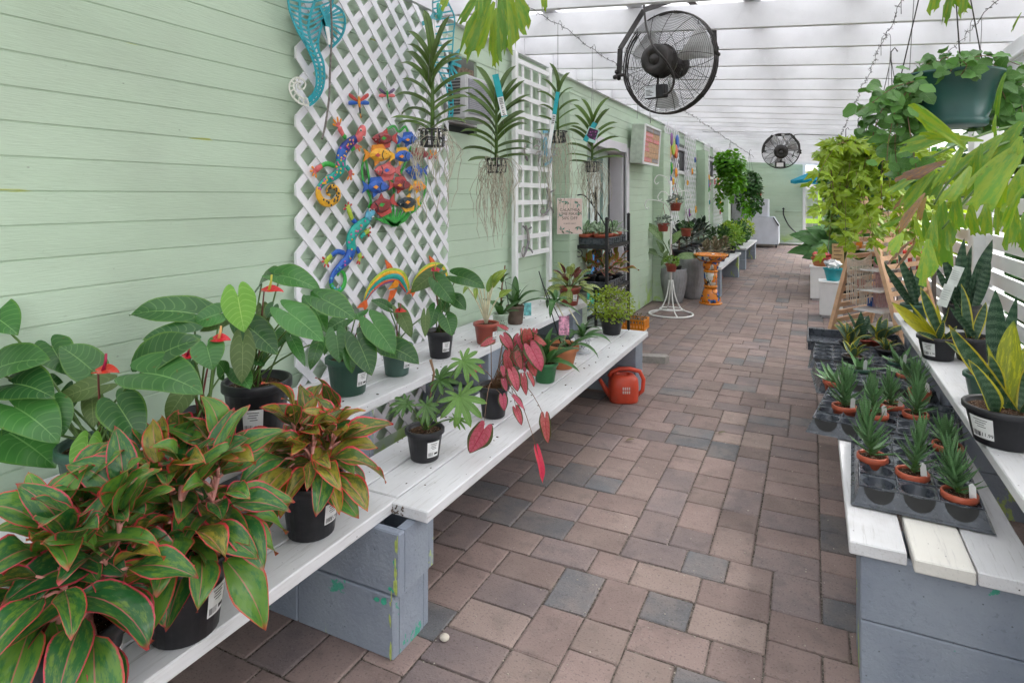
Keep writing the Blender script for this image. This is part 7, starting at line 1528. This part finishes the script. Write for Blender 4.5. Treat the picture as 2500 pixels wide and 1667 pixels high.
def crumple(P, c, r, mats, seed):
    rr = random.Random(seed)
    for k in range(6):
        bm = bmesh.new(); bmesh.ops.create_icosphere(bm, subdivisions=2, radius=r * rr.uniform(.45, .75))
        o = c + Vector((rr.uniform(-.5, .5) * r, rr.uniform(-.5, .5) * r, rr.uniform(0, .5) * r))
        for v in bm.verts: v.co = v.co * rr.uniform(.55, 1.2) + Vector((0, 0, 0)); v.co.z *= .7
        bm.verts.index_update(); MB().add([v.co + o for v in bm.verts], [[v.index for v in f.verts] for f in bm.faces], 0).build('crumpled_sheet', mats[k % len(mats)], P); bm.free()
P = plant('wrapped_pot', pc, 'turquoise pot topped with crumpled newspaper on the white pedestal', 'pot'); pot(P, pc, .105, .15, plain('turquoise_plastic', (.02, .36, .42), .4), .068, soil=False, rim=.1); crumple(P, pc + Vector((0, 0, .16)), .10, [MT['label'], plain('newsprint', (.50, .50, .52), .8, .1, var=.35, nscale=30), MT['white']], 1)
P = plant('wrapped_pot', pd, 'terracotta pot topped with red and blue crumpled paper behind the turquoise pot', 'pot'); pot(P, pd, .12, .12, MT['terraclay'], .09, soil=False); crumple(P, pd + Vector((0, 0, .13)), .12, [PC['red'], PC['purple'], MT['label']], 2)
q = PT(2046, 622, 8.0); M = frame(Vector((0, 0, 1)), VCAM(q), q); o = thing('price_board', q, 'tan wooden price board behind the A-frame', 'sign'); MB().box(-.07, .07, -.16, .14, -.01, 0, 0, M).build('board', plain('tan_board', (.60, .40, .20), .6), o)
b = MB()
for k in range(4): b.box(-.05, .05 - .02 * (k % 2), .09 - k * .05, .105 - k * .05, .0005, .0015, 0, M)
b.build('faded_lines', plain('brown_print', (.25, .15, .08), .7), o)
MB().box(.03, .06, -1.1, -.16, -.03, -.011, 0, M).build('board_post', wdm, o)
for i, (px, py, tt, n, L, lb) in enumerate(((2020, 600, 9.6, 34, .50, 'broad-leaved peace lily clump nearest the A-frame on the right'), (1995, 585, 11.0, 30, .46, 'broad-leaved peace lily clump spilling over the walk'), (2050, 590, 8.8, 24, .48, 'broad-leaved plant with one yellowing leaf behind the A-frame'), (2035, 560, 12.5, 30, .5, 'farthest broad-leaved clump by the open side'))):
    q = PT(px, py, tt); base = Vector((q.x + .20, q.y, 0)); P = plant('peace_lily', base, lb); pot(P, base, .20, .36, MT['blackpot']); rosette(P, base + Vector((0, 0, .34)), n + 16, 'lily', L * 1.1, 2, 80, MT['petiole'], .24, 1.35, i + 70, vc=1.1)
A = PT(2042, 590, 8.5); T = PT(2050, 530, 8.45); pl_leaf(LV['lime' if 'lime' in LV else 'lily'][0], A, T, VCAM(A), 1.3, P)
# ================================================================ HANGING BASKETS
def hook_wires(P, c, r, ztop, mat=None):
    b = MB()
    for k in range(3): a = k * 2.094 + .6; b.tube([c + Vector((r * math.cos(a), r * math.sin(a), 0)), (c.x, c.y, ztop - .04)], .0022, 5)
    b.tube([(c.x, c.y, ztop - .05), (c.x, c.y, ztop), (c.x + .02, c.y, ztop + .025), (c.x + .035, c.y, ztop)], .004, 5); b.build('hanger', mat or MT['rust'], P)
tb = 2.2; c = PT(2313, 312, tb); P = thing('hanging_basket', c, 'big dark green hanging basket of round-leaved trailing plant at upper right', 'hanging plant')
rib = lambda a, z: 1 + (.012 if math.sin(a * 26) > .3 and .035 < z < .14 else 0)
MB().lathe([(.112, 0), (.118, .006), (.120, .026), (.117, .028), (.150, .140), (.154, .142), (.158, .172), (.166, .178), (.166, .186), (.156, .186), (.150, .15), (0, .14)], c, 104, squash=rib).build('basket', MT['tealgreen'], P); hook_wires(P, c + Vector((0, 0, .18)), .155, 2.62); MB().lathe([(.148, 0), (.08, .02), (0, .024)], c + Vector((0, 0, .15)), 20).build('soil', MT['soil'], P)
rr = random.Random(17); cc = c + Vector((0, 0, .18))
def drape(P, pxs, t, n, L, kind, ws=1.0, dt=.12, seed=0, stems=10, origin=None, smat=None, name='leaf', jitter=.5):
    """leaves spread along trailing stems; pxs = list of stems, each a list of picture points"""
    rr = random.Random(seed)
    for si, st_ in enumerate(pxs):
        off = rr.uniform(-dt, dt); pts = crom([PT(x, y, t + off) for (x, y) in st_], 6); stalk(P, pts, .0022, .0012, smat or MT['brownstalk'], 'trailing_stem', 4)
        for k in range(n):
            f = (k + rr.random()) / n; p = pts[min(len(pts) - 1, int(f * (len(pts) - 1)))] + Vector((rr.uniform(-1, 1), rr.uniform(-1, 1), rr.uniform(-1, 1))) * .018
            side = Vector((rr.uniform(-1, 1), rr.uniform(-1, 1), rr.uniform(-.9, .25))).normalized(); ll = L * rr.uniform(.65, 1.2); N = VCAM(p) * rr.uniform(.3, 1.0) + Vector((rr.uniform(-jitter, jitter), rr.uniform(-jitter, jitter), rr.uniform(.2, .9)))
            A = p + side * .012; pl_leaf(rr.choice(LV[kind]), A, A + side * ll, N, ws, P, name)
drape(P, [[(2230, 200), (2180, 215), (2130, 250), (2095, 270)], [(2225, 200), (2170, 240), (2140, 300), (2130, 340)], [(2230, 205), (2190, 260), (2170, 340), (2165, 400)], [(2235, 205), (2200, 270), (2185, 350), (2195, 440)], [(2225, 200), (2195, 240), (2200, 320), (2215, 420)], [(2235, 200), (2205, 230), (2215, 300), (2225, 380)], [(2220, 205), (2160, 225), (2125, 265), (2115, 320)], [(2250, 205), (2215, 250), (2235, 400), (2250, 450)]], 2.12, 25, .055, 'swede', 1.0, .10, 1)
drape(P, [[(2330, 175), (2290, 150), (2250, 165), (2215, 185)], [(2330, 175), (2350, 145), (2400, 150), (2460, 175)], [(2330, 170), (2310, 140), (2290, 155), (2270, 175)], [(2340, 170), (2380, 140), (2430, 140), (2490, 160)], [(2350, 175), (2390, 165), (2440, 185), (2490, 200)], [(2320, 175), (2340, 150), (2360, 160), (2345, 185)]], 2.15, 20, .05, 'swede', 1.0, .12, 2)
drape(P, [[(2420, 190), (2460, 200), (2490, 240), (2500, 310)], [(2425, 195), (2450, 230), (2470, 300), (2480, 380)], [(2430, 200), (2440, 280), (2430, 340), (2440, 410)], [(2420, 195), (2480, 220), (2520, 270), (2530, 340)], [(2425, 260), (2400, 290), (2395, 300), (2405, 320)]], 2.15, 20, .056, 'swede', 1.0, .10, 3)
# grape ivy
ti = 3.7; c = PT(2175, 420, ti); P = thing('hanging_basket', c, 'yellow-green grape ivy trailing from a dark hanging pot in front of the A-frame', 'hanging plant'); pot(P, c - Vector((0, 0, .05)), .13, .15, MT['tealgreen'], soil=False); hook_wires(P, c + Vector((0, 0, .1)), .12, 2.30)
rr = random.Random(23); stems = []
for k in range(26):
    x0, y0 = rr.uniform(2080, 2230), rr.uniform(360, 400); x1 = x0 + rr.uniform(-110, 40) * (1.0 if k < 18 else .4); stems.append([(x0, y0), ((x0 + x1) / 2, y0 - rr.uniform(0, 40)), (x1, y0 + rr.uniform(30, 120)), (x1 + rr.uniform(-30, 20), y0 + rr.uniform(110, 260))])
stems += [[(2070, 360), (2040, 350), (2015, 360), (2000, 380)], [(2080, 400), (2050, 460), (2070, 540), (2090, 600)], [(2090, 420), (2110, 500), (2130, 560), (2125, 600)], [(2060, 400), (2050, 480), (2060, 560), (2065, 630)]]
stems += [[(2120, 370), (2080, 340), (2030, 345 + k * 12), (2010 + k * 9, 400 + k * 30)] for k in range(6)]
drape(P, stems, ti, 19, .092, 'ivy', 1.0, .16, 4, smat=MT['brownstalk'], jitter=.9)
c = PT(2262, 440, 4.7); P = thing('hanging_basket', c, 'second lime trailing vine basket behind the palm fronds on the open side', 'hanging plant'); pot(P, c - Vector((0, 0, .05)), .13, .15, MT['tealgreen'], soil=False); hook_wires(P, c + Vector((0, 0, .1)), .12, 2.26); rr = random.Random(29); stems = []
for k in range(24): x0, y0 = rr.uniform(2200, 2330), rr.uniform(385, 430); x1 = x0 + rr.uniform(-80, 60); stems.append([(x0, y0), ((x0 + x1) / 2, y0 - rr.uniform(0, 30)), (x1, y0 + rr.uniform(20, 90)), (x1 + rr.uniform(-25, 25), y0 + rr.uniform(60, 190))])
drape(P, stems, 4.7, 11, .10, 'ivy', 1.0, .18, 6, smat=MT['brownstalk'], jitter=.9)
# distant baskets: foliage masses
def basket(label, px, py, t, rad, n, L, key, hook, seed, long=0.0, key2=None):
    c = PT(px, py, t); P = thing('hanging_basket', c, label, 'hanging plant'); pot(P, c - Vector((0, 0, .06)), rad[0] * .55, .14, MT['tealgreen'], soil=False); cloud('foliage', P, key, c + Vector((0, 0, .05)), rad, n, L, seed, 1.5, .5, .35)
    rr = random.Random(seed * 7)
    for k in range(5 if long else 0):
        a = k * 1.257 + .4; ln = long * rr.uniform(.45, 1.15); o = Vector((math.cos(a), math.sin(a), 0)) * rad[0] * rr.uniform(.45, .95); cloud('trailing_foliage', P, key2 if (key2 and k % 2) else key, c + o - Vector((0, 0, ln * .5)), (rad[0] * .3, rad[1] * .3, ln * .58), int(n * .22), L * rr.uniform(.7, 1.1), seed + k, 1.3, .8, .1)
    hook_wires(P, c + Vector((0, 0, .1)), rad[0] * .5, hook, MT['iron'])
LV['tinyvivid'] = [blade('tinyvivid', leafmat('vivid_leaf', (.08, .26, .02), (.17, .40, .03), None, transl=.35), .34, hw_ell(.75), 3, 1, .25, .6, seed=i) for i in range(2)]
LV['tinyvivid'][1].materials[0] = LV['tinyvivid'][0].materials[0]
basket('bright green trailing basket hanging on the wall side, nearer of two', 1782, 405, 11.2, (.25, .25, .22), 620, .08, 'tinyvivid', 2.40, 3, .75, 'tinyvivid'); basket('darker trailing basket hanging on the wall side, farther of two', 1830, 455, 13.0, (.24, .24, .25), 560, .075, 'tinygreen', 2.40, 5, .6, 'tinyvivid')
basket('rounded green basket hanging near the teal umbrella', 2042, 430, 9.0, (.20, .20, .25), 700, .09, 'tinyvivid', 2.25, 7, .5, 'tinylime'); basket('leafy basket hanging just behind the grape ivy', 2095, 470, 6.5, (.25, .25, .2), 560, .075, 'tinygreen', 2.25, 9, .4); basket('lime trailing basket over the peace lilies', 2065, 520, 7.5, (.2, .2, .2), 420, .07, 'tinylime', 2.25, 11, .3)
# ================================================================ FISHTAIL PALM FRONDS
def frond(P, items, t0, dry=()):
    for i, (r, ax, ay, tx, ty, w) in enumerate(items):
        d = rnd(-.10, .10); A = PT(*Z(r, ax, ay), t0 + d); T = PT(*Z(r, tx, ty), t0 + d - rnd(0, .05)); key = 'palmdry' if i in dry else 'palm'
        pl_leaf(random.choice(LV[key]), A, T, VCAM(A) + Vector((rnd(-.5, .5), rnd(-.5, .5), rnd(0, .5))), w, P, 'leaflet')
random.seed(55); tq = 1.55
c = PT(2680, 420, 1.75); P = thing('fishtail_palm', c, 'fishtail palm fronds with ragged yellowing leaflets reaching in from the right', 'palm')
pot(P, c - Vector((0, 0, .25)), .14, .2, MT['tealgreen']); hook_wires(P, c - Vector((0, 0, .06)), .13, 2.28)
for pts in ([(2660, 420), (2560, 350), (2450, 350), (2330, 430), (2280, 500)], [(2660, 420), (2560, 400), (2420, 430), (2300, 560)], [(2670, 420), (2600, 330), (2480, 310), (2370, 340), (2260, 390)]): stalk(P, crom([PT(x, y, tq + .04 + .2 * max(0, x - 2450) / 210) for x, y in pts], 6), .005, .0025, MT['petiole'], 'rachis')
frond(P, [('t', 1250, 960, 800, 545, .55), ('t', 1440, 870, 880, 800, .5), ('t', 1180, 800, 620, 910, .8), ('t', 1640, 810, 1190, 1160, 1.0), ('t', 1860, 660, 1470, 1090, 1.1), ('t', 1900, 900, 1330, 1440, 1.15), ('t', 1030, 1090, 580, 1265, .7), ('t', 1250, 870, 990, 1310, .55), ('t', 900, 1190, 430, 1310, .8), ('t', 900, 1200, 560, 1568, .9), ('t', 1570, 580, 1540, 810, .6),
    ('t', 1680, 120, 1520, 590, .45), ('u', 740, 540, 730, 1300, 1.0), ('u', 570, 1000, 550, 1490, 1.2), ('u', 530, 650, 520, 960, .9), ('u', 920, 380, 900, 860, .9), ('u', 1090, 560, 1080, 930, 1.1), ('u', 1270, 540, 1270, 940, 1.1), ('u', 1600, 560, 1570, 1090, .9), ('u', 1700, 380, 1450, 860, .6), ('u', 1720, 680, 1690, 1100, .9), ('u', 530, 450, 240, 860, .5), ('u', 545, 470, 440, 745, .8), ('u', 330, 460, 175, 605, .8), ('u', 390, 1000, 140, 1195, .35), ('u', 420, 1030, 220, 1310, .3), ('u', 270, 930, 155, 1105, 1.0), ('u', 250, 750, 50, 860, .9), ('u', 420, 740, 440, 1000, 1.0),
    ('t', 1500, 1000, 1210, 1480, 1.0), ('t', 1750, 1000, 1500, 1560, 1.0), ('t', 1300, 1150, 1100, 1500, .9), ('t', 1880, 1150, 1700, 1540, 1.0), ('u', 640, 700, 640, 1100, .9), ('u', 830, 660, 820, 1050, .8), ('t', 1420, 900, 1330, 1300, .9), ('t', 1850, 820, 1650, 1250, 1.0), ('t', 1100, 1100, 880, 1420, .8), ('t', 1000, 1200, 700, 1480, .8), ('u', 1420, 420, 1400, 900, .7)], tq, (6, 21, 22, 23, 24, 25))
c = PT(1165, -330, 1.3); P = thing('fishtail_palm', c, 'fishtail palm leaflets dangling into view at the top centre', 'palm'); pot(P, c, .11, .16, MT['tealgreen']); hook_wires(P, c + Vector((0, 0, .14)), .1, 2.44)
stalk(P, crom([PT(1165, -200, 1.3) + Vector((0, 0, .03)), PT(1215, -250, 1.25), PT(1225, -60, 1.22), PT(1190, 0, 1.2)], 6), .005, .003, MT['petiole'], 'rachis')
frond(P, [('g', 740, -130, 455, 190, .7), ('g', 800, -120, 540, 480, .75), ('g', 810, 20, 660, 470, .8), ('g', 830, 80, 765, 610, .62), ('g', 860, -60, 890, 480, .62), ('g', 930, -120, 1050, 430, .8), ('g', 1020, -120, 1085, 250, 1.0), ('g', 1300, -160, 1290, 75, .7), ('g', 700, -120, 640, 110, .8), ('g', 400, -160, 350, 30, .6), ('g', 900, -100, 980, 240, 1.1)], 1.2)
c = PT(2330, -260, 1.6); P = thing('fishtail_palm', c, 'fishtail palm leaflet tips dangling at the top above the green basket', 'palm'); pot(P, c, .10, .15, MT['tealgreen']); hook_wires(P, c + Vector((0, 0, .13)), .09, 2.30)
frond(P, [('l', 930, -200, 930, 75, 1.0), ('l', 1080, -260, 1140, 120, 1.1), ('l', 1190, -240, 1210, 80, .6), ('l', 1100, -180, 1020, 180, .5), ('l', 1740, 120, 1650, 275, .3)], 1.55)
stalk(P, [PT(2330, -200, 1.6), PT(2340, -150, 1.57), PT(2325, -30, 1.55)], .004, .003, MT['petiole'], 'rachis')
# ================================================================ BEYOND: GARDEN AND YARD
um = thing('patio_umbrella', (.9, 25, 0), 'teal patio umbrella open in the yard beyond the end wall', 'umbrella'); c = PT(2022, 440, 17); c0 = Vector((c.x, c.y, 0)); b = MB(); n = 8; vs = [c0 + Vector((0, 0, 2.24))]
for ring_, (r_, z_) in enumerate(((.5, 2.10), (.95, 1.90))):
    for k in range(16): q = 1 if k % 2 == 0 else .955; vs.append(c0 + Vector((r_ * q * math.cos(k * math.pi / 8), r_ * q * math.sin(k * math.pi / 8), z_ - (.03 if k % 2 else 0))))
for k in range(16): v = vs[17 + k]; vs.append(v - Vector((0, 0, .08)))
b.add(vs, [(0, 1 + k, 1 + (k + 1) % 16) for k in range(16)] + [(1 + k, 17 + k, 17 + (k + 1) % 16, 1 + (k + 1) % 16) for k in range(16)] + [(17 + k, 33 + k, 33 + (k + 1) % 16, 17 + (k + 1) % 16) for k in range(16)]); um.location = c0
n_ = NT('teal_canvas'); n_.fin((.008, .22, .33), .7, .2, transl=.25); b.build('canopy', n_.mat, um); MB().tube([c0, c0 + Vector((0, 0, 2.26))], .022, 8).build('pole', MT['white'], um); MB().lathe([(.25, 0), (.25, .05), (.05, .09), (.04, .3)], c0, 18).build('base', MT['iron'], um)
lf = thing('lime_frame', (0, 24, 0), 'lime green door frame standing open beyond the end wall', 'frame'); lm_ = paint('lime_paint', (.40, .62, .06)); y = 22.5
qa, qb = DY(1997, 600, y), DY(2006, 600, y); MB().box(qa.x, qb.x, y, y + .08, 0, 2.1).build('frame_post', lm_, lf); MB().box(qa.x - 1.0, qa.x - .001, y, y + .06, .55, .70).build('frame_rail', lm_, lf); MB().box(qa.x - 1.0, qa.x - .001, y, y + .06, 1.95, 2.1).build('frame_head', lm_, lf); MB().box(qa.x - 1.09, qa.x - 1.001, y, y + .08, 0, 2.1).build('frame_post', lm_, lf)
yf_ = thing('yard_fence', (0, 31, 0), 'weathered grey-green board fence across the yard behind the umbrella', 'fence'); gm_ = plain('weathered_boards', (.23, .27, .21), .85, .2, var=.25, nscale=3)
for k in range(70): MB().box(-6 + k * .24, -6 + k * .24 + .225, 31 + .01 * (k % 2), 31.03 + .01 * (k % 2), 0, 1.75 + .03 * ((k * 7) % 3)).build('fence_board', gm_, yf_)
def shrub(label, x, y, r, h, key, seed, n=1500, name='garden_shrub', cat='shrub', L=.16):
    P = thing(name, (x, y, 0), label, cat); rr = random.Random(seed)
    for k in range(4): a = k * 1.57 + .4; MB().tube([(x, y, 0), (x + .15 * r * math.cos(a), y + .15 * r * math.sin(a), h * .4), (x + .5 * r * math.cos(a), y + .5 * r * math.sin(a), h * .75)], [.05 * r, .035 * r, .015 * r], 6).build('trunk', MT['brownstalk'], P)
    for k in range(4): cloud('crown', P, key, (x + rr.uniform(-.45, .45) * r, y + rr.uniform(-.45, .45) * r, h * rr.uniform(.45, .8)), (r * .62, r * .62, h * .3), n // 4, L, seed + k, 1.3, .2, .3)
for i, (x, y, r, h, key, lb) in enumerate(((2.3, 4.2, .5, .75, 'tinygreen', 'low green shrub outside the fence beside the tall snake plants'), (2.6, 6.0, .6, .8, 'tinylime', 'pale green shrub outside the fence beyond the white post'), (3.4, 8.5, .9, 1.3, 'tinygreen', 'rounded shrub in the garden further along the fence'), (2.4, 11.5, .8, 1.2, 'tinyivy', 'yellow-green shrub in the garden far along the fence'), (1.75, 3.1, .45, .95, 'tinygreen', 'low green shrub close behind the fence, nearest the camera'), (1.7, 5.2, .45, 1.0, 'tinylily', 'dark low shrub close behind the fence by the white post'), (1.8, 7.2, .5, 1.1, 'tinygreen', 'low shrub close behind the fence past the white post'), (6.5, 8, 1.6, 3.4, 'tinygreen', 'small leafy tree in the garden beyond the shrubs'), (4.5, 15, 1.8, 4.0, 'tinygreen', 'small leafy tree far along the garden'), (3.6, 24, 1.6, 3.2, 'tinygreen', 'leafy tree in the yard right of the umbrella'), (1.6, 28, 1.0, 1.6, 'tinylime', 'low bush before the yard fence'))): shrub(lb, x, y, r, h, key, i * 3 + 1, 1200 if h < 2 else 2600, 'leafy_tree' if h > 2 else 'garden_shrub', 'tree' if h > 2 else 'shrub', .11 if h < 2 else .2)
bw = thing('brick_planter', (2.9, 5, 0), 'low planter wall of stacked orange bricks in the garden outside the fence', 'planter'); bkm = [plain('brick_%d' % k, c_, .85, .2, var=.15, nscale=20) for k, c_ in enumerate(((.42, .20, .12), (.50, .28, .17), (.45, .33, .24)))]
bmesh_ = [MB().bevbox(-.028, .028, -.1, .1, -.03, .03, .004).mesh('brick', [m_]) for m_ in bkm]
for r_ in range(5):
    for k in range(20): inst('brick', bmesh_[(k * 7 + r_ * 3) % 3], Matrix.Translation((3.4, 3.0 + k * .212 + .106 * (r_ % 2), .03 + r_ * .066)) @ Matrix.Rotation(rnd(-.03, .03), 4, 'Z'), bw)
sh_ = thing('side_table', (.82, 6.3, 0), 'grey wooden side table with red tins behind the snake plants', 'table'); tm = plain('grey_wood', (.20, .18, .17), .7, var=.2)
MB().bevbox(.62, .93, 6.1, 6.6, .78, .81, .004).build('table_top', tm, sh_)
for (x, y) in ((.64, 6.12), (.89, 6.12), (.64, 6.56), (.89, 6.56)): MB().box(x, x + .03, y, y + .03, 0, .7795).build('leg', tm, sh_)
for i, (x, y, h, lb) in enumerate(((.70, 6.2, .16, 'red tin with a white label on the grey side table'), (.84, 6.2, .14, 'second red tin on the grey side table by the post'), (.74, 6.45, .42, 'tall red bottle at the back of the grey side table'))):
    P = thing('red_tin', (x, y, .811), lb, 'tin'); MB().lathe([(.05, 0), (.052, .004), (.052, h - .004), (.05, h), (.02, h + .001), (.02, h + .02), (0, h + .021)], (x, y, .811), 20).build('tin_body', paint('red_enamel_%d' % i, (.55, .04, .03)), P); MB().box(x - .022, x + .022, y - .0545, y - .0535, .811 + h * .35, .811 + h * .65).build('tin_label', MT['label'], P)
